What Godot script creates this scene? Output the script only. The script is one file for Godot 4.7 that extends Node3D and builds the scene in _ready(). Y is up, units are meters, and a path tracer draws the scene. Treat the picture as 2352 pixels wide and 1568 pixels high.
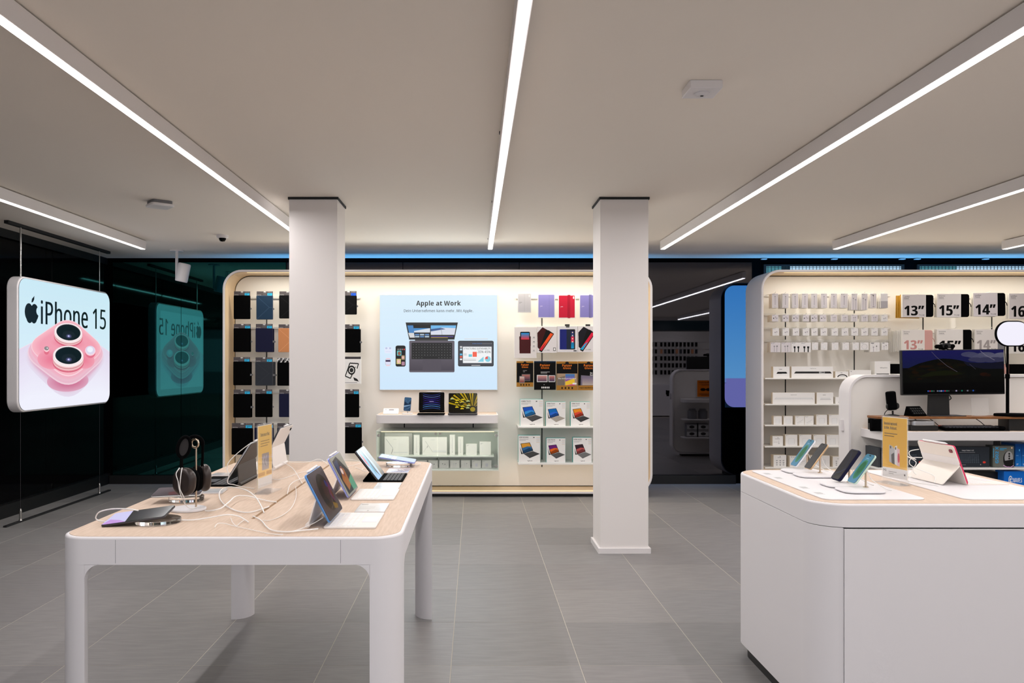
extends Node3D
# A consumer electronics shop: one-point view down the sales floor. x right, y up, depth runs along -z. Metres.

const F := 1770.0      # focal length in pixels of the 2352 x 1568 frame
const CX := 1089.0     # principal point
const CY := 834.0
const EYE := 1.407     # camera height
const CEIL := 2.637
const BACK := 9.0      # depth of the back wall
const UF := 8.1        # depth of the front of the wall units
const UB := 8.42       # depth of their back panels

var M := {}            # materials
var taken := {}        # names in use
var cells := {}        # print name -> uv rectangle
var rng := RandomNumberGenerator.new()

# ---------------------------------------------------------------- drawing flat print
class Cv:
	static var cache := {}
	var im: Image
	var ox := 0
	var oy := 0
	var w := 1
	var h := 1
	func _init(iw: int, ih: int):
		im = Image.create(iw, ih, false, Image.FORMAT_RGB8)
		w = iw; h = ih
	func px(x: float) -> float: return ox + x * w / 100.0
	func py(y: float) -> float: return oy + y * h / 100.0
	func span(y: int, a: float, b: float, c: Color):
		var x0 := int(maxf(ox, roundf(a))); var x1 := int(minf(ox + w, roundf(b)))
		if y >= oy and y < oy + h and x1 > x0: im.fill_rect(Rect2i(x0, y, x1 - x0, 1), c)
	func rect(x0: float, y0: float, x1: float, y1: float, c: Color):
		var a := int(roundf(px(clampf(x0, 0, 100)))); var b := int(roundf(px(clampf(x1, 0, 100))))
		var d := int(roundf(py(clampf(y0, 0, 100)))); var e := int(roundf(py(clampf(y1, 0, 100))))
		im.fill_rect(Rect2i(a, d, maxi(1, b - a), maxi(1, e - d)), c)
	func vgrad(x0: float, y0: float, x1: float, y1: float, c0: Color, c1: Color):
		var a := int(py(y0)); var b := int(py(y1))
		for y in range(a, b): span(y, px(x0), px(x1), c0.lerp(c1, float(y - a) / maxf(1, b - a)))
	func tri(a: Vector2, b: Vector2, c: Vector2, col: Color):   # in pixels
		var lo := minf(a.y, minf(b.y, c.y)); var hi := maxf(a.y, maxf(b.y, c.y))
		for y in range(int(floorf(lo)), int(ceilf(hi)) + 1):
			var yc := y + 0.5
			var x0 := INF; var x1 := -INF
			for e in [[a, b], [b, c], [c, a]]:
				var p: Vector2 = e[0]; var q: Vector2 = e[1]
				if (p.y <= yc) != (q.y <= yc):
					var x := p.x + (q.x - p.x) * (yc - p.y) / (q.y - p.y)
					x0 = minf(x0, x); x1 = maxf(x1, x)
			if x1 > x0: span(y, x0, x1, col)
	func poly(pts: Array, col: Color):
		var p := PackedVector2Array()
		for q in pts: p.append(Vector2(px(q[0]), py(q[1])))
		var t := Geometry2D.triangulate_polygon(p)
		for i in range(0, t.size(), 3): tri(p[t[i]], p[t[i + 1]], p[t[i + 2]], col)
	func ell(x: float, y: float, rx: float, ry: float, c: Color):
		var cy := py(y); var b := ry * h / 100.0; var a := rx * w / 100.0
		for r in range(int(cy - b), int(cy + b) + 1):
			var t := (r + 0.5 - cy) / b
			if absf(t) < 1: 
				var s := a * sqrt(1 - t * t)
				span(r, px(x) - s, px(x) + s, c)
	func glow(x: float, y: float, rx: float, ry: float, c0: Color, c1: Color, n := 20):   # c1 at the rim, c0 in the middle
		for k in n:
			var t := 1.0 - float(k) / n
			ell(x, y, rx * t, ry * t, c1.lerp(c0, float(k + 1) / n))
	func rr(x0: float, y0: float, x1: float, y1: float, r: float, c: Color):   # r in percent of the width
		var q := r * w / 100.0
		var ya := py(y0); var yb := py(y1)
		for y in range(int(ya), int(yb)):
			var d := maxf(0, maxf(ya + q - y - 0.5, y + 0.5 - yb + q))
			var s := q - sqrt(maxf(0, q * q - d * d))
			span(y, px(x0) + s, px(x1) - s, c)
	func line(x0: float, y0: float, x1: float, y1: float, t: float, c: Color):   # t in percent of the width
		var a := Vector2(px(x0), py(y0)); var b := Vector2(px(x1), py(y1))
		var n := (b - a).orthogonal().normalized() * t * w / 200.0
		tri(a + n, b + n, b - n, c); tri(a + n, b - n, a - n, c)
	func curve(pts: Array, t: float, c: Color):
		for i in pts.size() - 1: line(pts[i][0], pts[i][1], pts[i + 1][0], pts[i + 1][1], t, c)
	func txt(s: String, x: float, y: float, tw: float, th: float, c: Color, bold := false, upward := false):   # centred on x, y; tw or th of 0 keeps the letters' shape
		var key := s + ("*" if bold else "")
		if not cache.has(key):
			var f := SystemFont.new(); f.font_names = PackedStringArray(["Droid Sans"]); f.font_weight = 700 if bold else 400
			var m := TextMesh.new(); m.font = f; m.text = s; m.font_size = 48; m.pixel_size = 0.01; m.depth = 0.0; m.curve_step = 1.0
			cache[key] = [m.get_mesh_arrays(), m.get_aabb()]
		var v: PackedVector3Array = cache[key][0][Mesh.ARRAY_VERTEX]
		var ix = cache[key][0][Mesh.ARRAY_INDEX]
		var box: AABB = cache[key][1]
		var kx := tw * w / 100.0 / box.size.x; var ky := th * h / 100.0 / box.size.y
		if upward:   # reading from the bottom to the top; tw is then its height on the page, th its breadth
			kx = tw * h / 100.0 / box.size.x; ky = th * w / 100.0 / box.size.y
		if tw == 0: kx = ky
		if th == 0: ky = kx
		var o := box.position + box.size / 2
		var p := func(i): return Vector2(px(x) - (v[i].y - o.y) * ky, py(y) - (v[i].x - o.x) * kx) if upward else Vector2(px(x) + (v[i].x - o.x) * kx, py(y) - (v[i].y - o.y) * ky)
		var n: int = ix.size() if ix else v.size()
		for i in range(0, n, 3):
			var a = p.call(ix[i] if ix else i); var b = p.call(ix[i + 1] if ix else i + 1); var d = p.call(ix[i + 2] if ix else i + 2)
			tri(a, b, d, c)
	func bars(x0: float, y0: float, x1: float, n: int, gap: float, t: float, c: Color):   # lines of print too small to read
		for k in n: rect(x0, y0 + k * gap, x1 - (12.0 if k == n - 1 else 0.0), y0 + k * gap + t, c)
	func logo(x: float, y: float, hh: float, c: Color, bg: Color):   # the bitten apple; hh is its height in percent of the cell's height
		var r := hh * h / 100.0
		var kx := r / w * 100.0; var ky := hh
		ell(x - 0.17 * kx, y + 0.1 * ky, 0.25 * kx, 0.31 * ky, c); ell(x + 0.17 * kx, y + 0.1 * ky, 0.25 * kx, 0.31 * ky, c)
		ell(x - 0.13 * kx, y + 0.27 * ky, 0.2 * kx, 0.22 * ky, c); ell(x + 0.13 * kx, y + 0.27 * ky, 0.2 * kx, 0.22 * ky, c)
		rect(x - 0.16 * kx, y - 0.1 * ky, x + 0.16 * kx, y + 0.42 * ky, c)
		ell(x + 0.47 * kx, y + 0.03 * ky, 0.19 * kx, 0.17 * ky, bg)
		poly([[x - 0.02 * kx, y - 0.25 * ky], [x + 0.01 * kx, y - 0.38 * ky], [x + 0.16 * kx, y - 0.5 * ky], [x + 0.15 * kx, y - 0.37 * ky], [x + 0.07 * kx, y - 0.27 * ky]], c)

# ---------------------------------------------------------------- mesh building
class MB:
	var v := PackedVector3Array()
	var n := PackedVector3Array()
	var u := PackedVector2Array()
	func t3(a: Vector3, b: Vector3, c: Vector3, na: Vector3, nb: Vector3, nc: Vector3, ua := Vector2.ZERO, ub := Vector2.ZERO, uc := Vector2.ZERO):
		var g := (b - a).cross(c - a)
		if g.dot(na + nb + nc) > 0:      # Godot's front faces run clockwise
			v.append_array([a, c, b]); n.append_array([na, nc, nb]); u.append_array([ua, uc, ub])
		else:
			v.append_array([a, b, c]); n.append_array([na, nb, nc]); u.append_array([ua, ub, uc])
	func q4(a: Vector3, b: Vector3, c: Vector3, d: Vector3, na: Vector3, nb: Vector3, nc: Vector3, nd: Vector3):
		t3(a, b, c, na, nb, nc); t3(a, c, d, na, nc, nd)
	func flat(a: Vector3, b: Vector3, c: Vector3, d: Vector3, nn: Vector3): q4(a, b, c, d, nn, nn, nn, nn)
	func into(m: ArrayMesh, mat: Material):
		if v.is_empty(): return
		var a := []; a.resize(Mesh.ARRAY_MAX)
		a[Mesh.ARRAY_VERTEX] = v; a[Mesh.ARRAY_NORMAL] = n; a[Mesh.ARRAY_TEX_UV] = u
		m.add_surface_from_arrays(Mesh.PRIMITIVE_TRIANGLES, a)
		m.surface_set_material(m.get_surface_count() - 1, mat)
	func mesh(mat: Material) -> ArrayMesh:
		var m := ArrayMesh.new(); into(m, mat); return m

static func rrect(w: float, h: float, r: float, seg := 6) -> PackedVector2Array:
	var p := PackedVector2Array()
	r = minf(r, minf(w, h) / 2 - 0.00001)
	if r <= 0:
		return PackedVector2Array([Vector2(-w / 2, -h / 2), Vector2(w / 2, -h / 2), Vector2(w / 2, h / 2), Vector2(-w / 2, h / 2)])
	for k in 4:
		var c := Vector2((w / 2 - r) * (1 if k == 0 or k == 3 else -1), (h / 2 - r) * (1 if k < 2 else -1))
		for i in seg + 1:
			var a := (k + float(i) / seg) * PI / 2
			p.append(c + Vector2(cos(a), sin(a)) * r)
	return p

static func circle(rx: float, ry: float, seg := 28) -> PackedVector2Array:
	var p := PackedVector2Array()
	for i in seg: p.append(Vector2(cos(TAU * i / seg) * rx, sin(TAU * i / seg) * ry))
	return p

# A prism of the outline (counter-clockwise) along local z from -d/2 to d/2, its rims bevelled by b; the +z cap goes into front (with uv) if given.
static func prism(body: MB, front, tf: Transform3D, p: PackedVector2Array, d: float, b := 0.0, uv := Rect2(0, 0, 1, 1), rims := 2, both := true):
	var cnt := p.size()
	var en := []          # edge normals
	for i in cnt:
		var e := p[(i + 1) % cnt] - p[i]
		en.append(Vector2(e.y, -e.x).normalized())
	var vn := []
	for i in cnt:
		var a: Vector2 = en[(i + cnt - 1) % cnt]; var c: Vector2 = en[i]
		var s := (a + c)
		vn.append(s / maxf(0.25, s.dot(c)) if s.length() > 0.01 else c)   # mitre
	var smooth := []
	for i in cnt: smooth.append((en[(i + cnt - 1) % cnt] as Vector2).dot(en[i]) > 0.75)
	var bas := tf.basis
	var P := func(i: int, z: float, inset: float) -> Vector3:
		var q: Vector2 = p[i] - vn[i] * inset
		return tf * Vector3(q.x, q.y, z)
	var N := func(i: int, edge: int, zz: float) -> Vector3:
		var q: Vector2 = (vn[i] as Vector2).normalized() if smooth[i] else en[edge]
		return (bas * Vector3(q.x * sqrt(1 - zz * zz), q.y * sqrt(1 - zz * zz), zz)).normalized()
	var rings := [[-d / 2 + b, 0.0, 0.0], [d / 2 - b, 0.0, 0.0]]
	if b > 0 and not both: rings[0][0] = -d / 2
	if b > 0:
		for k in range(1, rims + 1):
			var a := PI / 2 * k / rims
			rings.append([d / 2 - b + b * sin(a), b * (1 - cos(a)), sin(a) * 0.98])
			if both: rings.push_front([-d / 2 + b - b * sin(a), b * (1 - cos(a)), -sin(a) * 0.98])
	for i in cnt:
		var j := (i + 1) % cnt
		for k in rings.size() - 1:
			var r0 = rings[k]; var r1 = rings[k + 1]
			body.q4(P.call(i, r0[0], r0[1]), P.call(j, r0[0], r0[1]), P.call(j, r1[0], r1[1]), P.call(i, r1[0], r1[1]),
				N.call(i, i, r0[2]), N.call(j, i, r0[2]), N.call(j, i, r1[2]), N.call(i, i, r1[2]))
	var idx := Geometry2D.triangulate_polygon(p)
	var lo := p[0]; var hi := p[0]
	for q in p: lo = lo.min(q); hi = hi.max(q)
	var U := func(i: int) -> Vector2:
		return uv.position + Vector2((p[i].x - lo.x) / (hi.x - lo.x), (hi.y - p[i].y) / (hi.y - lo.y)) * uv.size
	for k in range(0, idx.size(), 3):
		for s in [-1.0, 1.0]:
			var nn := (bas * Vector3(0, 0, s)).normalized()
			var to: MB = front if s > 0 and front else body
			var bb := b if both or s > 0 else 0.0
			to.t3(P.call(idx[k], s * d / 2, bb), P.call(idx[k + 1], s * d / 2, bb), P.call(idx[k + 2], s * d / 2, bb), nn, nn, nn, U.call(idx[k]), U.call(idx[k + 1]), U.call(idx[k + 2]))

# A frame: the ring between two outlines with the same number of points, front at z = f and rear at z = r. Outer side and faces into a, inner side into c.
static func ring(a: MB, c: MB, tf: Transform3D, po: PackedVector2Array, pi: PackedVector2Array, f: float, r: float):
	var cnt := po.size()
	for i in cnt:
		var j := (i + 1) % cnt
		var e := po[j] - po[i]
		if e.length() < 1e-6: e = pi[j] - pi[i]
		var V := func(q: Vector2, z: float) -> Vector3: return tf * Vector3(q.x, q.y, z)
		var D := func(k: int) -> Vector3:
			var x := (po[(k + 1) % cnt] - po[(k + cnt - 1) % cnt])
			return tf.basis * Vector3(x.y, -x.x, 0).normalized()
		var ni: Vector3 = D.call(i); var nj: Vector3 = D.call(j)
		a.q4(V.call(po[i], f), V.call(po[j], f), V.call(po[j], r), V.call(po[i], r), ni, nj, nj, ni)
		c.q4(V.call(pi[i], f), V.call(pi[j], f), V.call(pi[j], r), V.call(pi[i], r), -ni, -nj, -nj, -ni)
		var z := tf.basis * Vector3(0, 0, 1)
		a.flat(V.call(po[i], f), V.call(po[j], f), V.call(pi[j], f), V.call(pi[i], f), z)
		a.flat(V.call(po[i], r), V.call(po[j], r), V.call(pi[j], r), V.call(pi[i], r), -z)

static func bx(mb: MB, c: Vector3, s: Vector3, b := 0.0, bas := Basis.IDENTITY):   # a box, its front and rear rims bevelled
	prism(mb, null, Transform3D(bas, c), rrect(s.x, s.y, 0), s.z, minf(b, minf(s.x, minf(s.y, s.z)) * 0.45))

static func smooth_path(pts: Array, sub := 6) -> Array:
	var o := []
	for i in pts.size() - 1:
		var p0: Vector3 = pts[maxi(0, i - 1)]; var p1: Vector3 = pts[i]; var p2: Vector3 = pts[i + 1]; var p3: Vector3 = pts[mini(pts.size() - 1, i + 2)]
		for k in sub: o.append(p1.cubic_interpolate(p2, p0, p3, float(k) / sub))
	o.append(pts[-1])
	return o

static func tube(mb: MB, pts: Array, r, sides := 8):
	var up := Vector3.UP
	var rows := []
	for i in pts.size():
		var t: Vector3 = (pts[mini(i + 1, pts.size() - 1)] - pts[maxi(i - 1, 0)]).normalized()
		if absf(t.dot(up)) > 0.99: up = Vector3.RIGHT if absf(t.x) < 0.9 else Vector3.BACK
		var a := t.cross(up).normalized(); var b := a.cross(t).normalized()
		up = b
		var rr: float = r[i] if r is Array else r
		var row := []
		for k in sides:
			var d := a * cos(TAU * k / sides) + b * sin(TAU * k / sides)
			row.append([pts[i] + d * rr, d])
		rows.append(row)
	for i in rows.size() - 1:
		for k in sides:
			var l := (k + 1) % sides
			mb.q4(rows[i][k][0], rows[i][l][0], rows[i + 1][l][0], rows[i + 1][k][0], rows[i][k][1], rows[i][l][1], rows[i + 1][l][1], rows[i + 1][k][1])
	for e in [0, rows.size() - 1]:
		var nn: Vector3 = ((pts[0] - pts[1]) if e == 0 else (pts[-1] - pts[-2])).normalized()
		for k in range(1, sides - 1): mb.t3(rows[e][0][0], rows[e][k][0], rows[e][k + 1][0], nn, nn, nn)

static func lathe(mb: MB, tf: Transform3D, prof: Array, seg := 24, squash := 1.0):   # prof: [radius, height] pairs, round local y
	for i in prof.size() - 1:
		var a := Vector2(prof[i][0], prof[i][1]); var b := Vector2(prof[i + 1][0], prof[i + 1][1])
		var e := (b - a)
		if e.length() < 1e-7: continue
		var nn := Vector2(e.y, -e.x).normalized()
		for k in seg:
			var t0 := TAU * k / seg; var t1 := TAU * (k + 1) / seg
			var V := func(p: Vector2, t: float) -> Vector3: return tf * Vector3(p.x * cos(t), p.y, p.x * sin(t) * squash)
			var Q := func(t: float) -> Vector3: return (tf.basis * Vector3(nn.x * cos(t), nn.y, nn.x * sin(t))).normalized()
			if a.x > 1e-6 and b.x > 1e-6: mb.q4(V.call(a, t0), V.call(a, t1), V.call(b, t1), V.call(b, t0), Q.call(t0), Q.call(t1), Q.call(t1), Q.call(t0))
			elif a.x > 1e-6: mb.t3(V.call(a, t0), V.call(a, t1), V.call(b, t0), Q.call(t0), Q.call(t1), Q.call(t0))
			else: mb.t3(V.call(a, t0), V.call(b, t0), V.call(b, t1), Q.call(t0), Q.call(t0), Q.call(t1))

static func upright(c: Vector3) -> Transform3D:   # local z of a prism stands up, local y points away into the depth
	return Transform3D(Basis(Vector3(1, 0, 0), Vector3(0, 0, -1), Vector3(0, 1, 0)), c)

# ---------------------------------------------------------------- places, names, things
func X(p: float, z: float) -> float: return (p - CX) * z / F
func Y(p: float, z: float) -> float: return EYE - (p - CY) * z / F

func numbered(called: String) -> String:
	var k: int = taken.get(called, -1) + 1
	taken[called] = k
	return called if k == 0 else "%s_%03d" % [called, k]

func tag(o: Node3D, label: String, category: String, group := "", kind := ""):
	if label: o.set_meta("label", label)
	if category: o.set_meta("category", category)
	if group: o.set_meta("group", group)
	if kind: o.set_meta("kind", kind)

func thing(called: String, label: String, category: String, at := Vector3.ZERO, turn := 0.0, group := "") -> Node3D:
	var o := Node3D.new(); o.name = numbered(called); add_child(o)
	o.position = at; o.rotation.y = turn
	tag(o, label, category, group)
	return o

func obj(called: String, mesh: Mesh, parent: Node3D, label := "") -> MeshInstance3D:
	var o := MeshInstance3D.new(); o.name = called; o.mesh = mesh
	parent.add_child(o, true)
	if label: o.set_meta("label", label)
	return o

func solo(called: String, label: String, category: String, mesh: Mesh, tf := Transform3D.IDENTITY, group := "", kind := "") -> MeshInstance3D:
	var o := MeshInstance3D.new(); o.name = numbered(called); o.mesh = mesh; add_child(o)
	o.transform = tf
	tag(o, label, category, group, kind)
	return o

func mat(c: Color, rough := 0.5, metal := 0.0, spec := 0.5) -> StandardMaterial3D:
	var m := StandardMaterial3D.new(); m.albedo_color = c; m.roughness = rough; m.metallic = metal; m.metallic_specular = spec
	return m

func glowing(c: Color, e: float) -> StandardMaterial3D:
	var m := mat(Color(0.02, 0.02, 0.02), 0.4); m.emission_enabled = true; m.emission = c; m.emission_energy_multiplier = e
	return m

func screen_mat(t: Texture2D, e: float, rough := 0.12) -> StandardMaterial3D:
	var m := mat(Color(0.01, 0.01, 0.012), rough); m.emission_enabled = true; m.emission = Color.BLACK; m.emission_texture = t; m.emission_energy_multiplier = e
	return m

func area(called: String, at: Vector3, size: Vector2, look: Vector3, c: Color, e: float):
	var l := AreaLight3D.new(); l.name = called; l.area_size = size; l.light_color = c; l.light_energy = e; l.area_normalize_energy = true
	l.area_range = 16.0; l.area_attenuation = 2.0; l.shadow_enabled = true
	add_child(l, true); l.position = at
	l.basis = Basis.looking_at(look, Vector3.UP if absf(look.y) < 0.95 * look.length() else Vector3.BACK)
	return l

# a carton or card: a body with a printed front cap (+z), standing on its base
func carton(w: float, h: float, d: float, side: Material, print_name := "", r := 0.0, b := 0.0008, sheet: Material = null) -> ArrayMesh:
	var body := MB.new(); var front := MB.new()
	prism(body, front if print_name else null, Transform3D(Basis.IDENTITY, Vector3(0, h / 2, 0)), rrect(w, h, r, 4), d, minf(b, d * 0.3), cells.get(print_name, Rect2(0, 0, 1, 1)), 1)
	var m := ArrayMesh.new(); body.into(m, side)
	front.into(m, sheet if sheet else M.get("print"))
	return m

# ---------------------------------------------------------------- prints and screens
var pack := [0, 0, 0]
func cell(cv: Cv, called: String, w: int, h: int, side: Vector2i):   # the next free field of the sheet
	if pack[0] + w > side.x: pack = [0, pack[1] + pack[2] + 4, 0]
	cv.ox = pack[0]; cv.oy = pack[1]; cv.w = w; cv.h = h
	pack[2] = maxi(pack[2], h)
	pack[0] += w + 4
	if pack[1] + h > side.y: print("sheet full at ", called)
	cells[called] = Rect2((cv.ox + 0.5) / side.x, (cv.oy + 0.5) / side.y, (w - 1.0) / side.x, (h - 1.0) / side.y)

func g(v: int) -> Color: return Color8(v, v, v)

func device(c: Cv, s: Array, k: Array, scr: Color, scr2: Color, key: Color):   # a tablet leaning on a stand before a keyboard, printed on a carton: s screen quad, k keyboard quad
	c.poly(k, key)
	for i in 4:
		var t := 0.18 + 0.17 * i
		c.line(lerpf(k[0][0], k[3][0], t), lerpf(k[0][1], k[3][1], t), lerpf(k[1][0], k[2][0], t) - 2, lerpf(k[1][1], k[2][1], t), 1.2, key.lightened(0.15))
	c.poly([[s[0][0] - 2, s[0][1] + 12], [s[0][0] + 6, s[3][1] - 6], [s[3][0], s[3][1]], [s[3][0] - 9, s[3][1] + 1]], g(40))
	c.poly(s, g(25))
	var m := [(s[0][0] + s[2][0]) / 2.0, (s[0][1] + s[2][1]) / 2.0]
	var q := []
	for p in s: q.append([m[0] + (p[0] - m[0]) * 0.9, m[1] + (p[1] - m[1]) * 0.9])
	c.poly(q, scr)
	c.poly([[lerpf(q[0][0], q[3][0], 0.45), lerpf(q[0][1], q[3][1], 0.45)], [lerpf(q[0][0], q[2][0], 0.55), lerpf(q[0][1], q[2][1], 0.38)], [lerpf(q[1][0], q[2][0], 0.5), lerpf(q[1][1], q[2][1], 0.5)], q[2], q[3]], scr2)
	c.poly([[lerpf(q[0][0], q[3][0], 0.75), lerpf(q[0][1], q[3][1], 0.75)], [lerpf(q[0][0], q[2][0], 0.7), lerpf(q[0][1], q[2][1], 0.62)], [lerpf(q[1][0], q[2][0], 0.8), lerpf(q[1][1], q[2][1], 0.8)], q[2], q[3]], scr2.darkened(0.35))

func keyboard_print(c: Cv, x0: float, y0: float, x1: float, y1: float, slant: float, base: Color, key: Color, rows := 5, cols := 16):
	c.poly([[x0 + slant, y0], [x1 - slant, y0], [x1, y1], [x0, y1]], base)
	for r in rows:
		var t := (r + 0.15) / rows; var t2 := (r + 0.85) / rows
		var a := lerpf(x0 + slant, x0, t) + 1; var b := lerpf(x1 - slant, x1, t) - 1
		for k in cols: c.rect(a + (b - a) * (k + 0.1) / cols, lerpf(y0, y1, t), a + (b - a) * (k + 0.9) / cols, lerpf(y0, y1, t2), key)

func draw_prints() -> Texture2D:
	var S := Vector2i(2048, 2048)
	var c := Cv.new(S.x, S.y)
	var W := Color8(238, 236, 234)
	# --- header cards and fronts of the hanging tablet cases
	for k in 2:
		cell(c, "case_card_%d" % k, 192, 56, S); c.rect(0, 0, 100, 100, Color8(88, 83, 86))
		c.ell(50, 22, 9, 18, g(225)); c.rect(38, 22, 62, 45, Color8(88, 83, 86)); c.rect(40, 50, 60, 56, g(150))
		c.txt("SwitchEasy", 16, 72, 24, 20, g(210), true)
		for i in 4: c.ell(70 + i * 7, 16, 1.6, 6, g(190))
		c.rect(66, 38, 96, 86, Color8(60, 192, 240) if k == 0 else Color8(40, 95, 225)); c.bars(72, 52, 90, 2, 14, 6, g(40))
	cell(c, "case_card_patterned", 192, 56, S); c.rect(0, 0, 100, 100, g(220))
	for i in 16: c.ell(fposmod(i * 37.0, 100), fposmod(i * 53.0, 100), 7, 22, g(20) if i % 2 else g(90))
	for d in [["case_blue_fold", Color8(38, 60, 84), Color8(70, 96, 124)], ["case_orange_fold", Color8(205, 138, 92), Color8(232, 172, 128)], ["case_black_fold", Color8(15, 15, 17), Color8(42, 42, 46)], ["case_grey_fold", Color8(50, 54, 61), Color8(60, 64, 71)]]:
		cell(c, d[0], 160, 200, S); c.rect(0, 0, 100, 100, d[1])
		c.line(0, 0, 80, 50, 1.5, d[2]); c.line(0, 100, 80, 50, 1.5, d[2]); c.line(80, 50, 100, 50, 1.5, d[2])
	cell(c, "stylus_card", 160, 200, S); c.rect(0, 0, 100, 100, W); c.rect(0, 0, 100, 9, Color8(70, 66, 70))
	c.curve([[10, 72], [28, 40], [36, 24], [86, 26], [78, 44]], 5, g(30)); c.curve([[10, 72], [40, 80], [52, 62]], 5, g(30))
	c.ell(46, 50, 22, 17, g(30)); c.ell(46, 50, 15, 11, W); c.ell(46, 50, 11, 8, g(50)); c.curve([[58, 60], [66, 52], [60, 44], [70, 38]], 3, g(40))
	c.poly([[56, 76], [78, 82], [88, 92], [62, 88]], g(40)); c.bars(4, 95, 90, 1, 4, 1.5, g(120))
	# --- folios
	cell(c, "folio_grey", 120, 176, S); c.rect(0, 0, 100, 100, Color8(205, 203, 205)); c.rect(4, 4, 96, 96, Color8(186, 184, 189)); c.rect(48, 4, 50, 96, g(165)); c.rect(74, 4, 75, 96, g(170)); c.bars(12, 46, 32, 2, 5, 2, g(120)); c.rr(82, 8, 90, 20, 2, g(215))
	for d in [["folio_purple_plain", Color8(142, 136, 200), false], ["folio_purple", Color8(138, 132, 196), true], ["folio_red", Color8(196, 38, 62), true]]:
		cell(c, d[0], 140, 188, S); c.rect(0, 0, 100, 100, Color8(226, 222, 222)); c.rr(4, 4, 96, 97, 4, d[1]); c.bars(14, 50, 28, 2, 4, 1.6, Color8(225, 215, 235))
		if d[2]:
			c.rect(55, 1, 70, 99, (d[1] as Color).darkened(0.12)); c.rect(55, 1, 57, 99, (d[1] as Color).darkened(0.3)); c.rr(86, 7, 93, 18, 3, W)
		else: c.rect(66, 4, 67, 97, (d[1] as Color).darkened(0.1))
	cell(c, "case_box_brown", 160, 220, S); c.rect(0, 0, 100, 100, Color8(226, 220, 218)); c.rr(26, 15, 70, 84, 5, g(20)); c.vgrad(30, 19, 66, 40, Color8(40, 150, 220), Color8(235, 60, 70)); c.poly([[22, 30], [27, 30], [31, 40], [66, 40], [70, 30], [74, 30], [73, 85], [23, 85]], Color8(74, 34, 36))
	for k in 4: c.rect(84, 32 + k * 14, 92, 34 + k * 14, g(120)); c.rect(82, 36 + k * 14, 94, 37 + k * 14, g(150))
	for d in [["case_box_open_brown", Color8(66, 30, 30), Color8(240, 90, 45), Color8(200, 40, 60)], ["case_box_open_black", Color8(34, 34, 40), Color8(225, 40, 70), Color8(30, 170, 215)]]:
		cell(c, d[0], 140, 184, S); c.rect(0, 0, 100, 100, Color8(224, 219, 220))
		c.poly([[2, 24], [28, 2], [84, 26], [22, 92], [4, 80]], d[1]); c.poly([[46, 12], [60, 14], [86, 28], [24, 98], [10, 92]], g(26)); c.poly([[68, 24], [82, 28], [24, 92], [12, 88]], d[2])
		c.poly([[34, 68], [48, 60], [24, 92], [12, 88]], d[3]); c.txt("SLIM FOLIO", 50, 90, 26, 4, g(60)); c.rr(82, 80, 94, 93, 2, g(70)); c.rr(84, 82, 92, 91, 2, W)
	cell(c, "case_box_blue", 140, 184, S); c.rect(0, 0, 100, 100, Color8(222, 219, 222)); c.rr(12, 12, 88, 90, 4, g(35)); c.rr(12, 12, 60, 90, 4, Color8(38, 44, 116)); c.rr(46, 12, 66, 90, 3, Color8(40, 46, 62)); c.vgrad(68, 18, 82, 86, Color8(45, 40, 90), Color8(30, 160, 215)); c.rect(68, 40, 82, 62, Color8(225, 50, 90))
	for k in 4: c.rr(72, 22 + 12 * k, 78, 27 + 12 * k, 1, Color8(240, 220, 200))
	c.rr(80, 93, 95, 97, 1, g(50)); c.rr(42, 0, 60, 5, 3, g(40))
	# --- screen glass boxes
	var br := Color8(166, 118, 52)
	for k in 4:
		cell(c, "glass_box_%d" % k, 150, 200, S)
		c.rect(0, 0, 100, 100, [br, g(14), br, br][k]); c.rect(0, 7 if k != 2 else 8, 100, 83, g(18))
		if k == 1:
			c.rect(0, 0, 100, 100, g(14)); c.vgrad(0, 0, 100, 7, Color8(20, 50, 80), g(16))
		c.ell(50, 6, 9, 5, g(30)); c.txt("Panzer", 50, 14, 46, 8, Color8(238, 128, 40), true); c.txt("Glass", 50, 23, 38, 7, Color8(238, 128, 40), true)
		if k == 0:
			c.bars(38, 36, 62, 2, 5, 1.6, g(170)); c.rr(30, 50, 82, 78, 3, g(90)); c.vgrad(33, 53, 79, 75, Color8(190, 120, 110), Color8(60, 50, 70)); c.rr(16, 58, 48, 86, 3, g(130)); c.vgrad(19, 61, 45, 83, Color8(220, 200, 190), Color8(130, 60, 60))
		elif k == 1:
			c.bars(30, 37, 72, 2, 4, 1.6, g(200)); c.rr(12, 48, 62, 73, 3, g(210)); c.vgrad(16, 51, 58, 70, Color8(210, 150, 140), Color8(90, 70, 90)); c.rr(66, 49, 97, 73, 3, g(200)); c.vgrad(69, 52, 94, 70, Color8(200, 120, 110), Color8(70, 60, 90))
			for i in 5: c.ell(36 + i * 8, 92, 3, 3.4, W)
			c.bars(44, 81, 60, 1, 4, 2, g(190))
		elif k == 2:
			c.rect(2, 42, 98, 83, Color8(170, 145, 120)); c.vgrad(42, 44, 86, 83, Color8(60, 130, 190), Color8(225, 60, 150)); c.poly([[42, 70], [86, 58], [86, 78], [42, 83]], Color8(240, 200, 60)); c.poly([[4, 58], [40, 50], [38, 83], [4, 83]], Color8(120, 110, 100)); c.txt("The best protection", 50, 60, 84, 6, W, true); c.rr(76, 74, 95, 80, 3, W)
		else:
			c.poly([[14, 48], [98, 52], [96, 83], [12, 83]], Color8(120, 112, 130)); c.vgrad(20, 54, 96, 82, Color8(120, 110, 135), Color8(190, 175, 165)); c.txt("Scratch", 80, 40, 46, 6, W, true); c.txt("Resistant", 82, 47, 50, 6, W, true); c.txt("Touch sensitive screen", 46, 91, 80, 5, g(20), true)
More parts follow.
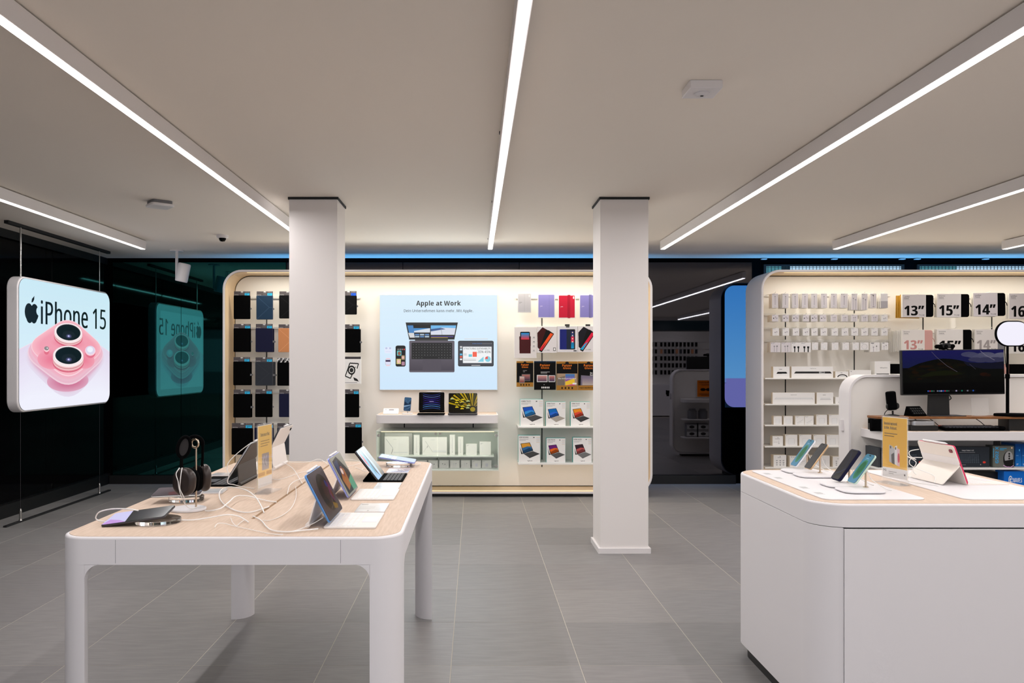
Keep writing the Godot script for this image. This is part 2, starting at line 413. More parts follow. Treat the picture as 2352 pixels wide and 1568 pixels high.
		if k == 0 or k == 2:
			for i in 4: c.poly([[24 + i * 16, 88], [30 + i * 16, 90], [29 + i * 16, 96], [23 + i * 16, 95]], g(20))
	# --- keyboard folio cartons
	var kb := [["COMBO TOUCH", Color8(40, 90, 200), Color8(60, 150, 225), g(74)], ["COMBO TOUCH", Color8(25, 110, 190), Color8(50, 110, 215), Color8(168, 160, 150)], ["COMBO TOUCH", Color8(240, 150, 45), Color8(225, 80, 60), g(60)],
		["SLIM FOLIO PRO", Color8(225, 160, 60), Color8(60, 110, 160), g(66)], ["FOLIO TOUCH", Color8(110, 40, 120), Color8(235, 110, 40), g(84)], ["SLIM FOLIO", Color8(60, 40, 50), Color8(190, 90, 90), g(110)]]
	for k in 6:
		cell(c, "folio_carton_%d" % k, 168, 200, S); c.rect(0, 0, 100, 100, W); c.txt(kb[k][0], 25, 7, 42, 4.5, g(50), true); c.bars(5, 13, 46, 2, 4, 1.4, g(170))
		c.rect(68, 6, 74, 9, g(60))
		for i in 5: c.rect(82, 6 + i * 4.5, 97, 8.4 + i * 4.5, Color8(215, 218, 226) if i % 2 else Color8(225, 214, 200))
		device(c, [[10, 30], [52, 26], [68, 56], [22, 68]], [[24, 68], [66, 58], [98, 68], [52, 84]], kb[k][1], kb[k][2], kb[k][3]); c.txt("logitech", 52, 94, 22, 4, g(50), true)
	# --- white cartons of the glass cabinet
	var P := Color8(240, 238, 233); var L := Color8(198, 196, 192)
	for k in 2:
		cell(c, "tablet_keyboard_%d" % k, 240, 180, S); c.rect(0, 0, 100, 100, P); c.bars(42, 11, 54, 1, 3, 2, g(150)); c.bars(34, 15, 62, 1, 3, 1.4, g(200))
		if k == 0: c.curve([[6, 14], [32, 60], [34, 66], [28, 94]], 1.6, g(165)); c.rect(36, 84, 94, 90, g(222)); c.line(28, 94, 34, 68, 2.2, g(120))
		else: c.curve([[12, 22], [40, 80], [42, 84], [98, 85]], 1.6, L); c.line(22, 48, 4, 86, 1, L); c.line(22, 48, 20, 60, 2, g(160)); c.rect(44, 74, 96, 84, g(228))
	cell(c, "pencil_carton", 60, 200, S); c.rect(0, 0, 100, 100, P); c.rect(46, 12, 54, 82, g(224)); c.rect(44, 12, 46, 82, L); c.rect(47, 84, 53, 88, g(90))
	for k in 4:
		cell(c, "earbud_carton_%d" % k, 120, 120, S); c.rect(0, 0, 100, 100, P)
		if k == 0: c.ell(36, 46, 6, 6, g(120)); c.ell(60, 52, 6, 6, g(120)); c.line(38, 48, 46, 68, 3, g(205)); c.line(58, 54, 50, 72, 3, g(205)); c.ell(36, 45, 3, 3, g(40)); c.ell(61, 51, 3, 3, g(40))
		elif k == 1: c.line(40, 46, 40, 80, 5, g(222)); c.line(58, 46, 58, 80, 5, g(222)); c.ell(38, 46, 9, 7, g(222)); c.ell(60, 44, 9, 7, g(215)); c.ell(62, 42, 3, 3, g(60))
		elif k == 2: c.bars(8, 10, 34, 2, 6, 2.4, g(150)); c.rr(36, 42, 64, 84, 6, Color8(222, 220, 230))
		else: c.bars(8, 10, 30, 2, 6, 2.4, g(170)); c.rr(26, 36, 84, 88, 4, g(228)); c.rr(28, 37, 82, 87, 4, P)
	# --- peg boxes of the right wall unit
	var Q := Color8(216, 210, 212); var D := Color8(150, 146, 152)
	for k in 4:
		cell(c, "cable_tall_%d" % k, 84, 190, S); c.rect(0, 0, 100, 100, Q); c.rect(8, 4, 16, 8, g(70)); c.bars(22, 4, 60, 2, 4, 1.6, g(160))
		if k == 0: c.rect(47, 20, 53, 80, D); c.ell(50, 20, 9, 4, D); c.bars(30, 92, 70, 1, 4, 1.6, g(150))
		elif k == 1: c.rect(30, 30, 35, 98, D); c.rect(66, 38, 71, 98, D); c.ell(32, 30, 9, 4, D); c.poly([[56, 34], [82, 34], [74, 42], [64, 42]], D)
		elif k == 2: c.rect(46, 16, 54, 86, D); c.ell(50, 16, 7, 4, g(80)); c.bars(30, 10, 72, 1, 3, 2.4, g(60)); c.rect(34, 90, 66, 93, g(80))
		else: c.rect(0, 52, 100, 100, Color8(176, 172, 176)); c.rect(84, 8, 90, 16, g(60)); c.rect(0, 0, 100, 52, Color8(226, 223, 224))
	for k in 7:
		cell(c, "plug_box_%d" % k, 96, 108, S); c.rect(0, 0, 100, 100, Color8(214, 208, 211) if k < 2 else Color8(228, 225, 224)); c.rect(6, 6, 14, 11, g(90)); c.bars(18, 6, 48, 2, 6, 2.4, g(160))
		if k == 0: c.ell(24, 52, 9, 9, g(70)); c.line(54, 34, 68, 64, 5, D); c.ell(54, 34, 9, 6, D); c.ell(78, 50, 8, 8, D)
		elif k == 1: c.rect(36, 40, 41, 96, D); c.rect(62, 36, 67, 96, D); c.ell(38, 40, 8, 7, D); c.ell(65, 38, 7, 7, g(110))
		elif k == 2: c.ell(40, 56, 9, 8, D); c.ell(66, 50, 8, 8, D); c.line(40, 58, 44, 96, 3, L); c.line(66, 52, 62, 96, 3, L)
		elif k == 3: c.rr(34, 38, 72, 82, 6, g(212)); c.rr(37, 41, 69, 79, 6, g(230)); c.line(48, 86, 58, 86, 3, D)
		elif k == 4: c.ell(50, 56, 34, 34, g(170)); c.ell(50, 56, 31, 31, Color8(228, 225, 224))
		elif k == 5: c.rect(24, 40, 44, 58, g(20)); c.rect(30, 58, 40, 98, g(25)); c.rect(62, 40, 82, 58, g(20)); c.rect(68, 58, 78, 98, g(25))
		else: c.ell(66, 40, 6, 6, g(80)); c.line(34, 52, 34, 98, 4, D); c.line(66, 46, 68, 90, 3, L); c.ell(34, 50, 7, 6, D); c.rect(6, 5, 40, 12, g(120))
	# --- cartons on the shelves of the right wall unit
	cell(c, "trackpad_black", 150, 104, S); c.rect(0, 0, 100, 100, W); c.bars(36, 22, 66, 1, 4, 3.5, g(110)); c.poly([[28, 46], [78, 46], [86, 58], [82, 62], [22, 64], [20, 60]], g(36))
	cell(c, "keyboard_black", 400, 104, S); c.rect(0, 0, 100, 100, W); c.txt("Magic Keyboard", 52, 18, 14, 7, g(80)); keyboard_print(c, 6, 44, 97, 62, 4, g(30), g(62), 3, 22); c.rect(66, 44, 80, 62, g(160)); c.rect(72, 48, 79, 54, g(40))
	cell(c, "mouse_black", 120, 60, S); c.rect(0, 0, 100, 100, W); c.bars(40, 20, 66, 1, 4, 6, g(120)); c.ell(54, 84, 38, 40, g(40)); c.ell(54, 92, 32, 34, g(210)); c.rect(10, 88, 98, 100, W)
	cell(c, "headset_white", 180, 70, S); c.rect(0, 0, 100, 100, W); c.rect(6, 12, 9, 22, g(110)); c.bars(11, 14, 24, 1, 4, 6, g(160)); c.ell(34, 92, 15, 20, g(210)); c.ell(34, 94, 12, 16, W); c.ell(66, 92, 15, 20, g(210)); c.ell(66, 94, 12, 16, W)
	cell(c, "drive_box", 140, 110, S); c.rect(0, 0, 100, 100, W); c.txt("USB SuperDrive", 58, 40, 46, 7, g(60)); c.rect(12, 74, 92, 84, g(80)); c.rect(14, 77, 90, 79, g(190))
	cell(c, "keyboard_white", 400, 104, S); c.rect(0, 0, 100, 100, W); c.txt("Magic Keyboard", 50, 20, 14, 7, g(80)); keyboard_print(c, 4, 44, 97, 62, 4, g(214), g(232), 4, 22)
	cell(c, "trackpad_white", 150, 104, S); c.rect(0, 0, 100, 100, W); c.bars(36, 20, 66, 1, 4, 3.5, g(110)); c.poly([[24, 46], [80, 46], [86, 60], [20, 62]], g(222)); c.rect(20, 61, 86, 63, g(180))
	cell(c, "mouse_white", 120, 70, S); c.rect(0, 0, 100, 100, W); c.ell(60, 66, 34, 22, g(225)); c.rect(24, 74, 100, 80, g(80))
	cell(c, "adapter_plain", 110, 110, S); c.rect(0, 0, 100, 100, W); c.rect(6, 6, 12, 11, g(110)); c.bars(15, 6, 38, 1, 5, 2.5, g(180)); c.rr(26, 34, 76, 88, 6, g(214)); c.rr(28, 36, 74, 86, 6, g(236))
	cell(c, "adapter_cable", 110, 110, S); c.rect(0, 0, 100, 100, W); c.rect(6, 6, 12, 11, g(110)); c.bars(15, 6, 44, 2, 6, 2.4, g(170)); c.curve([[20, 80], [40, 70], [60, 60], [84, 42]], 4, g(206)); c.curve([[24, 88], [50, 82], [70, 70]], 3, g(212))
	cell(c, "adapter_plug", 110, 110, S); c.rect(0, 0, 100, 100, W); c.rect(48, 14, 54, 20, g(70)); c.bars(24, 27, 82, 1, 5, 3, g(110)); c.line(10, 62, 50, 62, 2, D); c.line(58, 46, 58, 80, 2, D); c.ell(60, 74, 7, 6, g(200))
	cell(c, "adapter_kit", 120, 118, S); c.rect(0, 0, 100, 100, W); c.rect(48, 10, 53, 15, g(70)); c.bars(32, 20, 70, 1, 5, 3, g(110))
	for i in 3:
		for j in 3: c.ell(26 + i * 26, 46 + j * 18, 7, 4, g(170)); c.rect(24 + i * 26, 48 + j * 18, 28 + i * 26, 54 + j * 18, g(120 if (i + j) % 2 else 190))
	# --- laptop sleeves
	var sl := [["Leather", "13\u201d", g(8), Color8(214, 208, 208)], ["Neoprene", "15\u201d", g(8), Color8(218, 213, 211)], ["Leather", "14\u201d", g(8), Color8(208, 201, 203)], ["Leather", "16\u201d", g(8), Color8(208, 201, 201)],
		["Neoprene", "13\u201d", Color8(198, 140, 134), Color8(226, 220, 214)], ["Neoprene", "15\u201d", g(8), Color8(226, 221, 216)], ["Neoprene", "14\u201d", Color8(158, 150, 148), Color8(220, 214, 210)], ["Leather", "16\u201d", g(8), Color8(222, 218, 212)]]
	for k in 8:
		cell(c, "sleeve_%d" % k, 190, 180, S); c.rect(0, 0, 100, 100, sl[k][3]); c.txt(sl[k][0], 20, 10, 26 if k != 0 else 22, 5.5, g(60)); c.txt("Sleeve", 17, 17, 20, 5.5, g(60)); c.rect(6, 22, 30, 22.6, g(110))
		c.txt(sl[k][1], 49.2, 71, 82, 43, sl[k][2], true); c.txt(sl[k][1], 50, 71, 82, 43, sl[k][2], true); c.txt(sl[k][1], 51.2, 71, 82, 43, sl[k][2], true); c.txt("TYLINK", 82, 91, 22, 6, g(90))
	# --- desk and foreground
	for k in 2:
		cell(c, "yellow_sign_%d" % k, 200, 400, S)
		var yl := Color8(240, 188, 38) if k == 0 else Color8(246, 204, 98)
		c.rect(0, 0, 100, 100, g(232)); c.rect(1, 1, 99, 84, yl)
		if k == 0:
			c.txt("Beeindruckend.", 34, 11, 54, 5, g(30), true); c.txt("Schön. Robust.", 33, 18, 52, 5, g(30), true); c.bars(8, 27, 60, 2, 4, 1.2, Color8(110, 84, 20))
			c.poly([[28, 46], [40, 48], [50, 52], [50, 78], [28, 74]], g(196)); c.poly([[36, 62], [48, 58], [50, 78], [38, 76]], g(80)); c.rect(31, 48, 36, 52, g(60)); c.poly([[50, 48], [60, 46], [60, 79], [50, 77]], g(236)); c.poly([[60, 50], [70, 52], [70, 80], [60, 79]], Color8(240, 200, 205)); c.ell(66, 66, 4, 8, Color8(215, 70, 90)); c.rect(52, 49, 56, 53, g(70))
			c.bars(44, 81, 52, 1, 2, 0.8, g(60)); c.line(4, 79, 96, 84, 0.4, Color8(150, 110, 20))
			c.txt("DQ", 10, 89, 12, 4, g(50), true); c.bars(26, 90, 58, 2, 3, 0.8, g(90)); c.logo(90, 92, 4, g(20), g(232))
		else:
			c.txt("Dein neuer Mac", 50, 15, 64, 6, Color8(90, 80, 50), true); c.bars(18, 25, 82, 3, 4, 1.3, Color8(160, 130, 60))
			c.rect(28, 46, 78, 73, Color8(168, 156, 150)); c.poly([[30, 60], [76, 48], [76, 71], [30, 72]], Color8(150, 142, 146)); c.curve([[44, 50], [36, 58], [44, 66]], 2, W); c.curve([[62, 50], [54, 58], [62, 66]], 2, W)
			c.rect(1, 76, 99, 82, Color8(206, 152, 22)); c.rect(48, 76, 60, 82, yl)
	for k in 2:
		cell(c, "keyboard_carton_%d" % k, 300, 130, S); c.rect(0, 0, 100, 100, Color8(50, 55, 62)); c.txt(["Keychron K4", "Keychron K2"][k], [52, 67][k], 18, 18, 8, g(230), true); c.bars([38, 54][k], 26, [70, 90][k], 1, 4, 1.6, g(170))
		keyboard_print(c, 30, 36, 86, 80, 1, Color8(40, 45, 52), Color8(74, 82, 92), 6, 17); c.ell(92, 76, 2.4, 5.4, Color8(226, 66, 52)); c.bars(86, 85, 99, 1, 4, 5, Color8(220, 190, 190)); c.bars(30, 88, 76, 1, 4, 2, g(140))
	cell(c, "mouse_carton", 150, 150, S); c.rect(0, 0, 100, 100, Color8(108, 110, 104)); c.rect(0, 0, 8, 100, Color8(94, 98, 92)); c.ell(74, 62, 25, 38, g(40)); c.ell(76, 54, 20, 30, g(160)); c.poly([[52, 70], [95, 62], [97, 96], [60, 96]], g(28)); c.curve([[50, 90], [66, 97], [86, 98], [98, 90]], 2.5, Color8(230, 170, 230))
	for k in 3: c.ell(78, 36 + k * 11, 4, 4.5, g(30))
	c.ell(90, 8, 4, 4, Color8(240, 200, 160)); c.bars(34, 10, 66, 2, 6, 3, Color8(60, 170, 220))
	for k in 5: c.ell(4, 15 + k * 9, 3, 3, Color8(80, 180, 230))
	c.txt("G502 X", 20, 42, 78, 15, Color8(50, 165, 225), true, true)
	cell(c, "mic_carton", 150, 110, S); c.rect(0, 0, 100, 100, Color8(24, 110, 208)); c.ell(32, 28, 10, 14, g(240)); c.ell(32, 28, 7.5, 10.5, Color8(24, 110, 208)); c.ell(32, 28, 5, 7, g(240)); c.rect(32, 26, 42, 30, Color8(24, 110, 208)); c.txt("WAVE:3", 66, 28, 44, 14, g(245), true); c.rr(48, 62, 74, 100, 6, g(18)); c.ell(60, 76, 6, 7, g(60))
	cell(c, "blue_carton", 90, 200, S); c.vgrad(0, 0, 100, 100, Color8(20, 70, 140), Color8(34, 130, 215)); c.ell(66, 28, 10, 5, Color8(90, 190, 240)); c.txt("STREAM", 30, 52, 0, 3.4, Color8(150, 210, 245), true); c.bars(20, 88, 50, 2, 4, 2, g(230))
	cell(c, "orange_poster", 120, 180, S); c.rect(0, 0, 100, 100, Color8(226, 120, 24)); c.txt("Willkommen", 50, 12, 80, 7, g(20), true); c.bars(12, 22, 88, 2, 6, 2, g(50)); c.ell(34, 56, 16, 9, g(30)); c.ell(66, 56, 16, 9, g(30)); c.bars(12, 80, 88, 3, 5, 2, g(50))
	cell(c, "canister", 120, 100, S); c.rect(0, 0, 100, 100, g(160)); c.rect(0, 20, 100, 80, g(215)); c.ell(50, 50, 26, 22, g(70)); c.bars(30, 84, 70, 1, 4, 4, g(60))
	cell(c, "glossy_card", 200, 120, S); c.rect(0, 0, 100, 100, Color8(206, 202, 200)); c.vgrad(2, 4, 98, 96, Color8(226, 226, 226), Color8(202, 206, 210)); c.rect(6, 10, 30, 24, g(170)); c.bars(6, 40, 60, 4, 10, 3, g(170)); c.rect(40, 86, 46, 92, g(120))
	cell(c, "printed_card", 200, 120, S); c.vgrad(0, 0, 100, 100, Color8(205, 195, 200), Color8(176, 172, 186)); c.curve([[4, 70], [20, 30], [40, 60], [60, 24], [80, 66], [97, 40]], 5, Color8(240, 225, 215)); c.curve([[6, 40], [24, 74], [46, 40], [70, 80], [94, 60]], 4, Color8(100, 80, 96)); c.ell(50, 60, 6, 8, Color8(140, 60, 60))
	cell(c, "placard", 160, 100, S); c.rect(0, 0, 100, 100, g(238)); c.rect(36, 18, 68, 36, Color8(150, 142, 146)); c.bars(12, 24, 32, 1, 4, 5, g(110)); c.bars(72, 24, 92, 1, 4, 5, g(190)); c.bars(24, 62, 34, 1, 4, 5, g(190)); c.bars(64, 62, 70, 1, 4, 5, g(190))
	cell(c, "price_mark", 60, 40, S); c.rect(0, 0, 100, 100, g(222)); c.bars(6, 14, 94, 4, 20, 13, g(168))
	cell(c, "keys_white", 240, 160, S); c.rect(0, 0, 100, 100, Color8(232, 226, 224))
	for r in 5:
		for k in 13: c.rr(4 + k * 7.1, 6 + r * 11, 10 + k * 7.1, 15 + r * 11, 0.8, Color8(240, 236, 235))
	c.rr(34, 64, 66, 96, 1.5, Color8(226, 222, 226))
	return ImageTexture.create_from_image(c.im)

func draw_screens() -> Texture2D:
	var S := Vector2i(1536, 1024)
	var c := Cv.new(S.x, S.y)
	pack = [0, 0, 0]
	for k in 2:
		cell(c, "phone_bubble_%d" % k, 150, 310, S); c.vgrad(0, 0, 100, 100, Color8(64, 122, 146), Color8(80, 134, 164)); c.glow(52, 53, 36, 34, Color8(22, 78, 62), Color8(58, 132, 92)); c.glow(50, 46, 24, 20, Color8(40, 110, 66), Color8(30, 90, 64)); c.bars(30, 14, 72, 1, 4, 1.5, Color8(150, 190, 210)); c.txt("9:41", 50, 19, 44, 4.5, Color8(110, 165, 190))
		c.rr(36, 3, 64, 6.4, 8, g(4))
	cell(c, "phone_dark", 150, 310, S); c.vgrad(0, 0, 100, 100, g(52), g(70)); c.poly([[10, 20], [60, 0], [90, 0], [20, 40]], g(60)); c.rr(36, 3, 64, 6.4, 8, g(4))
	cell(c, "phone_navy", 150, 310, S); c.vgrad(0, 0, 100, 100, Color8(14, 17, 30), Color8(12, 14, 24)); c.curve([[4, 96], [30, 80], [60, 76], [96, 62]], 5, Color8(34, 48, 84)); c.curve([[40, 10], [70, 34], [80, 60]], 4, Color8(26, 38, 66)); c.rr(36, 3, 64, 6.4, 8, g(2))
	cell(c, "phone_blue", 120, 240, S); c.vgrad(0, 0, 100, 100, Color8(60, 92, 122), Color8(40, 66, 96)); c.poly([[0, 30], [60, 50], [100, 20], [100, 60], [50, 56], [0, 80]], Color8(26, 46, 70)); c.poly([[0, 62], [100, 52], [100, 56], [0, 74]], Color8(130, 160, 190)); c.curve([[10, 90], [60, 84], [98, 64]], 6, Color8(90, 126, 160)); c.curve([[8, 10], [50, 40], [96, 10]], 4, Color8(84, 118, 152))
	cell(c, "tablet_waves", 330, 236, S); c.rect(0, 0, 100, 100, g(5))
	for k in 9:
		var y := 8.0 + k * 10.5; var dir := 1.0 if k < 4 else -1.0
		var col: Color = [Color8(40, 56, 130), Color8(90, 110, 190), Color8(50, 44, 150), Color8(40, 30, 110), Color8(36, 26, 96), Color8(60, 44, 160), Color8(70, 100, 190), Color8(80, 140, 210), Color8(50, 80, 150)][k]
		var pts := []
		for i in 9: pts.append([16.0 + i * 8.5, y + dir * (8.0 - pow(i - 4.0, 2) * 0.5)])
		c.curve(pts, 1.6, col); c.curve(pts.slice(1, 8).map(func(p): return [p[0], p[1] + 2.2]), 0.8, col.darkened(0.3))
	c.txt("iPad Pro", 50, 50, 16, 5, Color8(190, 190, 210), true)
	cell(c, "laptop_flower", 340, 210, S); c.rect(0, 0, 100, 100, Color8(16, 14, 6))
	for k in 15:
		var a := deg_to_rad(196.0 + k * 8.0)
		var b := deg_to_rad(196.0 + k * 8.0 + 4.5)
		c.poly([[84 + cos(a) * 14, 84 + sin(a) * 18], [84 + cos(a) * 90, 84 + sin(a) * 110], [84 + cos(b) * 90, 84 + sin(b) * 110], [84 + cos(b) * 14, 84 + sin(b) * 18]], Color8(64, 60, 10) if k % 3 == 1 else Color8(176, 148, 14))
	for k in 12: c.ell(12 + fposmod(k * 19.0, 58), 30 + fposmod(k * 31.0, 58), 6, 5, Color8(212, 186, 30) if k % 3 else Color8(180, 190, 130)); c.ell(13 + fposmod(k * 19.0, 58), 36 + fposmod(k * 31.0, 58), 6, 4, Color8(20, 18, 8))
	c.ell(84, 84, 9, 12, Color8(150, 130, 24)); c.txt("MacBook Air", 50, 47, 22, 4.6, Color8(170, 170, 140))
	cell(c, "wide_monitor", 640, 280, S); c.vgrad(0, 0, 100, 40, Color8(36, 34, 104), Color8(30, 38, 84)); c.vgrad(0, 40, 100, 100, Color8(12, 11, 14), Color8(3, 3, 4))
	for k in 7: c.ell(66 + k * 5.6, 10 + 3 * (k % 3), 8, 6 - 0.4 * k, Color8(84, 84, 120).lerp(Color8(128, 126, 150), k / 7.0))
	for k in 7: c.ell(72 + k * 5, 22 + 2 * (k % 2), 7, 5, Color8(70, 70, 104))
	var hill := [[0, 46], [8, 38], [16, 30], [24, 25], [32, 21], [40, 19], [48, 20], [56, 23], [64, 28], [72, 33], [82, 38], [92, 36], [100, 33], [100, 96], [0, 96]]
	c.poly(hill, Color8(13, 15, 12)); c.poly([[60, 27], [74, 30], [88, 30], [100, 27], [100, 44], [80, 44], [64, 36]], Color8(24, 26, 46))
	for k in 46:   # autumn woods in the dusk
		var x := 6.0 + fposmod(k * 37.7, 56.0); var y := 26.0 + fposmod(k * 23.3, 44.0)
		if y > 24 + absf(x - 40) * 0.4: c.ell(x, y, 3.0 + fposmod(k * 1.7, 3.0), 2.0 + fposmod(k * 1.3, 3.0), [Color8(26, 20, 10), Color8(18, 20, 10), Color8(34, 20, 8), Color8(16, 15, 10)][k % 4])
	c.poly([[16, 60], [28, 49], [42, 46], [54, 50], [60, 55], [46, 57], [30, 60]], Color8(26, 30, 10)); c.poly([[20, 63], [32, 58], [48, 58], [58, 62], [40, 72]], Color8(16, 14, 8)); c.ell(80, 56, 4, 4, Color8(44, 20, 10)); c.ell(84, 58, 3, 3, Color8(36, 18, 9)); c.poly([[58, 66], [78, 60], [99, 64], [99, 76], [64, 76]], Color8(11, 11, 8)); c.vgrad(0, 74, 100, 100, Color8(7, 7, 7), Color8(3, 3, 3))
	c.curve([[29, 3], [34, 16], [44, 36], [54, 50]], 0.35, Color8(120, 112, 130)); c.curve([[77, 2], [82, 12], [91, 24]], 0.45, Color8(160, 154, 172)); c.line(66, 32, 72, 44, 0.35, Color8(90, 84, 100))
	for k in 26: c.rr(24 + k * 1.85, 92, 25.5 + k * 1.85, 95.2, 0.2, [Color8(50, 110, 220), Color8(150, 150, 170), Color8(40, 150, 120), Color8(200, 190, 230), g(10), Color8(200, 60, 90), Color8(90, 140, 200), g(90)][(k * 5) % 8] if k < 12 or k % 3 == 0 else g(28))
	cell(c, "tablet_dark", 300, 220, S); c.rect(0, 0, 100, 100, Color8(62, 52, 58)); c.poly([[0, 8], [22, 6], [30, 14], [30, 40], [44, 60], [60, 100], [0, 100], [0, 94], [14, 92], [8, 30]], Color8(56, 47, 52)); c.ell(56, 50, 34, 40, g(10)); c.ell(62, 52, 16, 24, Color8(40, 20, 20)); c.poly([[70, 60], [86, 30], [92, 44], [80, 80]], Color8(84, 24, 66)); c.poly([[62, 74], [84, 84], [78, 92], [60, 88]], Color8(110, 80, 16)); c.ell(76, 36, 6, 8, Color8(30, 34, 90)); c.ell(82, 60, 5, 9, Color8(80, 36, 16)); c.curve([[40, 84], [60, 80], [76, 60]], 1.2, Color8(70, 60, 70))
	cell(c, "tablet_story", 300, 220, S); c.rect(0, 0, 100, 100, Color8(140, 136, 124)); c.poly([[12, 10], [52, 4], [96, 50], [96, 96], [12, 96]], Color8(26, 28, 34)); c.poly([[20, 60], [48, 30], [66, 40], [62, 80], [30, 90]], Color8(150, 88, 40)); c.poly([[34, 30], [58, 30], [52, 60], [40, 52]], Color8(120, 60, 56)); c.poly([[60, 70], [96, 60], [96, 96], [60, 96]], Color8(70, 140, 112)); c.poly([[16, 14], [48, 12], [40, 30], [20, 50]], Color8(32, 50, 84)); c.ell(44, 42, 8, 8, Color8(214, 190, 180))
	cell(c, "tablet_scene", 300, 220, S); c.rect(0, 0, 100, 100, Color8(150, 192, 230)); c.rect(60, 0, 100, 100, Color8(140, 136, 122)); c.poly([[12, 4], [26, 30], [14, 60], [4, 40]], Color8(200, 70, 72)); c.poly([[28, 10], [44, 60], [20, 92], [18, 50]], Color8(80, 160, 190)); c.poly([[40, 0], [50, 40], [44, 96], [34, 80]], Color8(34, 38, 52)); c.curve([[64, 0], [56, 30], [66, 60], [58, 100]], 4, Color8(200, 214, 226)); c.poly([[52, 10], [60, 20], [60, 90], [54, 96]], Color8(188, 208, 226))
	cell(c, "tablet_lilac", 260, 180, S); c.rect(0, 0, 100, 100, g(6)); c.poly([[0, 100], [0, 0], [30, 0], [38, 100]], Color8(206, 202, 240)); c.poly([[0, 100], [6, 60], [24, 76], [38, 100]], Color8(196, 150, 220)); c.rect(40, 10, 98, 90, Color8(12, 15, 24))
	cell(c, "tablet_mosaic", 260, 180, S); c.rect(0, 0, 100, 100, Color8(56, 48, 56)); c.rect(0, 0, 36, 100, g(20))
	for k in 8: c.rect(4 + (k % 3) * 10, 8 + (k / 3) * 30, 12 + (k % 3) * 10, 32 + (k / 3) * 30, [Color8(60, 120, 170), Color8(210, 150, 150), g(30), Color8(170, 60, 70)][k % 4])
	c.rect(34, 20, 46, 100, Color8(186, 190, 226))
	cell(c, "tablet_painted_reflex", 260, 180, S); c.vgrad(0, 0, 100, 100, Color8(96, 86, 92), Color8(58, 50, 58)); c.poly([[50, 0], [100, 0], [100, 60], [64, 70]], Color8(90, 108, 126)); c.poly([[30, 60], [56, 40], [62, 80], [36, 96]], Color8(84, 40, 46))  # reflections of the room drawn into the dark screen
	cell(c, "tablet_black", 200, 140, S); c.rect(0, 0, 100, 100, g(8))
	return ImageTexture.create_from_image(c.im)

func rounded(v: Array, cut: float) -> Array:   # the outline of a polygon with its corners rounded off
	var o := []
	for i in v.size():
		var p := Vector2(v[i][0], v[i][1]); var a := Vector2(v[i - 1][0], v[i - 1][1]); var b := Vector2(v[(i + 1) % v.size()][0], v[(i + 1) % v.size()][1])
		var s := p.lerp(a, cut); var e := p.lerp(b, cut)
		for k in 9:
			var t := k / 8.0
			var q := s.lerp(p, t).lerp(p.lerp(e, t), t)
			o.append([q.x, q.y])
	return o

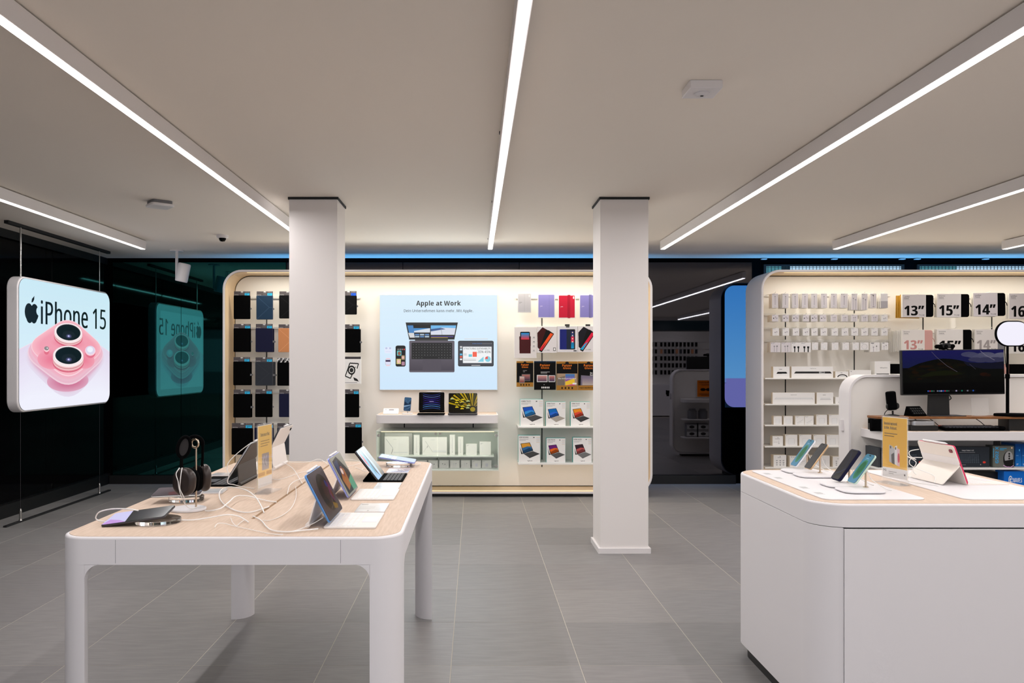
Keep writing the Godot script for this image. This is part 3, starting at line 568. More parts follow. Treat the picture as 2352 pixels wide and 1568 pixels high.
func draw_phone_sign() -> Texture2D:
	var c := Cv.new(1344, 960)
	var bg := Color8(202, 232, 244)
	c.vgrad(0, 0, 100, 56, bg, Color8(214, 236, 247))
	c.logo(11.6, 23, 21.5, g(8), bg)
	for d in [-0.22, 0.0, 0.22]: c.txt("iPhone 15", 57.6 + d, 24, 74.2, 19.4, g(8))
	for k in 30:   # the phone's back below its edge lines, paling downwards
		var t := k / 29.0
		c.poly([[0, 53.9 + t * 40], [11.4, 48.6 + t * 40], [88.5, 48.8 + t * 40], [100, 53.9 + t * 40], [100, 100], [0, 100]], Color8(228, 216, 236).lerp(Color8(240, 240, 252), t))
	c.line(0, 53.9, 12, 48.4, 0.3, Color8(248, 222, 230)); c.line(100, 53.9, 88, 48.4, 0.3, Color8(248, 222, 230))
	var D := func(l: float, r: float, t: float, b: float, my: float, cut: float, col: Color): c.poly(rounded([[l, my], [49.4, t], [r, my], [49.4, b]], cut), col)
	for k in 16:   # soft shade under the block, then its milky skirt
		var t := k / 15.0
		D.call(-4.0 + 6 * t, 103.0 - 6 * t, 34.0, 100.0 - 9 * t, 57.0, 0.36, Color8(230, 219, 236).lerp(Color8(222, 172, 196), t * t))
	c.glow(49.4, 79, 23, 9, Color8(196, 84, 122), Color8(222, 166, 190))
	D.call(-0.5, 99.5, 24, 87.5, 56, 0.33, Color8(240, 206, 218)); D.call(0.6, 98.4, 24, 86, 55.4, 0.33, Color8(234, 184, 202))
	for k in 8: D.call(2.2 + k * 0.3, 97 - k * 0.3, 24 + k * 0.2, 84 - k * 0.5, 54.4, 0.33, Color8(236, 190, 206).lerp(Color8(240, 176, 194), k / 7.0))
	D.call(4.4, 95.2, 24, 79.4, 51, 0.3, Color8(252, 216, 224))
	for k in 10: D.call(5.0 + k, 94.6 - k, 24.6 + k * 0.6, 78.4 - k * 0.8, 51, 0.3, Color8(248, 184, 196).lerp(Color8(242, 158, 176), k / 9.0))
	c.glow(32, 61, 15, 8, Color8(232, 116, 142), Color8(242, 158, 176)); c.glow(68, 62, 12, 7, Color8(236, 128, 152), Color8(242, 158, 176)); c.glow(49.4, 47.6, 19, 5, Color8(232, 120, 144), Color8(242, 158, 176))
	for d in [[38.3, 15.6, 7.7, 3.4], [57.7, 17.0, 8.2, 5.0]]:
		var y: float = d[0]; var rx: float = d[1]; var ry: float = d[2]; var dp: float = d[3]
		c.ell(49.4, y + dp + 1.0, rx * 1.02, ry, Color8(214, 96, 120))
		for k in 6: c.ell(49.4, y + dp * (1 - k / 6.0), rx, ry, [Color8(232, 150, 162), Color8(248, 206, 206), Color8(206, 140, 146), Color8(238, 190, 192), Color8(250, 226, 226), Color8(252, 240, 240)][k])
		c.ell(49.4, y, rx, ry, Color8(226, 206, 210)); c.ell(49.4, y, rx * 0.97, ry * 0.97, Color8(252, 238, 240)); c.ell(49.4, y, rx * 0.86, ry * 0.87, Color8(58, 52, 58)); c.ell(49.4, y + 0.3, rx * 0.83, ry * 0.84, Color8(12, 12, 16))
		c.ell(49.4, y + ry * 0.3, rx * 0.46, ry * 0.46, Color8(24, 25, 32)); c.ell(49.4, y + ry * 0.42, rx * 0.2, ry * 0.22, Color8(58, 58, 90)); c.ell(49.4, y + ry * 0.42, rx * 0.1, ry * 0.12, Color8(130, 130, 190)); c.ell(49.0, y + ry * 0.4, rx * 0.04, ry * 0.05, Color8(230, 230, 250))
	c.ell(25.9, 55, 2.5, 2.4, Color8(226, 110, 132)); c.ell(25.9, 53.2, 2.6, 2.1, Color8(252, 206, 212)); c.ell(25.9, 52.4, 2.3, 1.6, Color8(140, 132, 134)); c.ell(26.6, 52.2, 0.8, 0.5, g(225))
	c.ell(74.8, 55, 6.4, 4.6, Color8(226, 112, 138)); c.ell(74.8, 53.2, 6.5, 4.4, Color8(250, 212, 222)); c.ell(74.8, 52.6, 5.6, 3.8, Color8(222, 214, 236)); c.ell(74.4, 52.2, 3.6, 2.4, Color8(240, 242, 252))
	return ImageTexture.create_from_image(c.im)

func draw_work_poster() -> Texture2D:
	var c := Cv.new(1088, 880)
	c.vgrad(0, 0, 100, 100, Color8(218, 238, 250), Color8(206, 230, 250))
	c.txt("Apple at Work", 50, 9.4, 38, 7.0, g(38), true); c.txt("Dein Unternehmen kann mehr. Mit Apple.", 50, 17, 59, 3.9, g(62))
	c.poly([[22, 29], [66.5, 29], [63.5, 47], [25, 47.2]], g(44)); c.poly([[23, 31], [65.6, 31], [62.8, 46], [25.6, 46]], g(24))
	c.poly([[23.4, 32], [28.4, 32], [29.8, 45], [25.8, 45]], Color8(70, 130, 190)); c.poly([[24.2, 40], [29, 40], [29.8, 45], [25.6, 45]], g(215)); c.poly([[28.8, 35], [42.8, 35], [42.8, 39.5], [29.2, 39.5]], Color8(214, 222, 232)); c.poly([[28.8, 35], [42.8, 35], [36, 36.4], [29, 38]], Color8(70, 140, 200))
	for i in 3:
		for j in 2: c.rect(30 + i * 4.2, 41 + j * 2.2, 33.6 + i * 4.2, 42.6 + j * 2.2, Color8(170, 190, 205) if (i + j) % 2 else Color8(90, 130, 180))
	c.poly([[43.4, 32], [65, 32], [63.6, 42], [43.4, 42]], Color8(214, 218, 232)); c.poly([[43.4, 32], [65, 32], [64.6, 35], [52, 34.4], [43.4, 38]], Color8(110, 180, 230)); c.poly([[43.4, 36], [52, 34.6], [56, 36], [43.4, 38.4]], Color8(60, 90, 140)); c.line(52, 34, 53, 42, 0.3, Color8(140, 140, 150)); c.rect(43.6, 43.4, 62.6, 44.4, Color8(84, 70, 140)); c.rect(43.6, 44.8, 58, 45.2, Color8(200, 170, 50))
	c.rr(25.1, 48.2, 63.6, 81.6, 1, Color8(96, 90, 100)); c.vgrad(25.1, 64, 63.6, 80, Color8(92, 86, 96), Color8(68, 62, 72)); c.rect(30, 47, 58, 48.2, g(60)); c.rr(27, 50.4, 61.6, 67.8, 0.6, g(26))
	for r in 6:
		for k in 14: c.rr(27.5 + k * 2.42, 51 + r * 2.8, 29.6 + k * 2.42, 53.4 + r * 2.8, 0.2, g(16)); c.rect(28.3 + k * 2.42, 52 + r * 2.8, 28.8 + k * 2.42, 52.5 + r * 2.8, g(150))
	c.rect(37, 65, 50, 67.4, g(16)); c.rr(36.4, 68.6, 52.4, 80.4, 0.8, Color8(74, 68, 78)); c.rr(36.6, 68.8, 52.2, 80.2, 0.8, Color8(78, 72, 82))
	c.rr(66.6, 48.4, 97, 75.4, 1.4, g(38)); c.rr(67.3, 49.4, 96.3, 74.4, 0.8, Color8(62, 64, 72)); c.rect(70.8, 54.6, 95.2, 71.8, Color8(238, 240, 242)); c.txt("STRUCTURING SUSTAINABILITY", 83, 56.6, 22.5, 1.8, g(50))
	for i in 6: c.rect(68.2, 54 + i * 2.6, 70.2, 55.8 + i * 2.6, [g(200), Color8(190, 210, 220), g(60), Color8(90, 180, 220), Color8(226, 96, 74), g(230)][i])
	c.rect(75.6, 62.6, 78.6, 65.2, Color8(110, 196, 212)); c.rect(79, 60, 82.6, 65.2, Color8(240, 96, 74)); c.txt("20% 45%", 88.8, 60, 11, 2.6, g(50)); c.rect(71.6, 61.6, 74, 64, g(210)); c.bars(71.4, 67.6, 82, 3, 1.3, 0.4, g(160))
	c.poly([[83.4, 70.4], [88.4, 70.4], [88.4, 65]], Color8(130, 204, 222)); c.ell(92, 67.6, 2.4, 3, Color8(130, 204, 222)); c.poly([[89.6, 67.6], [92, 67.6], [92, 64.6], [90, 65.6]], Color8(230, 80, 70)); c.rect(78, 74, 85.6, 74.5, g(220))
	for i in 10: c.rect(79 + i * 1.7, 51, 79.8 + i * 1.7, 51.6, Color8(90, 140, 220) if i < 5 else g(150))
	c.rr(72, 45.8, 92, 46.6, 0.4, Color8(228, 234, 240)); c.rect(72, 46.5, 92, 46.8, Color8(180, 190, 204))
	c.rr(13.4, 53.4, 22, 75.6, 1.6, g(30)); c.rr(14, 54, 21.4, 75, 1.3, g(8)); c.rr(14.6, 58.8, 18.4, 64, 0.4, Color8(90, 186, 190)); c.ell(16.6, 61.6, 1.3, 1.9, Color8(140, 84, 66)); c.rr(18.4, 63.8, 21.2, 68.4, 0.4, Color8(170, 150, 110)); c.ell(19.8, 66, 0.9, 1.4, Color8(230, 180, 170)); c.rr(14.2, 67.4, 18, 73, 0.4, Color8(200, 190, 120)); c.ell(16, 70.2, 1.2, 2, Color8(236, 190, 180)); c.rr(18.6, 70.4, 21.2, 74.4, 0.4, Color8(176, 130, 150))
	for i in 4: c.ell(15.6 + i * 1.7, 57.4, 0.6, 0.8, Color8(226, 60, 60) if i == 3 else g(140))
	c.rr(4, 55, 10.4, 61.6, 1.2, Color8(226, 232, 250)); c.ell(5.6, 56.2, 0.9, 1, Color8(186, 196, 226)); c.ell(8.8, 56.2, 0.9, 1, Color8(186, 196, 226)); c.rect(5, 59.6, 9.6, 60, Color8(204, 212, 238))
	c.rect(5.4, 66.6, 8.6, 68, Color8(246, 206, 216)); c.rect(5.4, 73.4, 8.6, 75, Color8(246, 206, 216)); c.rr(4.6, 67.6, 9.4, 74, 1, Color8(200, 196, 206)); c.rr(5, 68, 9, 73.6, 0.8, Color8(220, 222, 244)); c.rect(5, 68.6, 9, 70.4, Color8(48, 30, 70))
	return ImageTexture.create_from_image(c.im)

# ---------------------------------------------------------------- the scene
func _ready():
	# camera
	var cam := Camera3D.new(); cam.name = "camera"; add_child(cam)
	cam.projection = Camera3D.PROJECTION_FRUSTUM; cam.near = 0.1; cam.far = 60.0
	cam.size = 1568.0 / F * 0.1
	cam.frustum_offset = Vector2((1176.0 - CX) / F * 0.1, (CY - 784.0) / F * 0.1)
	cam.position = Vector3(0, EYE, 0)
	cam.current = true
	# environment: a closed room, the little sky is only behind the windows
	var we := WorldEnvironment.new(); we.name = "world_environment"; add_child(we)
	var env := Environment.new(); we.environment = env
	env.background_mode = Environment.BG_COLOR; env.background_color = Color(0.35, 0.5, 0.7)
	env.tonemap_mode = Environment.TONE_MAPPER_LINEAR; env.tonemap_exposure = 1.0
	env.sdfgi_enabled = true; env.ssao_enabled = true; env.ssil_enabled = true
	# large lights: six ceiling lines, two lit wall units, an unseen window light behind the camera
	for k in 6: area("strip_light", Vector3(STRIPS[k], 2.542, strip_mid(k)), Vector2(0.036, strip_len(k)), Vector3.DOWN, Color(1.0, 0.985, 0.985), 6.0 * strip_len(k) / 9.7)
	for u in [[-2.645, 1.876], [3.02, 6.95]]:
		area("unit_light", Vector3((u[0] + u[1]) / 2, 2.335, -(UF + 0.03)), Vector2(u[1] - u[0] - 0.5, 0.012), Vector3(0, -1.0, -0.12), Color(1.0, 0.965, 0.89), 1.3 if u[0] < 0 else 0.74)
		area("unseen_unit_front_light", Vector3((u[0] + u[1]) / 2, 2.335, -(UF + 0.02)), Vector2(u[1] - u[0] - 0.5, 0.012), Vector3(0, -0.6, 0.8), Color(1.0, 0.97, 0.9), 1.5 if u[0] < 0 else 0.6)  # unseen outward throw, placed to light the floor before the units
		area("unit_light", Vector3((u[0] + u[1]) / 2, 0.09, -(UF + 0.03)), Vector2(u[1] - u[0] - 0.5, 0.012), Vector3(0, 1.0, -0.12), Color(1.0, 0.96, 0.9), 0.22)
	area("unseen_front_light", Vector3(-0.3, 1.35, 2.6), Vector2(6.4, 1.5), Vector3(0, -0.4, -1), Color(0.93, 0.94, 1.0), 2.6)  # unseen, behind the camera; placed to light the faces turned this way
	rng.seed = 7
	make_materials()
	room()
	ceiling_things()
	light_signs()
	wall_unit_left()
	wall_unit_right()
	gondola()
	table()
	counter()
	rear_side()

const STRIPS := [-3.306, -1.572, 0.161, 1.884, 3.607, 5.3]
func strip_len(k: int) -> float: return 4.4 if k == 0 else 9.7
func strip_mid(k: int) -> float: return -7.7 + strip_len(k) / 2

func noise_tex(freq: float, lo: Color, hi: Color, oct := 4, kind := FastNoiseLite.TYPE_SIMPLEX_SMOOTH, seed_ := 3) -> NoiseTexture2D:
	var n := FastNoiseLite.new(); n.noise_type = kind; n.frequency = freq; n.fractal_octaves = oct; n.seed = seed_
	var t := NoiseTexture2D.new(); t.width = 512; t.height = 512; t.seamless = true; t.noise = n
	var gr := Gradient.new(); gr.set_color(0, lo); gr.set_color(1, hi); t.color_ramp = gr
	return t

func make_materials():
	M.white = mat(Color8(236, 232, 232), 0.38)
	M.satin = mat(Color8(228, 225, 227), 0.4, 0.0, 0.3)
	M.paint = mat(Color8(238, 233, 230), 0.75)
	M.ceiling = mat(Color8(246, 237, 225), 0.9)
	M.panel = mat(Color8(243, 239, 233), 0.55)
	M.shelf = mat(Color8(240, 238, 234), 0.4)
	M.dark = mat(Color8(24, 24, 26), 0.6)
	M.black = mat(Color8(8, 8, 9), 0.5)
	M.gap = mat(Color8(30, 31, 33), 0.8)
	M.case_black = mat(Color8(7, 7, 8), 0.85, 0, 0.12); M.wall_black = mat(Color8(5, 5, 6), 0.9, 0, 0.1)
	M.case_navy = mat(Color8(20, 22, 52), 0.7, 0, 0.3)
	M.case_dark_grey = mat(Color8(48, 52, 60), 0.7)
	M.grey = mat(Color8(120, 120, 124), 0.5)
	M.steel = mat(Color8(190, 188, 184), 0.28, 1.0)
	M.gold = mat(Color8(206, 188, 166), 0.3, 1.0)
	M.alu = mat(Color8(196, 198, 202), 0.35, 0.9)
	M.space_grey = mat(Color8(74, 72, 76), 0.4, 0.7)
	M.carton = mat(Color8(240, 237, 230), 0.6)
	M.carton_cream = mat(Color8(236, 224, 204), 0.6)
	M.teal = mat(Color8(64, 190, 182), 0.5)
	M.brass = mat(Color8(196, 146, 44), 0.5)
	M.cable = mat(Color8(244, 242, 240), 0.4)
	M.clear = mat(Color(1, 1, 1, 0.06), 0.05); M.clear.transparency = BaseMaterial3D.TRANSPARENCY_ALPHA
	M.pane = mat(Color(0.96, 1.0, 0.98, 0.05), 0.02); M.pane.transparency = BaseMaterial3D.TRANSPARENCY_ALPHA
	M.acrylic = mat(Color(1, 1, 1, 0.0), 0.03); M.acrylic.refraction_enabled = true; M.acrylic.refraction_scale = 0.049; M.acrylic.transparency = BaseMaterial3D.TRANSPARENCY_ALPHA
	M.glass_black = mat(Color8(6, 6, 7), 0.06, 0, 0.15)
	M.glass_teal = mat(Color(0.18, 0.42, 0.41), 0.015, 1.0)
	M.glass_smoke = mat(Color(0.34, 0.34, 0.37), 0.015, 1.0)
	M.lamp = glowing(Color(1.0, 0.97, 0.96), 4.0)
	M.warm_led = glowing(Color(1.0, 0.88, 0.66), 2.5)
	M.unseen_pane = glowing(Color(0.9, 0.94, 1.0), 0.6); M.sky_pane = glowing(Color8(178, 214, 240), 0.9); M.teal_pane = glowing(Color8(96, 166, 180), 0.55); M.dim_pane = glowing(Color8(34, 66, 76), 0.3)  # the first glows for the unseen window behind the camera
	M.wood = mat(Color8(220, 199, 182), 0.6, 0.0, 0.15)
	M.wood.albedo_texture = noise_tex(0.02, Color(0.93, 0.92, 0.9), Color(1, 1, 1), 5); M.wood.uv1_triplanar = true; M.wood.uv1_world_triplanar = true; M.wood.uv1_scale = Vector3(9, 3, 0.8)
	M.wood_edge = mat(Color8(226, 200, 164), 0.5)
	M.wood_dark = mat(Color8(158, 104, 54), 0.45); M.wood_dark.albedo_texture = noise_tex(0.03, Color(0.75, 0.7, 0.66), Color(1, 1, 1), 5); M.wood_dark.uv1_triplanar = true; M.wood_dark.uv1_world_triplanar = true; M.wood_dark.uv1_scale = Vector3(0.8, 4, 9)
	M.slot = mat(Color8(150, 116, 80), 0.7)
	var streak := noise_tex(0.018, Color(0.9, 0.9, 0.905), Color(1.0, 1.0, 1.0), 6)
	for k in 4:
		var t = mat([Color8(136, 133, 132), Color8(141, 138, 136), Color8(130, 128, 127), Color8(138, 136, 135)][k], 0.44, 0, 0.4)
		t.albedo_texture = streak; t.uv1_triplanar = true; t.uv1_world_triplanar = true; t.uv1_scale = Vector3(0.5, 1, 4.0); t.uv1_offset = Vector3(0.13 * k, 0, 0.37 * k)
		M["tile_%d" % k] = t
	M.grout = mat(Color8(184, 177, 166), 0.9)
	var sheet := draw_prints()
	M.print = mat(Color.WHITE, 0.6, 0.0, 0.2); M.print.albedo_texture = sheet
	M.print_gloss = mat(Color.WHITE, 0.12); M.print_gloss.albedo_texture = sheet
	M.screen = screen_mat(draw_screens(), 1.0); M.screen.metallic_specular = 0.3
	M.screen_dim = screen_mat(M.screen.emission_texture, 0.5, 0.1); M.screen_dim.metallic_specular = 0.15
	M.phone_sign = screen_mat(draw_phone_sign(), 1.0, 0.3)
	M.work_poster = screen_mat(draw_work_poster(), 1.0, 0.3)
	M.blue_sign = screen_mat(blue_gradient(), 5.5, 0.3)

func blue_gradient() -> Texture2D:
	var c := Cv.new(64, 256)
	c.vgrad(0, 0, 100, 80, Color8(66, 150, 222), Color8(112, 186, 234)); c.rect(0, 80, 100, 100, Color8(128, 128, 196)); c.poly([[0, 80], [100, 76], [100, 84], [0, 84]], Color8(128, 128, 196))
	return ImageTexture.create_from_image(c.im)

func structure(called: String, mesh: Mesh, label := "") -> MeshInstance3D:
	return solo(called, label, "", mesh, Transform3D.IDENTITY, "", "structure")

func slab(c: Vector3, s: Vector3, m: Material, b := 0.0) -> ArrayMesh:
	var mb := MB.new(); bx(mb, c, s, b); return mb.mesh(m)

func room():
	# floor: a bed of grout with one tile of 0.6 m after another in it
	var fl := structure("floor", slab(Vector3(1.5, -0.0555, -3.2), Vector3(11.9, 0.11, 12.2), M.grout), "grey floor of large stone tiles with pale joints")
	var tm := MB.new(); prism(tm, null, upright(Vector3.ZERO), rrect(0.5965, 0.5965, 0.0), 0.006, 0.0005, Rect2(0, 0, 1, 1), 1)
	var meshes := []
	for k in 4: meshes.append(tm.mesh(M["tile_%d" % k]))
	var rest := MB.new()
	for r in range(-9, 10):
		for k in range(-7, 13):
			var x := -0.107 + 0.6 * k + 0.3; var z := 3.587 + 0.6 * r + 0.3
			if x - 0.3 > 7.3 or x + 0.3 < -4.35 or z - 0.3 > 9.02: continue
			if z > 1.3 and x < 6.6:
				var o := obj("tile", meshes[rng.randi() % 4], fl); o.position = Vector3(x, -0.0027, -z)
			else: prism(rest, null, upright(Vector3(x, -0.0027, -z)), rrect(0.5965, 0.5965, 0.0), 0.006, 0.0005, Rect2(0, 0, 1, 1), 1)
	obj("tile_field", rest.mesh(M.tile_1), fl).set_meta("kind", "stuff")
	structure("ceiling", slab(Vector3(1.5, CEIL + 0.06, -3.2), Vector3(11.9, 0.12, 12.2), M.ceiling), "plain warm white ceiling")
	var wl := structure("wall_left", slab(Vector3(-4.36, CEIL / 2, -3.2), Vector3(0.14, CEIL, 12.2), M.black), "black glass wall on the left")
	for k in 8:
		obj("pane", slab(Vector3(-4.28, 1.345, -(8.34 - k * 1.3)), Vector3(0.012, 2.42, 1.296), M.glass_black), wl)
	var wb := structure("wall_back", slab(Vector3(1.5, CEIL / 2, -(BACK + 0.08)), Vector3(11.9, CEIL, 0.12), M.wall_black), "black wall with dark mirror glass at the back")
	for k in 2:   # teal mirror glass left of the wall unit, smoke coloured glass behind it and beyond
		var x0: float = [-4.22, -3.42][k]; var x1: float = [-3.425, -2.2][k]
		obj("pane", slab(Vector3((x0 + x1) / 2, 1.345, -(BACK + 0.008)), Vector3(x1 - x0, 2.48, 0.012), M.glass_teal), wb)
	for k in 4:
		var x0: float = -2.19 + k * 1.36
		obj("pane", slab(Vector3(x0 + 0.677, 1.345, -(BACK + 0.008)), Vector3(1.354, 2.48, 0.012), M.glass_smoke), wb)
	for p in [1756, 1918, 2074, 2109, 2266]:
		obj("clip", slab(Vector3(X(p, 8.98), Y(594.6, 8.98), -BACK), Vector3(0.06, 0.008, 0.05), M.white, 0.002), wb)
	structure("wall_right", slab(Vector3(7.37, CEIL / 2, -3.2), Vector3(0.14, CEIL, 12.2), M.paint), "white wall beyond the right edge")
	structure("wall_rear", slab(Vector3(1.5, CEIL / 2, 2.75), Vector3(11.9, CEIL, 0.14), M.paint), "white wall behind the camera")
	# windows over the right wall unit, small panes between dark bars
	for w in [[3.41, 4.99, [[0.0, 0.115, 1], [0.115, 0.18, 2], [0.18, 1.0, 0]]], [5.2, 6.9, [[0.0, 0.26, 1], [0.26, 1.0, 0]]]]:
		var x0: float = w[0]; var x1: float = w[1]
		var fm := MB.new()
		for b in [[x0 - 0.03, x0, 2.28, 2.56], [x1, x1 + 0.03, 2.28, 2.56], [x0, x1, 2.54, 2.56], [x0, x1, 2.28, 2.3]]:
			bx(fm, Vector3((b[0] + b[1]) / 2, (b[2] + b[3]) / 2, -(BACK + 0.004)), Vector3(b[1] - b[0], b[3] - b[2], 0.03), 0.002)
		var wd := structure("window_1" if x0 < 4 else "window_2", fm.mesh(M.black), "high strip window of small blue panes %s" % ("above the white accessory boxes" if x0 < 4 else "above the laptop sleeves"))
		for p in w[2]:
			obj("pane", slab(Vector3(lerpf(x0, x1, (p[0] + p[1]) / 2), 2.42, -(BACK + 0.012)), Vector3((x1 - x0) * (p[1] - p[0]), 0.24, 0.008), [M.sky_pane, M.teal_pane, M.dim_pane][p[2]]), wd)
		var gm := MB.new()
		for i in int((x1 - x0) / 0.0405): bx(gm, Vector3(x0 + 0.0405 * (i + 0.5), 2.42, -(BACK - 0.004)), Vector3(0.004, 0.24, 0.006))
		bx(gm, Vector3((x0 + x1) / 2, 2.525, -(BACK - 0.004)), Vector3(x1 - x0, 0.004, 0.006))
		obj("muntin_grid", gm.mesh(M.black), wd).set_meta("kind", "stuff")
	# two square columns with a low skirting and a dark gap under the ceiling
	for k in 2:
		var cx: float = [-1.1918, 1.1125][k]
		var o := structure(["column", "column_001"][k], slab(Vector3(cx, 1.31, -5.88), Vector3(0.356, 2.62, 0.345), M.paint), ["square white column behind the tablet table", "square white column between the wall unit and the counter"][k])
		var sk := MB.new()
		bx(sk, Vector3(cx, 0.02, -5.7), Vector3(0.388, 0.04, 0.016), 0.001); bx(sk, Vector3(cx, 0.02, -6.06), Vector3(0.388, 0.04, 0.016), 0.001)
		for s in [-1, 1]: bx(sk, Vector3(cx + s * 0.186, 0.02, -5.88), Vector3(0.016, 0.04, 0.345), 0.001)
		obj("skirting", sk.mesh(M.white), o)
		obj("shadow_gap", slab(Vector3(cx, 2.6285, -5.88), Vector3(0.372, 0.017, 0.361), M.gap), o)  # dark slab, the shade of the gap put into its colour
	# dark glass base rails
	structure("baseboard_left", slab(Vector3(-4.272, 0.06, -3.2), Vector3(0.03, 0.12, 12.0), M.black), "black base rail along the left glass wall")
	structure("baseboard_back", slab(Vector3(-0.6, 0.05, -(BACK - 0.012)), Vector3(7.3, 0.1, 0.024), M.black), "black base rail along the back glass wall")

func ceiling_things():
	var where := ["far left, beside the hanging phone sign", "left, running to the left column", "centre, running towards the work poster", "right, ending beside the right column", "right, ending above the peg boxes", "far right, ending above the laptop sleeves"]
	for k in 6:
		var x: float = STRIPS[k]
		var t := thing("ceiling_strip_lamp", "long slim white ceiling lamp line at the %s" % where[k], "lamp", Vector3(x, 2.63, strip_mid(k)), 0, "ceiling lamp lines")
		var h := MB.new(); bx(h, Vector3(0, -0.0425, 0), Vector3(0.048, 0.081, strip_len(k) + 0.02), 0.002)
		obj("housing", h.mesh(M.white), t)
		var d := MB.new(); bx(d, Vector3(0, -0.0845, 0), Vector3(0.038, 0.005, strip_len(k)), 0.001)
		obj("diffuser", d.mesh(M.lamp), t)
		for q in 6 if k > 0 else 3:
			var cm := MB.new(); bx(cm, Vector3(-0.018 if k < 3 else 0.018, 0.003, -strip_len(k) / 2 + 0.1 + q * 1.75), Vector3(0.02, 0.012, 0.03), 0.001)
			obj("clip", cm.mesh(M.dark), t)
	var s := thing("ceiling_sensor", "square white sensor box on the ceiling between two lamp lines", "sensor", Vector3(1.008, CEIL, -3.411))
	var b := MB.new(); prism(b, null, upright(Vector3(0, -0.018, 0)), rrect(0.143, 0.139, 0.006, 3), 0.036, 0.004); obj("body", b.mesh(M.white), s)
	var l := MB.new(); lathe(l, Transform3D.IDENTITY, [[0.034, -0.036], [0.034, -0.04], [0.022, -0.041], [0.014, -0.046], [0.0, -0.047]]); obj("lens_ring", l.mesh(M.satin), s)
	l = MB.new(); bx(l, Vector3(0.0, -0.047, 0.0), Vector3(0.012, 0.004, 0.008)); obj("lens", l.mesh(M.dark), s)
	s = thing("ceiling_detector", "flat white detector box turned corner-on near the left wall", "detector", Vector3(-2.39, CEIL, -5.86), 0.7)
	b = MB.new(); prism(b, null, upright(Vector3(0, -0.012, 0)), rrect(0.15, 0.15, 0.02, 4), 0.024, 0.004); obj("base", b.mesh(M.grey), s)
	b = MB.new(); prism(b, null, upright(Vector3(0, -0.034, 0)), rrect(0.17, 0.17, 0.025, 4), 0.02, 0.006); obj("cover", b.mesh(M.white), s)
	s = thing("dome_camera", "small white dome camera on the ceiling above the left wall unit", "camera", Vector3(X(511, 7.4), CEIL, -7.4))
	b = MB.new(); lathe(b, Transform3D.IDENTITY, [[0.0, 0.0], [0.055, 0.0], [0.055, -0.022], [0.042, -0.03], [0.0, -0.03]]); obj("base", b.mesh(M.white), s)
	b = MB.new(); lathe(b, Transform3D.IDENTITY, [[0.034, -0.03], [0.031, -0.046], [0.022, -0.058], [0.0, -0.063]]); obj("dome", b.mesh(M.glass_black), s)
	s = thing("ceiling_spotlight", "white cylinder spotlight on a rod left of the wall unit", "spotlight", Vector3(X(406, 8.4), CEIL, -8.4))
	b = MB.new(); lathe(b, Transform3D.IDENTITY, [[0.0, 0.0], [0.07, 0.0], [0.07, -0.014], [0.0, -0.014]]); obj("rose", b.mesh(M.white), s)
	b = MB.new(); tube(b, [Vector3(0, 0, 0), Vector3(0, -0.3, 0)], 0.016, 10); obj("rod", b.mesh(M.white), s)
	b = MB.new(); lathe(b, Transform3D(Basis(Vector3(0, 0, 1), -0.2), Vector3(0.075, -0.245, 0.02)), [[0.0, 0.1], [0.058, 0.1], [0.066, 0.09], [0.066, -0.09], [0.06, -0.1], [0.05, -0.092], [0.0, -0.09]], 24); obj("head", b.mesh(M.white), s)

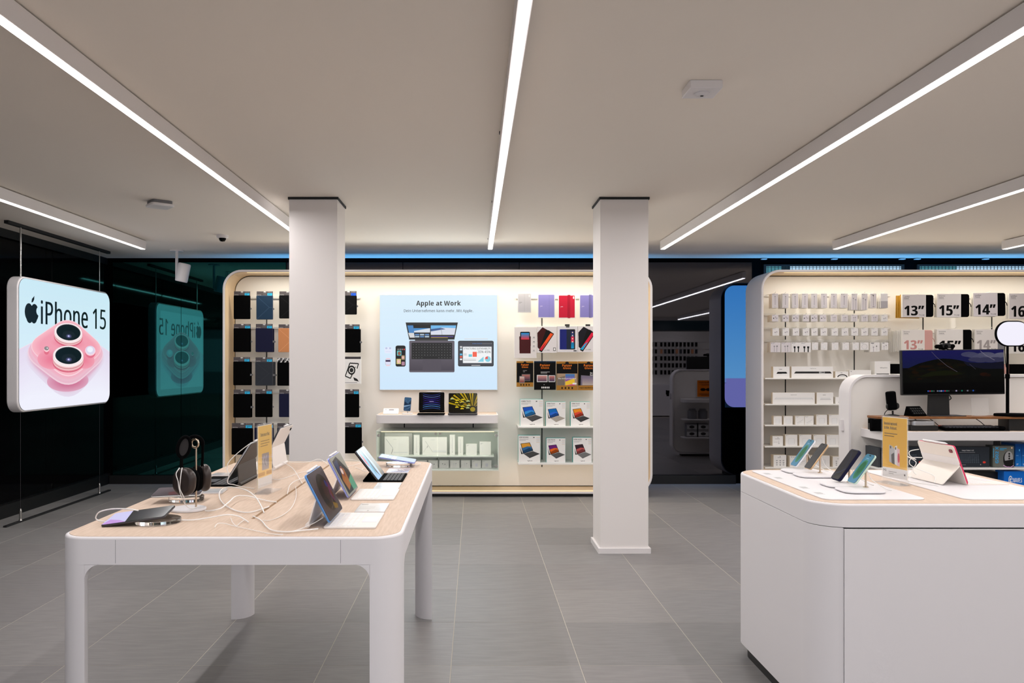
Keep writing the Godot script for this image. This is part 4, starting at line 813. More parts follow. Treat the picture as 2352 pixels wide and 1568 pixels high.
func light_signs():
	# the hanging phone sign by the left wall, facing the shop
	var zc := 7.55
	var t := thing("hanging_light_sign", "large rounded light box showing a pink phone camera, hanging by the left wall", "sign", Vector3(-3.97, EYE + 0.167, -zc), PI / 2)
	var b := MB.new(); var f := MB.new()
	prism(b, null, Transform3D(Basis.IDENTITY, Vector3(0, 0, -0.05)), rrect(1.70, 1.198, 0.11, 10), 0.1, 0.012, Rect2(0, 0, 1, 1), 3)
	obj("case", b.mesh(M.white), t)
	b = MB.new(); prism(b, f, Transform3D(Basis.IDENTITY, Vector3(0, 0, 0.001)), rrect(1.672, 1.17, 0.1, 10), 0.006, 0.002)
	var m := ArrayMesh.new(); b.into(m, M.grey); f.into(m, M.phone_sign); obj("lit_face", m, t, "lit print of a pink phone camera under the words")
	for k in 2:
		var lx := -0.72 if k == 0 else 0.72
		b = MB.new(); tube(b, [Vector3(lx, 0.585, -0.05), Vector3(lx, CEIL - EYE - 0.167 - 0.02, -0.05)], 0.008 if k == 0 else 0.004, 8); obj("rod", b.mesh(M.steel), t)
		b = MB.new(); tube(b, [Vector3(lx, -0.59, -0.05), Vector3(lx, -(EYE + 0.167) + 0.012, -0.05)], 0.0018, 6); obj("cable", b.mesh(M.space_grey), t)
		b = MB.new(); lathe(b, Transform3D(Basis.IDENTITY, Vector3(lx, -(EYE + 0.167), -0.05)), [[0.0, 0.12], [0.006, 0.12], [0.011, 0.1], [0.011, 0.03], [0.016, 0.014], [0.0, 0.014]], 12); obj("tensioner", b.mesh(M.steel), t)
	b = MB.new(); bx(b, Vector3(0, CEIL - EYE - 0.167 - 0.014, -0.05), Vector3(1.86, 0.028, 0.04), 0.002); obj("ceiling_rail", b.mesh(M.dark), t)
	b = MB.new(); bx(b, Vector3(0, -(EYE + 0.167) + 0.008, -0.05), Vector3(1.9, 0.014, 0.03), 0.002); obj("floor_rail", b.mesh(M.dark), t)
	area("sign_light", Vector3(-3.95, EYE + 0.167, -zc), Vector2(1.5, 1.0), Vector3(1, 0, 0), Color(0.9, 0.95, 1.0), 0.12)
	# blue light boxes on the backs of both wall units, facing the glass
	for k in 2:
		var x0: float = [-2.6, 3.05][k]; var x1: float = [1.83, 6.9][k]  # the left box is unseen, placed to light the ceiling blue
		b = MB.new(); f = MB.new()
		prism(b, f, Transform3D(Basis(Vector3.UP, PI), Vector3((x0 + x1) / 2, 1.613, -8.6)), rrect(x1 - x0, 1.487, 0.12, 8), 0.03, 0.003)
		m = ArrayMesh.new(); b.into(m, M.dark); f.into(m, M.blue_sign)
		solo("rear_light_sign", ["unseen wide blue light box on the back of the tablet case unit", "blue light box on the back of the accessory unit, seen in the glass"][k], "sign", m)
		area("rear_sign_light", Vector3((x0 + x1) / 2, 1.613, -8.63), Vector2(x1 - x0, 1.487), Vector3(0, 0, -1), Color(0.45, 0.7, 1.0), 0.4)

# A lit wall unit: a rounded frame with a maple lining round a white back panel, on a low black plinth
func wall_unit(label: String, x0: float, x1: float, slots: Array) -> Node3D:
	var cx := (x0 + x1) / 2; var w := x1 - x0
	var y0 := 0.034; var y1 := 2.391; var h := y1 - y0; var cy := (y0 + y1) / 2
	var t := thing("display_wall_unit", label, "display unit", Vector3(cx, 0, -UF))
	var a := MB.new(); var dump := MB.new(); var lin := MB.new()
	var tf := Transform3D(Basis.IDENTITY, Vector3(0, cy, 0))
	var po := rrect(w, h, 0.2, 10); var pr := rrect(w - 0.012, h - 0.012, 0.194, 10); var pi := rrect(w - 0.044, h - 0.044, 0.178, 10); var pb := rrect(w - 0.056, h - 0.056, 0.172, 10)
	ring(a, a, tf, po, rrect(w - 0.03, h - 0.03, 0.185, 10), -0.006, -0.47)
	ring(a, a, tf, pr, pi, 0.0, -0.03)
	obj("frame", a.mesh(M.white), t)
	ring(lin, lin, tf, rrect(w - 0.032, h - 0.032, 0.184, 10), pb, -0.012, -(UB - UF) - 0.02)
	obj("lining", lin.mesh(M.wood_edge), t, "pale maple lining")
	a = MB.new(); prism(a, null, tf * Transform3D(Basis.IDENTITY, Vector3(0, 0, -(UB - UF) - 0.055)), rrect(w - 0.04, h - 0.04, 0.17, 10), 0.03)
	obj("backing", a.mesh(M.gap), t, "dark backing seen as a thin joint")
	a = MB.new(); prism(a, null, tf * Transform3D(Basis.IDENTITY, Vector3(0, 0, -(UB - UF) - 0.01)), rrect(w - 0.074, h - 0.074, 0.165, 10), 0.02, 0.001)
	obj("back_panel", a.mesh(M.panel), t, "white back panel")
	a = MB.new(); prism(a, null, tf * Transform3D(Basis.IDENTITY, Vector3(0, 0, -0.462)), rrect(w - 0.02, h - 0.02, 0.19, 10), 0.016)
	obj("rear_panel", a.mesh(M.dark), t)
	a = MB.new(); bx(a, Vector3(0, 0.018, -0.25), Vector3(w - 0.3, 0.036, 0.4)); obj("plinth", a.mesh(M.black), t)
	for q in 2:
		a = MB.new(); bx(a, Vector3(0, [y1 - 0.026, y0 + 0.026][q], -0.03), Vector3(w - 0.5, 0.006, 0.012)); obj("led_strip", a.mesh(M.warm_led), t)
	for s in slots:
		a = MB.new(); bx(a, Vector3(X(s[0], UB) - cx, Y((s[1] + s[2]) / 2.0, UB), -(UB - UF) + 0.001), Vector3(0.011, (s[2] - s[1]) * UB / F, 0.004)); obj("slot_strip", a.mesh(M.gap), t, "dark slotted strip")
	return t

const ORD := ["first", "second", "third", "fourth", "fifth", "sixth", "seventh", "eighth", "ninth", "tenth", "eleventh", "twelfth"]

# a carton whose front, at depth z, fills the given field of the frame; it stands on base if base > -1, else its own lower edge counts
func put(called: String, label: String, category: String, x0: float, x1: float, y0: float, y1: float, z: float, d: float, side: Material, print_name := "", group := "", base := -1.0, sheet: Material = null) -> MeshInstance3D:
	var b := base if base > -1.0 else Y(y1, z)
	var m := carton((x1 - x0) * z / F, Y(y0, z) - b, d, side, print_name, 0.0, 0.0008, sheet)
	return solo(called, label, category, m, Transform3D(Basis.IDENTITY, Vector3(X((x0 + x1) / 2, z), b, -(z + d / 2))), group)

func hook(mb: MB, x: float, y: float, z: float, cx: float):   # a wire hook from the back panel to a hanging box, in the unit's own place
	var p := []
	for q in [[0.0, -UB], [0.0, -(z + 0.02)], [0.008, -(z - 0.008)], [0.016, -(z - 0.012)]]: p.append(Vector3(x - cx, y + q[0], q[1] + UF))
	tube(mb, p, 0.0022, 5)

func tablet_case(label: String, x0: float, x1: float, y0: float, ym: float, y1: float, kind: String, card: String, z: float, behind: int, behind_name := ""):
	var w := (x1 - x0) * z / F; var yb := Y(y1, z); var hc := Y(ym, z) - yb; var hk := Y(y0, z) - Y(ym, z)
	var t := thing("tablet_case", label, "tablet case", Vector3(X((x0 + x1) / 2, z), yb, -z), 0, "tablet cases on the left wall unit")
	var b := MB.new(); var f := MB.new()
	prism(b, f, Transform3D(Basis.IDENTITY, Vector3(0, hc + hk * 0.4, -0.012)), rrect(w * 0.985, hk * 1.2, 0.004, 3), 0.003, 0.0006, cells[card], 1)
	var m := ArrayMesh.new(); b.into(m, M.grey); f.into(m, M.print); obj("header_card", m, t, "grey header card with a bright sticker")
	b = MB.new(); f = MB.new()
	var plain := M.has(kind)
	prism(b, null if plain else f, Transform3D(Basis.IDENTITY, Vector3(0, hc / 2, -0.012)), rrect(w, hc, 0.009, 4), 0.022, 0.004, Rect2(0, 0, 1, 1) if plain else cells[kind])
	m = ArrayMesh.new(); b.into(m, M[kind] if plain else M[{"case_blue_fold": "case_blue", "case_orange_fold": "case_orange", "case_black_fold": "case_black", "case_grey_fold": "case_dark_grey"}[kind]]); f.into(m, M.print)
	obj("cover", m, t)
	b = MB.new(); lathe(b, Transform3D(Basis(Vector3.RIGHT, PI / 2), Vector3(w / 2 + 0.004, hc * 0.44, -0.012)), [[0.0, 0.003], [0.011, 0.003], [0.011, -0.003], [0.0, -0.003]], 14); obj("seal_sticker", b.mesh(M.grey), t)
	for k in behind:
		var c := thing("tablet_case", behind_name % ["directly", "second"][k], "tablet case", t.position + Vector3(0.006 * (k + 1), -0.001, -0.03 * (k + 1)), 0, "tablet cases on the left wall unit")
		for o in t.get_children():
			if not o.name.begins_with("header"): c.add_child(o.duplicate(), true)

func wall_unit_left():
	M.case_blue = mat(Color8(38, 60, 84), 0.6); M.case_orange = mat(Color8(205, 138, 92), 0.6)
	var cx := (-2.645 + 1.876) / 2
	var t := wall_unit("long cream lit wall unit behind the columns with tablet cases and a poster", -2.645, 1.876, [[612.6, 700, 1090], [770.6, 700, 1090], [928.8, 966, 1078], [1086.8, 966, 1078], [1244.8, 690, 1072], [1402.8, 690, 1090]])
	var rails := MB.new()
	for y in [683.5, 753, 828, 900, 974]:
		var r := MB.new(); prism(r, null, Transform3D(Basis.IDENTITY, Vector3(X(682, UB) - cx, Y(y, UB), -(UB - UF) + 0.012)), rrect(292 * UB / F, 0.026, 0.012, 4), 0.018, 0.003); obj("hook_rail", r.mesh(M.shelf), t)
	for y in [684.5, 751, 832]:
		var r := MB.new(); prism(r, null, Transform3D(Basis.IDENTITY, Vector3(X(1310, UB) - cx, Y(y, UB), -(UB - UF) + 0.012)), rrect(250 * UB / F, 0.02, 0.009, 4), 0.018, 0.003); obj("hook_rail", r.mesh(M.shelf), t)
	var rows := ["top", "second", "third", "fourth", "lowest"]
	var K := [
		[536.4, 574.1, 668.6, 678.0, 732.5, "case_black", "case_card_0", "plain black tablet case at the left end of the top row", 0],
		[588.5, 626.4, 668.6, 678.3, 733.5, "case_blue_fold", "case_card_0", "slate blue tablet case with folding creases, top row", 0],
		[640.8, 679.0, 668.6, 678.0, 731.0, "case_black_fold", "case_card_0", "black creased tablet case half behind the left column, top row", 0],
		[781.0, 819.0, 668.0, 678.5, 722.0, "case_black_fold", "case_card_1", "black creased tablet case with royal blue sticker right of the column", 0],
		[536.1, 575.6, 743.6, 753.6, 808.0, "case_black", "case_card_0", "plain black tablet case at the left end of the second row", 0],
		[586.6, 626.0, 743.6, 753.6, 808.0, "case_navy", "case_card_0", "dark navy tablet case beside the orange one, second row", 1],
		[639.0, 677.0, 744.5, 753.6, 808.5, "case_orange_fold", "case_card_0", "tan orange tablet case with folding creases half behind the column", 0],
		[785.0, 826.0, 744.5, 755.0, 809.0, "case_black", "case_card_0", "black tablet case right of the left column, second row", 1],
		[535.4, 574.0, 819.8, 830.0, 884.6, "case_black", "case_card_0", "plain black tablet case at the left end of the third row", 1],
		[586.0, 626.0, 820.4, 830.4, 885.3, "case_grey_fold", "case_card_0", "charcoal grey tablet case in the third row", 2],
		[636.5, 676.0, 821.7, 832.0, 885.6, "case_black", "case_card_patterned", "black tablet case with black and white patterned header by the column", 0],
		[535.5, 575.2, 894.3, 904.5, 958.7, "case_black", "case_card_0", "plain black tablet case at the left end of the fourth row", 1],
		[585.7, 625.0, 893.9, 904.0, 957.7, "case_black", "case_card_0", "plain black tablet case second in the fourth row", 0],
		[640.5, 679.0, 894.3, 904.0, 957.7, "case_navy", "case_card_0", "dark navy tablet case half behind the column, fourth row", 0],
		[789.0, 824.5, 893.9, 904.5, 958.2, "case_black", "case_card_0", "black tablet case right of the left column, fourth row", 0],
		[531.5, 580.2, 971.5, 983.0, 1044.0, "case_black", "case_card_0", "large black tablet case at the left end of the lowest row", 0],
		[584.0, 628.0, 971.3, 982.0, 1042.0, "case_navy", "case_card_0", "dark navy tablet case behind the yellow sign, lowest row", 0],
		[636.0, 680.0, 971.5, 982.0, 1044.0, "case_dark_grey", "case_card_0", "dark grey tablet case behind the white tablet cover, lowest row", 0],
		[789.0, 830.6, 970.0, 981.0, 1041.0, "case_black", "case_card_0", "black tablet case right of the left column, lowest row", 0]]
	var hooks := MB.new(); var bi := 0
	for k in K:
		tablet_case(k[7], k[0], k[1], k[2], k[3], k[4], k[5], k[6], 8.2, k[8], "%s tablet case hanging %%s behind the %s one" % [["navy", "black", "grey"][["case_navy", "case_black", "case_grey_fold"].find(k[5])], ["second row navy", "second row right-hand black", "third row left black", "charcoal grey", "fourth row left black"][bi]] if k[8] else "")
		if k[8]: bi += 1
		hooks = MB.new(); hook(hooks, X((k[0] + k[1]) / 2, 8.2), Y(k[2] + 4, 8.2), 8.2, cx); obj("hook", hooks.mesh(M.shelf), t)
	put("stylus_holder_card", "white card printed with a black tablet ring stand, right of the left column", "accessory", 789, 829, 818.6, 881, 8.2, 0.02, M.carton, "stylus_card")
	# lit poster
	var po := thing("lit_poster", "lit pale blue poster headed Apple at Work above the middle shelf", "poster", Vector3(X(1007.2, 8.37), Y(786, 8.37), -8.395))
	var b := MB.new(); var f := MB.new()
	prism(b, null, Transform3D(Basis.IDENTITY, Vector3(0, 0, 0)), rrect(1.285, 1.038, 0.003, 2), 0.045, 0.002); obj("frame", b.mesh(M.panel), po)
	b = MB.new(); prism(b, f, Transform3D(Basis.IDENTITY, Vector3(0, 0, 0.023)), rrect(1.276, 1.029, 0.002, 2), 0.003, 0.0005)
	var m := ArrayMesh.new(); b.into(m, M.grey); f.into(m, M.work_poster); obj("lit_face", m, po, "lit print of a laptop, phone, tablet and watch")
	area("poster_light", Vector3(X(1007.2, 8.37), Y(786, 8.37), -8.34), Vector2(1.2, 0.96), Vector3(0, 0, 1), Color(0.9, 0.96, 1.0), 0.9)
	# middle shelf with devices
	var zs := 7.95; var ys := 0.876
	var sh := thing("wall_display_shelf", "deep white wall shelf with a maple top below the lit poster", "shelf", Vector3(X(1003.8, zs), ys, -(zs + 0.235)))
	b = MB.new(); prism(b, null, upright(Vector3(0, -0.046, 0)), rrect(1.264, 0.47, 0.05, 6), 0.09, 0.006); obj("body", b.mesh(M.white), sh)
	b = MB.new(); prism(b, null, upright(Vector3(0, -0.0005, 0)), rrect(1.24, 0.446, 0.04, 6), 0.003, 0.0005); obj("top", b.mesh(M.wood), sh, "maple top")
	ys += 0.001
	var pl := carton(0.16, 0.075, 0.004, M.carton, "placard", 0.004)
	solo("price_placard", "small tilted white placard at the left end of the middle shelf", "sign", pl, Transform3D(Basis(Vector3.RIGHT, -0.75), Vector3(X(898, 8.05), ys + 0.002, -8.03)))
	phone_on_plate("white phone plate with an upright blue phone on the middle shelf", Vector3(X(935.7, 8.05), ys, -8.06))
	# tablet on a keyboard cover
	var tb := thing("tablet_with_keyboard", "large tablet with blue wave screen on a black keyboard, middle shelf", "tablet", Vector3(X(991, 8.06), ys, -8.06))
	b = MB.new(); prism(b, null, upright(Vector3(0, 0.005, 0.05)), rrect(0.282, 0.2, 0.01, 4), 0.008, 0.003); obj("keyboard", b.mesh(M.case_black), tb)
	b = MB.new(); f = MB.new(); prism(b, f, Transform3D(Basis(Vector3.RIGHT, -0.25), Vector3(0, 0.128, -0.03)), rrect(0.268, 0.2, 0.012, 4), 0.008, 0.002, cells.tablet_waves)
	m = ArrayMesh.new(); b.into(m, M.space_grey); f.into(m, M.screen); obj("screen", m, tb)
	b = MB.new(); prism(b, null, Transform3D(Basis(Vector3.RIGHT, 0.6), Vector3(0, 0.06, -0.055)), rrect(0.268, 0.12, 0.008, 4), 0.005, 0.002); obj("stand_flap", b.mesh(M.case_black), tb)
	b = MB.new(); tube(b, [Vector3(-0.05, 0.229, -0.056), Vector3(0.1, 0.229, -0.056)], 0.0045, 8); obj("stylus", b.mesh(M.satin), tb, "white stylus lying on the upper edge")
	tb = thing("laptop", "grey laptop with a yellow flower screen on the middle shelf", "laptop", Vector3(X(1063, 8.06), ys, -8.06))
	b = MB.new(); prism(b, null, upright(Vector3(0, 0.006, 0.03)), rrect(0.304, 0.215, 0.01, 4), 0.011, 0.003); obj("base", b.mesh(M.space_grey), tb)
	b = MB.new(); prism(b, null, upright(Vector3(0, 0.012, 0.0)), rrect(0.27, 0.1, 0.006, 4), 0.0016, 0.0004); obj("keys", b.mesh(M.case_black), tb)
	b = MB.new(); f = MB.new(); prism(b, f, Transform3D(Basis(Vector3.RIGHT, -0.2), Vector3(0, 0.112, -0.098)), rrect(0.304, 0.208, 0.01, 4), 0.006, 0.002, cells.laptop_flower)
	m = ArrayMesh.new(); b.into(m, M.space_grey); f.into(m, M.screen); obj("screen", m, tb)
	solo("shelf_label", "flat clear label lying at the right end of the middle shelf", "label", carton(0.11, 0.002, 0.03, M.clear), Transform3D(Basis.IDENTITY, Vector3(X(1115, 8.05), ys, -8.03)))
	glass_cabinet()
	# folios and boxes right of the poster
	put("tablet_folio", "pale grey tablet folio hanging right of the lit poster", "tablet folio", 1189.2, 1220, 673, 717.6, 8.2, 0.012, M.carton, "folio_grey", "folios on the top row")
	put("tablet_folio", "plain purple tablet folio beside the pale grey one", "tablet folio", 1235, 1275, 674.5, 730, 8.2, 0.014, M.carton, "folio_purple_plain", "folios on the top row")
	put("tablet_folio", "red tablet folio with a darker red fold, top row", "tablet folio", 1282, 1321.8, 676.5, 731, 8.2, 0.014, M.carton, "folio_red", "folios on the top row")
	put("tablet_folio", "purple tablet folio with a fold, half behind the right column", "tablet folio", 1330.7, 1371, 675.8, 730, 8.2, 0.014, M.carton, "folio_purple", "folios on the top row")
	put("case_box", "white box showing a tablet in a brown leather sleeve", "box", 1181.5, 1232.5, 751, 822, 8.19, 0.03, M.carton, "case_box_brown", "case boxes in the second row")
	put("case_box", "white box showing an open brown folio with an orange screen", "box", 1233.2, 1279, 750, 810, 8.2, 0.03, M.carton, "case_box_open_brown", "case boxes in the second row")
	for k in 2:
		var o := put("case_box", ["white box showing a dark blue folio with black band", "white box showing an open black folio, by the right column"][k], "box", [1280.0, 1327.4][k], [1326.7, 1374.0][k], 748.8, 808.5, 8.2, 0.03, M.carton, ["case_box_blue", "case_box_open_black"][k], "case boxes in the second row")
		b = MB.new(); bx(b, Vector3(0, (808.5 - 748.8) * 8.2 / F + 0.01, 0), Vector3(0.05, 0.022, 0.002), 0.0004); obj("hang_tab", b.mesh(M.black), o, "black hanging tab")
	for k in 4:
		put("screen_glass_box", ["black and tan screen glass box at the left end of the third row", "all black screen glass box with small white icons", "tan screen glass box with a colourful tablet picture", "black and tan screen glass box half behind the right column"][k], "box",
			[1186.5, 1227.0, 1278.2, 1327.8][k], [1225.0, 1276.6, 1326.7, 1376.0][k], [829.0, 829.0, 829.6, 829.6][k], [888.0, 895.0, 896.0, 896.0][k], 8.19, 0.025, M.brass if k != 1 else M.black, "glass_box_%d" % k, "screen glass boxes in the third row")
	for r in 2:
		var yy := Y([978.9, 1063.2][r], 8.12)
		b = MB.new(); bx(b, Vector3(X(1330, 8.12) - cx, yy - 0.009, -0.17), Vector3((1470 - 1190) * 8.12 / F, 0.018, 0.3), 0.003); obj("shelf", b.mesh(M.shelf), t)
		for k in 3:
			var q = [[[1194.8, 1247.8, 916.8], [1253.8, 1299.0, 922.8], [1310.8, 1355.6, 922.8]], [[1190.5, 1241.0, 999.7], [1255.0, 1298.6, 1006.0], [1316.0, 1359.0, 1004.6]]][r][k]
			put("keyboard_folio_carton", ["white and teal carton with a blue tablet and dark keyboard", "white and teal carton with a blue tablet and beige keyboard", "white and teal carton with an orange tablet screen", "white and teal carton showing a palm tree sunset tablet", "white and teal carton with a purple and orange tablet", "white and teal carton with a dark patterned tablet"][r * 3 + k], "box",
				q[0], q[1], q[2], 0, 8.17, 0.07, M.teal, "folio_carton_%d" % (r * 3 + k), "keyboard folio cartons on two shelves", yy)

func phone_on_plate(label: String, at: Vector3):
	var t := thing("phone_stand", label, "phone stand", at)
	var b := MB.new(); prism(b, null, upright(Vector3(0, 0.005, 0)), rrect(0.112, 0.09, 0.02, 6), 0.01, 0.004); obj("plate", b.mesh(M.satin), t)
	b = MB.new(); tube(b, [Vector3(0, 0.008, -0.02), Vector3(0, 0.08, -0.026)], 0.004, 8); obj("pole", b.mesh(M.steel), t)
	var p := thing("phone", "upright phone with a dark blue screen on the middle shelf's white plate", "phone", at + Vector3(0, 0.03, 0))
	b = MB.new(); var f := MB.new(); prism(b, f, Transform3D(Basis(Vector3.RIGHT, -0.16) * Basis(Vector3.BACK, -0.07), Vector3(0, 0.072, -0.012)), rrect(0.076, 0.146, 0.012, 5), 0.008, 0.002, cells.phone_blue)
	var m := ArrayMesh.new(); b.into(m, M.alu); f.into(m, M.screen); obj("screen", m, p)

func glass_cabinet():
	var zf := 8.02; var zb := 8.405
	var x0 := X(864.1, zf); var x1 := X(1145.7, zf); var y1 := Y(988.6, zf); var y0 := Y(1080.9, zf)
	var cx := (x0 + x1) / 2; var w := x1 - x0; var h := y1 - y0; var d := zb - zf
	var mg := mat(Color8(228, 236, 226), 0.3)
	var t := thing("glass_cabinet", "low white glass cabinet with locks under the middle shelf", "cabinet", Vector3(cx, y0, -(zf + d / 2)))
	var mk := func(called, c, s, m, label := ""):
		var b := MB.new(); bx(b, c, s, 0.001); return obj(called, b.mesh(m), t, label)
	mk.call("base_panel", Vector3(0, 0.006, 0), Vector3(w, 0.012, d), mg); mk.call("top_panel", Vector3(0, h - 0.005, 0), Vector3(w, 0.01, d), mg)
	for s in [-1, 1]: mk.call("side_panel", Vector3(s * (w / 2 - 0.005), h / 2, 0), Vector3(0.01, h - 0.022, d), mg)
	mk.call("rear_panel", Vector3(0, h / 2, -d / 2 + 0.004), Vector3(w - 0.02, h - 0.022, 0.006), mg)
	var ysh := 0.149
	mk.call("inner_shelf", Vector3(-0.02, ysh - 0.006, -0.01), Vector3(w - 0.06, 0.012, d - 0.05), mg)
	for s in [-1, 1]: mk.call("glass_door", Vector3(s * w / 4, h / 2, d / 2 - 0.004), Vector3(w / 2 - 0.014, h - 0.026, 0.005), M.pane, "clear sliding glass door")
	for q in [[-1, 0.88], [1, 0.88], [1, 0.11]]:
		var b := MB.new(); lathe(b, Transform3D(Basis(Vector3.RIGHT, PI / 2), Vector3(q[0] * (w / 2 - 0.026), h * q[1], d / 2 + 0.003)), [[0.0, 0.006], [0.013, 0.006], [0.017, 0.0], [0.017, -0.004], [0.0, -0.004]], 16); obj("hinge_disc", b.mesh(M.steel), t)
	for k in 2:
		var b := MB.new(); lathe(b, Transform3D(Basis(Vector3.RIGHT, PI / 2), Vector3(-0.018 + k * 0.045, h - 0.032, d / 2 + 0.008)), [[0.0, 0.012], [0.01, 0.012], [0.014, 0.004], [0.014, -0.006], [0.0, -0.006]], 16); obj("lock", b.mesh(M.steel), t)
	mk.call("led_strip", Vector3(0, h - 0.013, d / 2 - 0.016), Vector3(w - 0.1, 0.005, 0.008), M.warm_led)  # unseen strip, placed to light the inside of the cabinet
	area("unseen_cabinet_light", Vector3(cx, y1 - 0.018, -(zf + 0.017)), Vector2(w - 0.1, 0.008), Vector3(0, -1.0, -0.4), Color(0.97, 1.0, 0.95), 0.085)
	var ys := y0 + ysh; var yb := y0 + 0.012
	var Z := 8.16
	var G := "cartons in the glass cabinet"
	put("tablet_keyboard_carton", "large flat white carton behind another at the cabinet's left", "box", 884, 946.8, 994, 0, 8.26, 0.025, M.carton, "tablet_keyboard_0", G, ys)
	put("tablet_keyboard_carton", "flat white carton with a folded keyboard drawing, cabinet's upper left", "box", 883.4, 939.3, 1002, 0, Z, 0.03, M.carton, "tablet_keyboard_0", G, ys)
	put("tablet_keyboard_carton", "flat white carton with an angled stand drawing, middle of the cabinet", "box", 970, 1026.6, 1003.4, 0, Z, 0.03, M.carton, "tablet_keyboard_1", G, ys)
	for k in 3: put("stylus_carton", ["slim tall white stylus carton between the two keyboard cartons", "slim tall white stylus carton right of the middle keyboard carton", "shortest slim white stylus carton, second right of the keyboard carton"][k], "box", [950.2, 1032.9, 1052.0][k], [963.6, 1045.0, 1064.0][k], [998.4, 998.2, 1002.4][k], 0, Z, 0.03, M.carton, "pencil_carton", G, ys)
	put("accessory_carton", "lower squarish white carton on the cabinet's upper shelf", "box", 1070, 1095.4, 1019, 0, Z, 0.05, M.carton, "earbud_carton_3", G, ys)
	put("accessory_carton", "taller squarish white carton at the cabinet's upper right", "box", 1101.6, 1127.5, 1014, 0, Z, 0.05, M.carton, "earbud_carton_3", G, ys)
	for k in 7:
		put("earbud_carton", ["small white carton beside the table corner, cabinet bottom", "small white carton with dark earbud print, left on cabinet bottom", "small white carton with dark earbud print, third on cabinet bottom", "small white carton with stemmed earbuds, fourth on cabinet bottom", "small white carton with stemmed earbuds, fifth on cabinet bottom", "small white carton with a pale bottle print, second from right", "small white carton with a pale bottle print, rightmost on cabinet bottom"][k], "box",
			[957.8, 983.4, 1008.8, 1033.8, 1058.8, 1083.8, 1107.3][k], [980.2, 1005.7, 1030.7, 1055.4, 1080.2, 1104.6, 1128.8][k], 1056.8, 0, Z, 0.05, M.carton, ["earbud_carton_0", "earbud_carton_0", "earbud_carton_0", "earbud_carton_1", "earbud_carton_1", "earbud_carton_2", "earbud_carton_2"][k], G, yb)

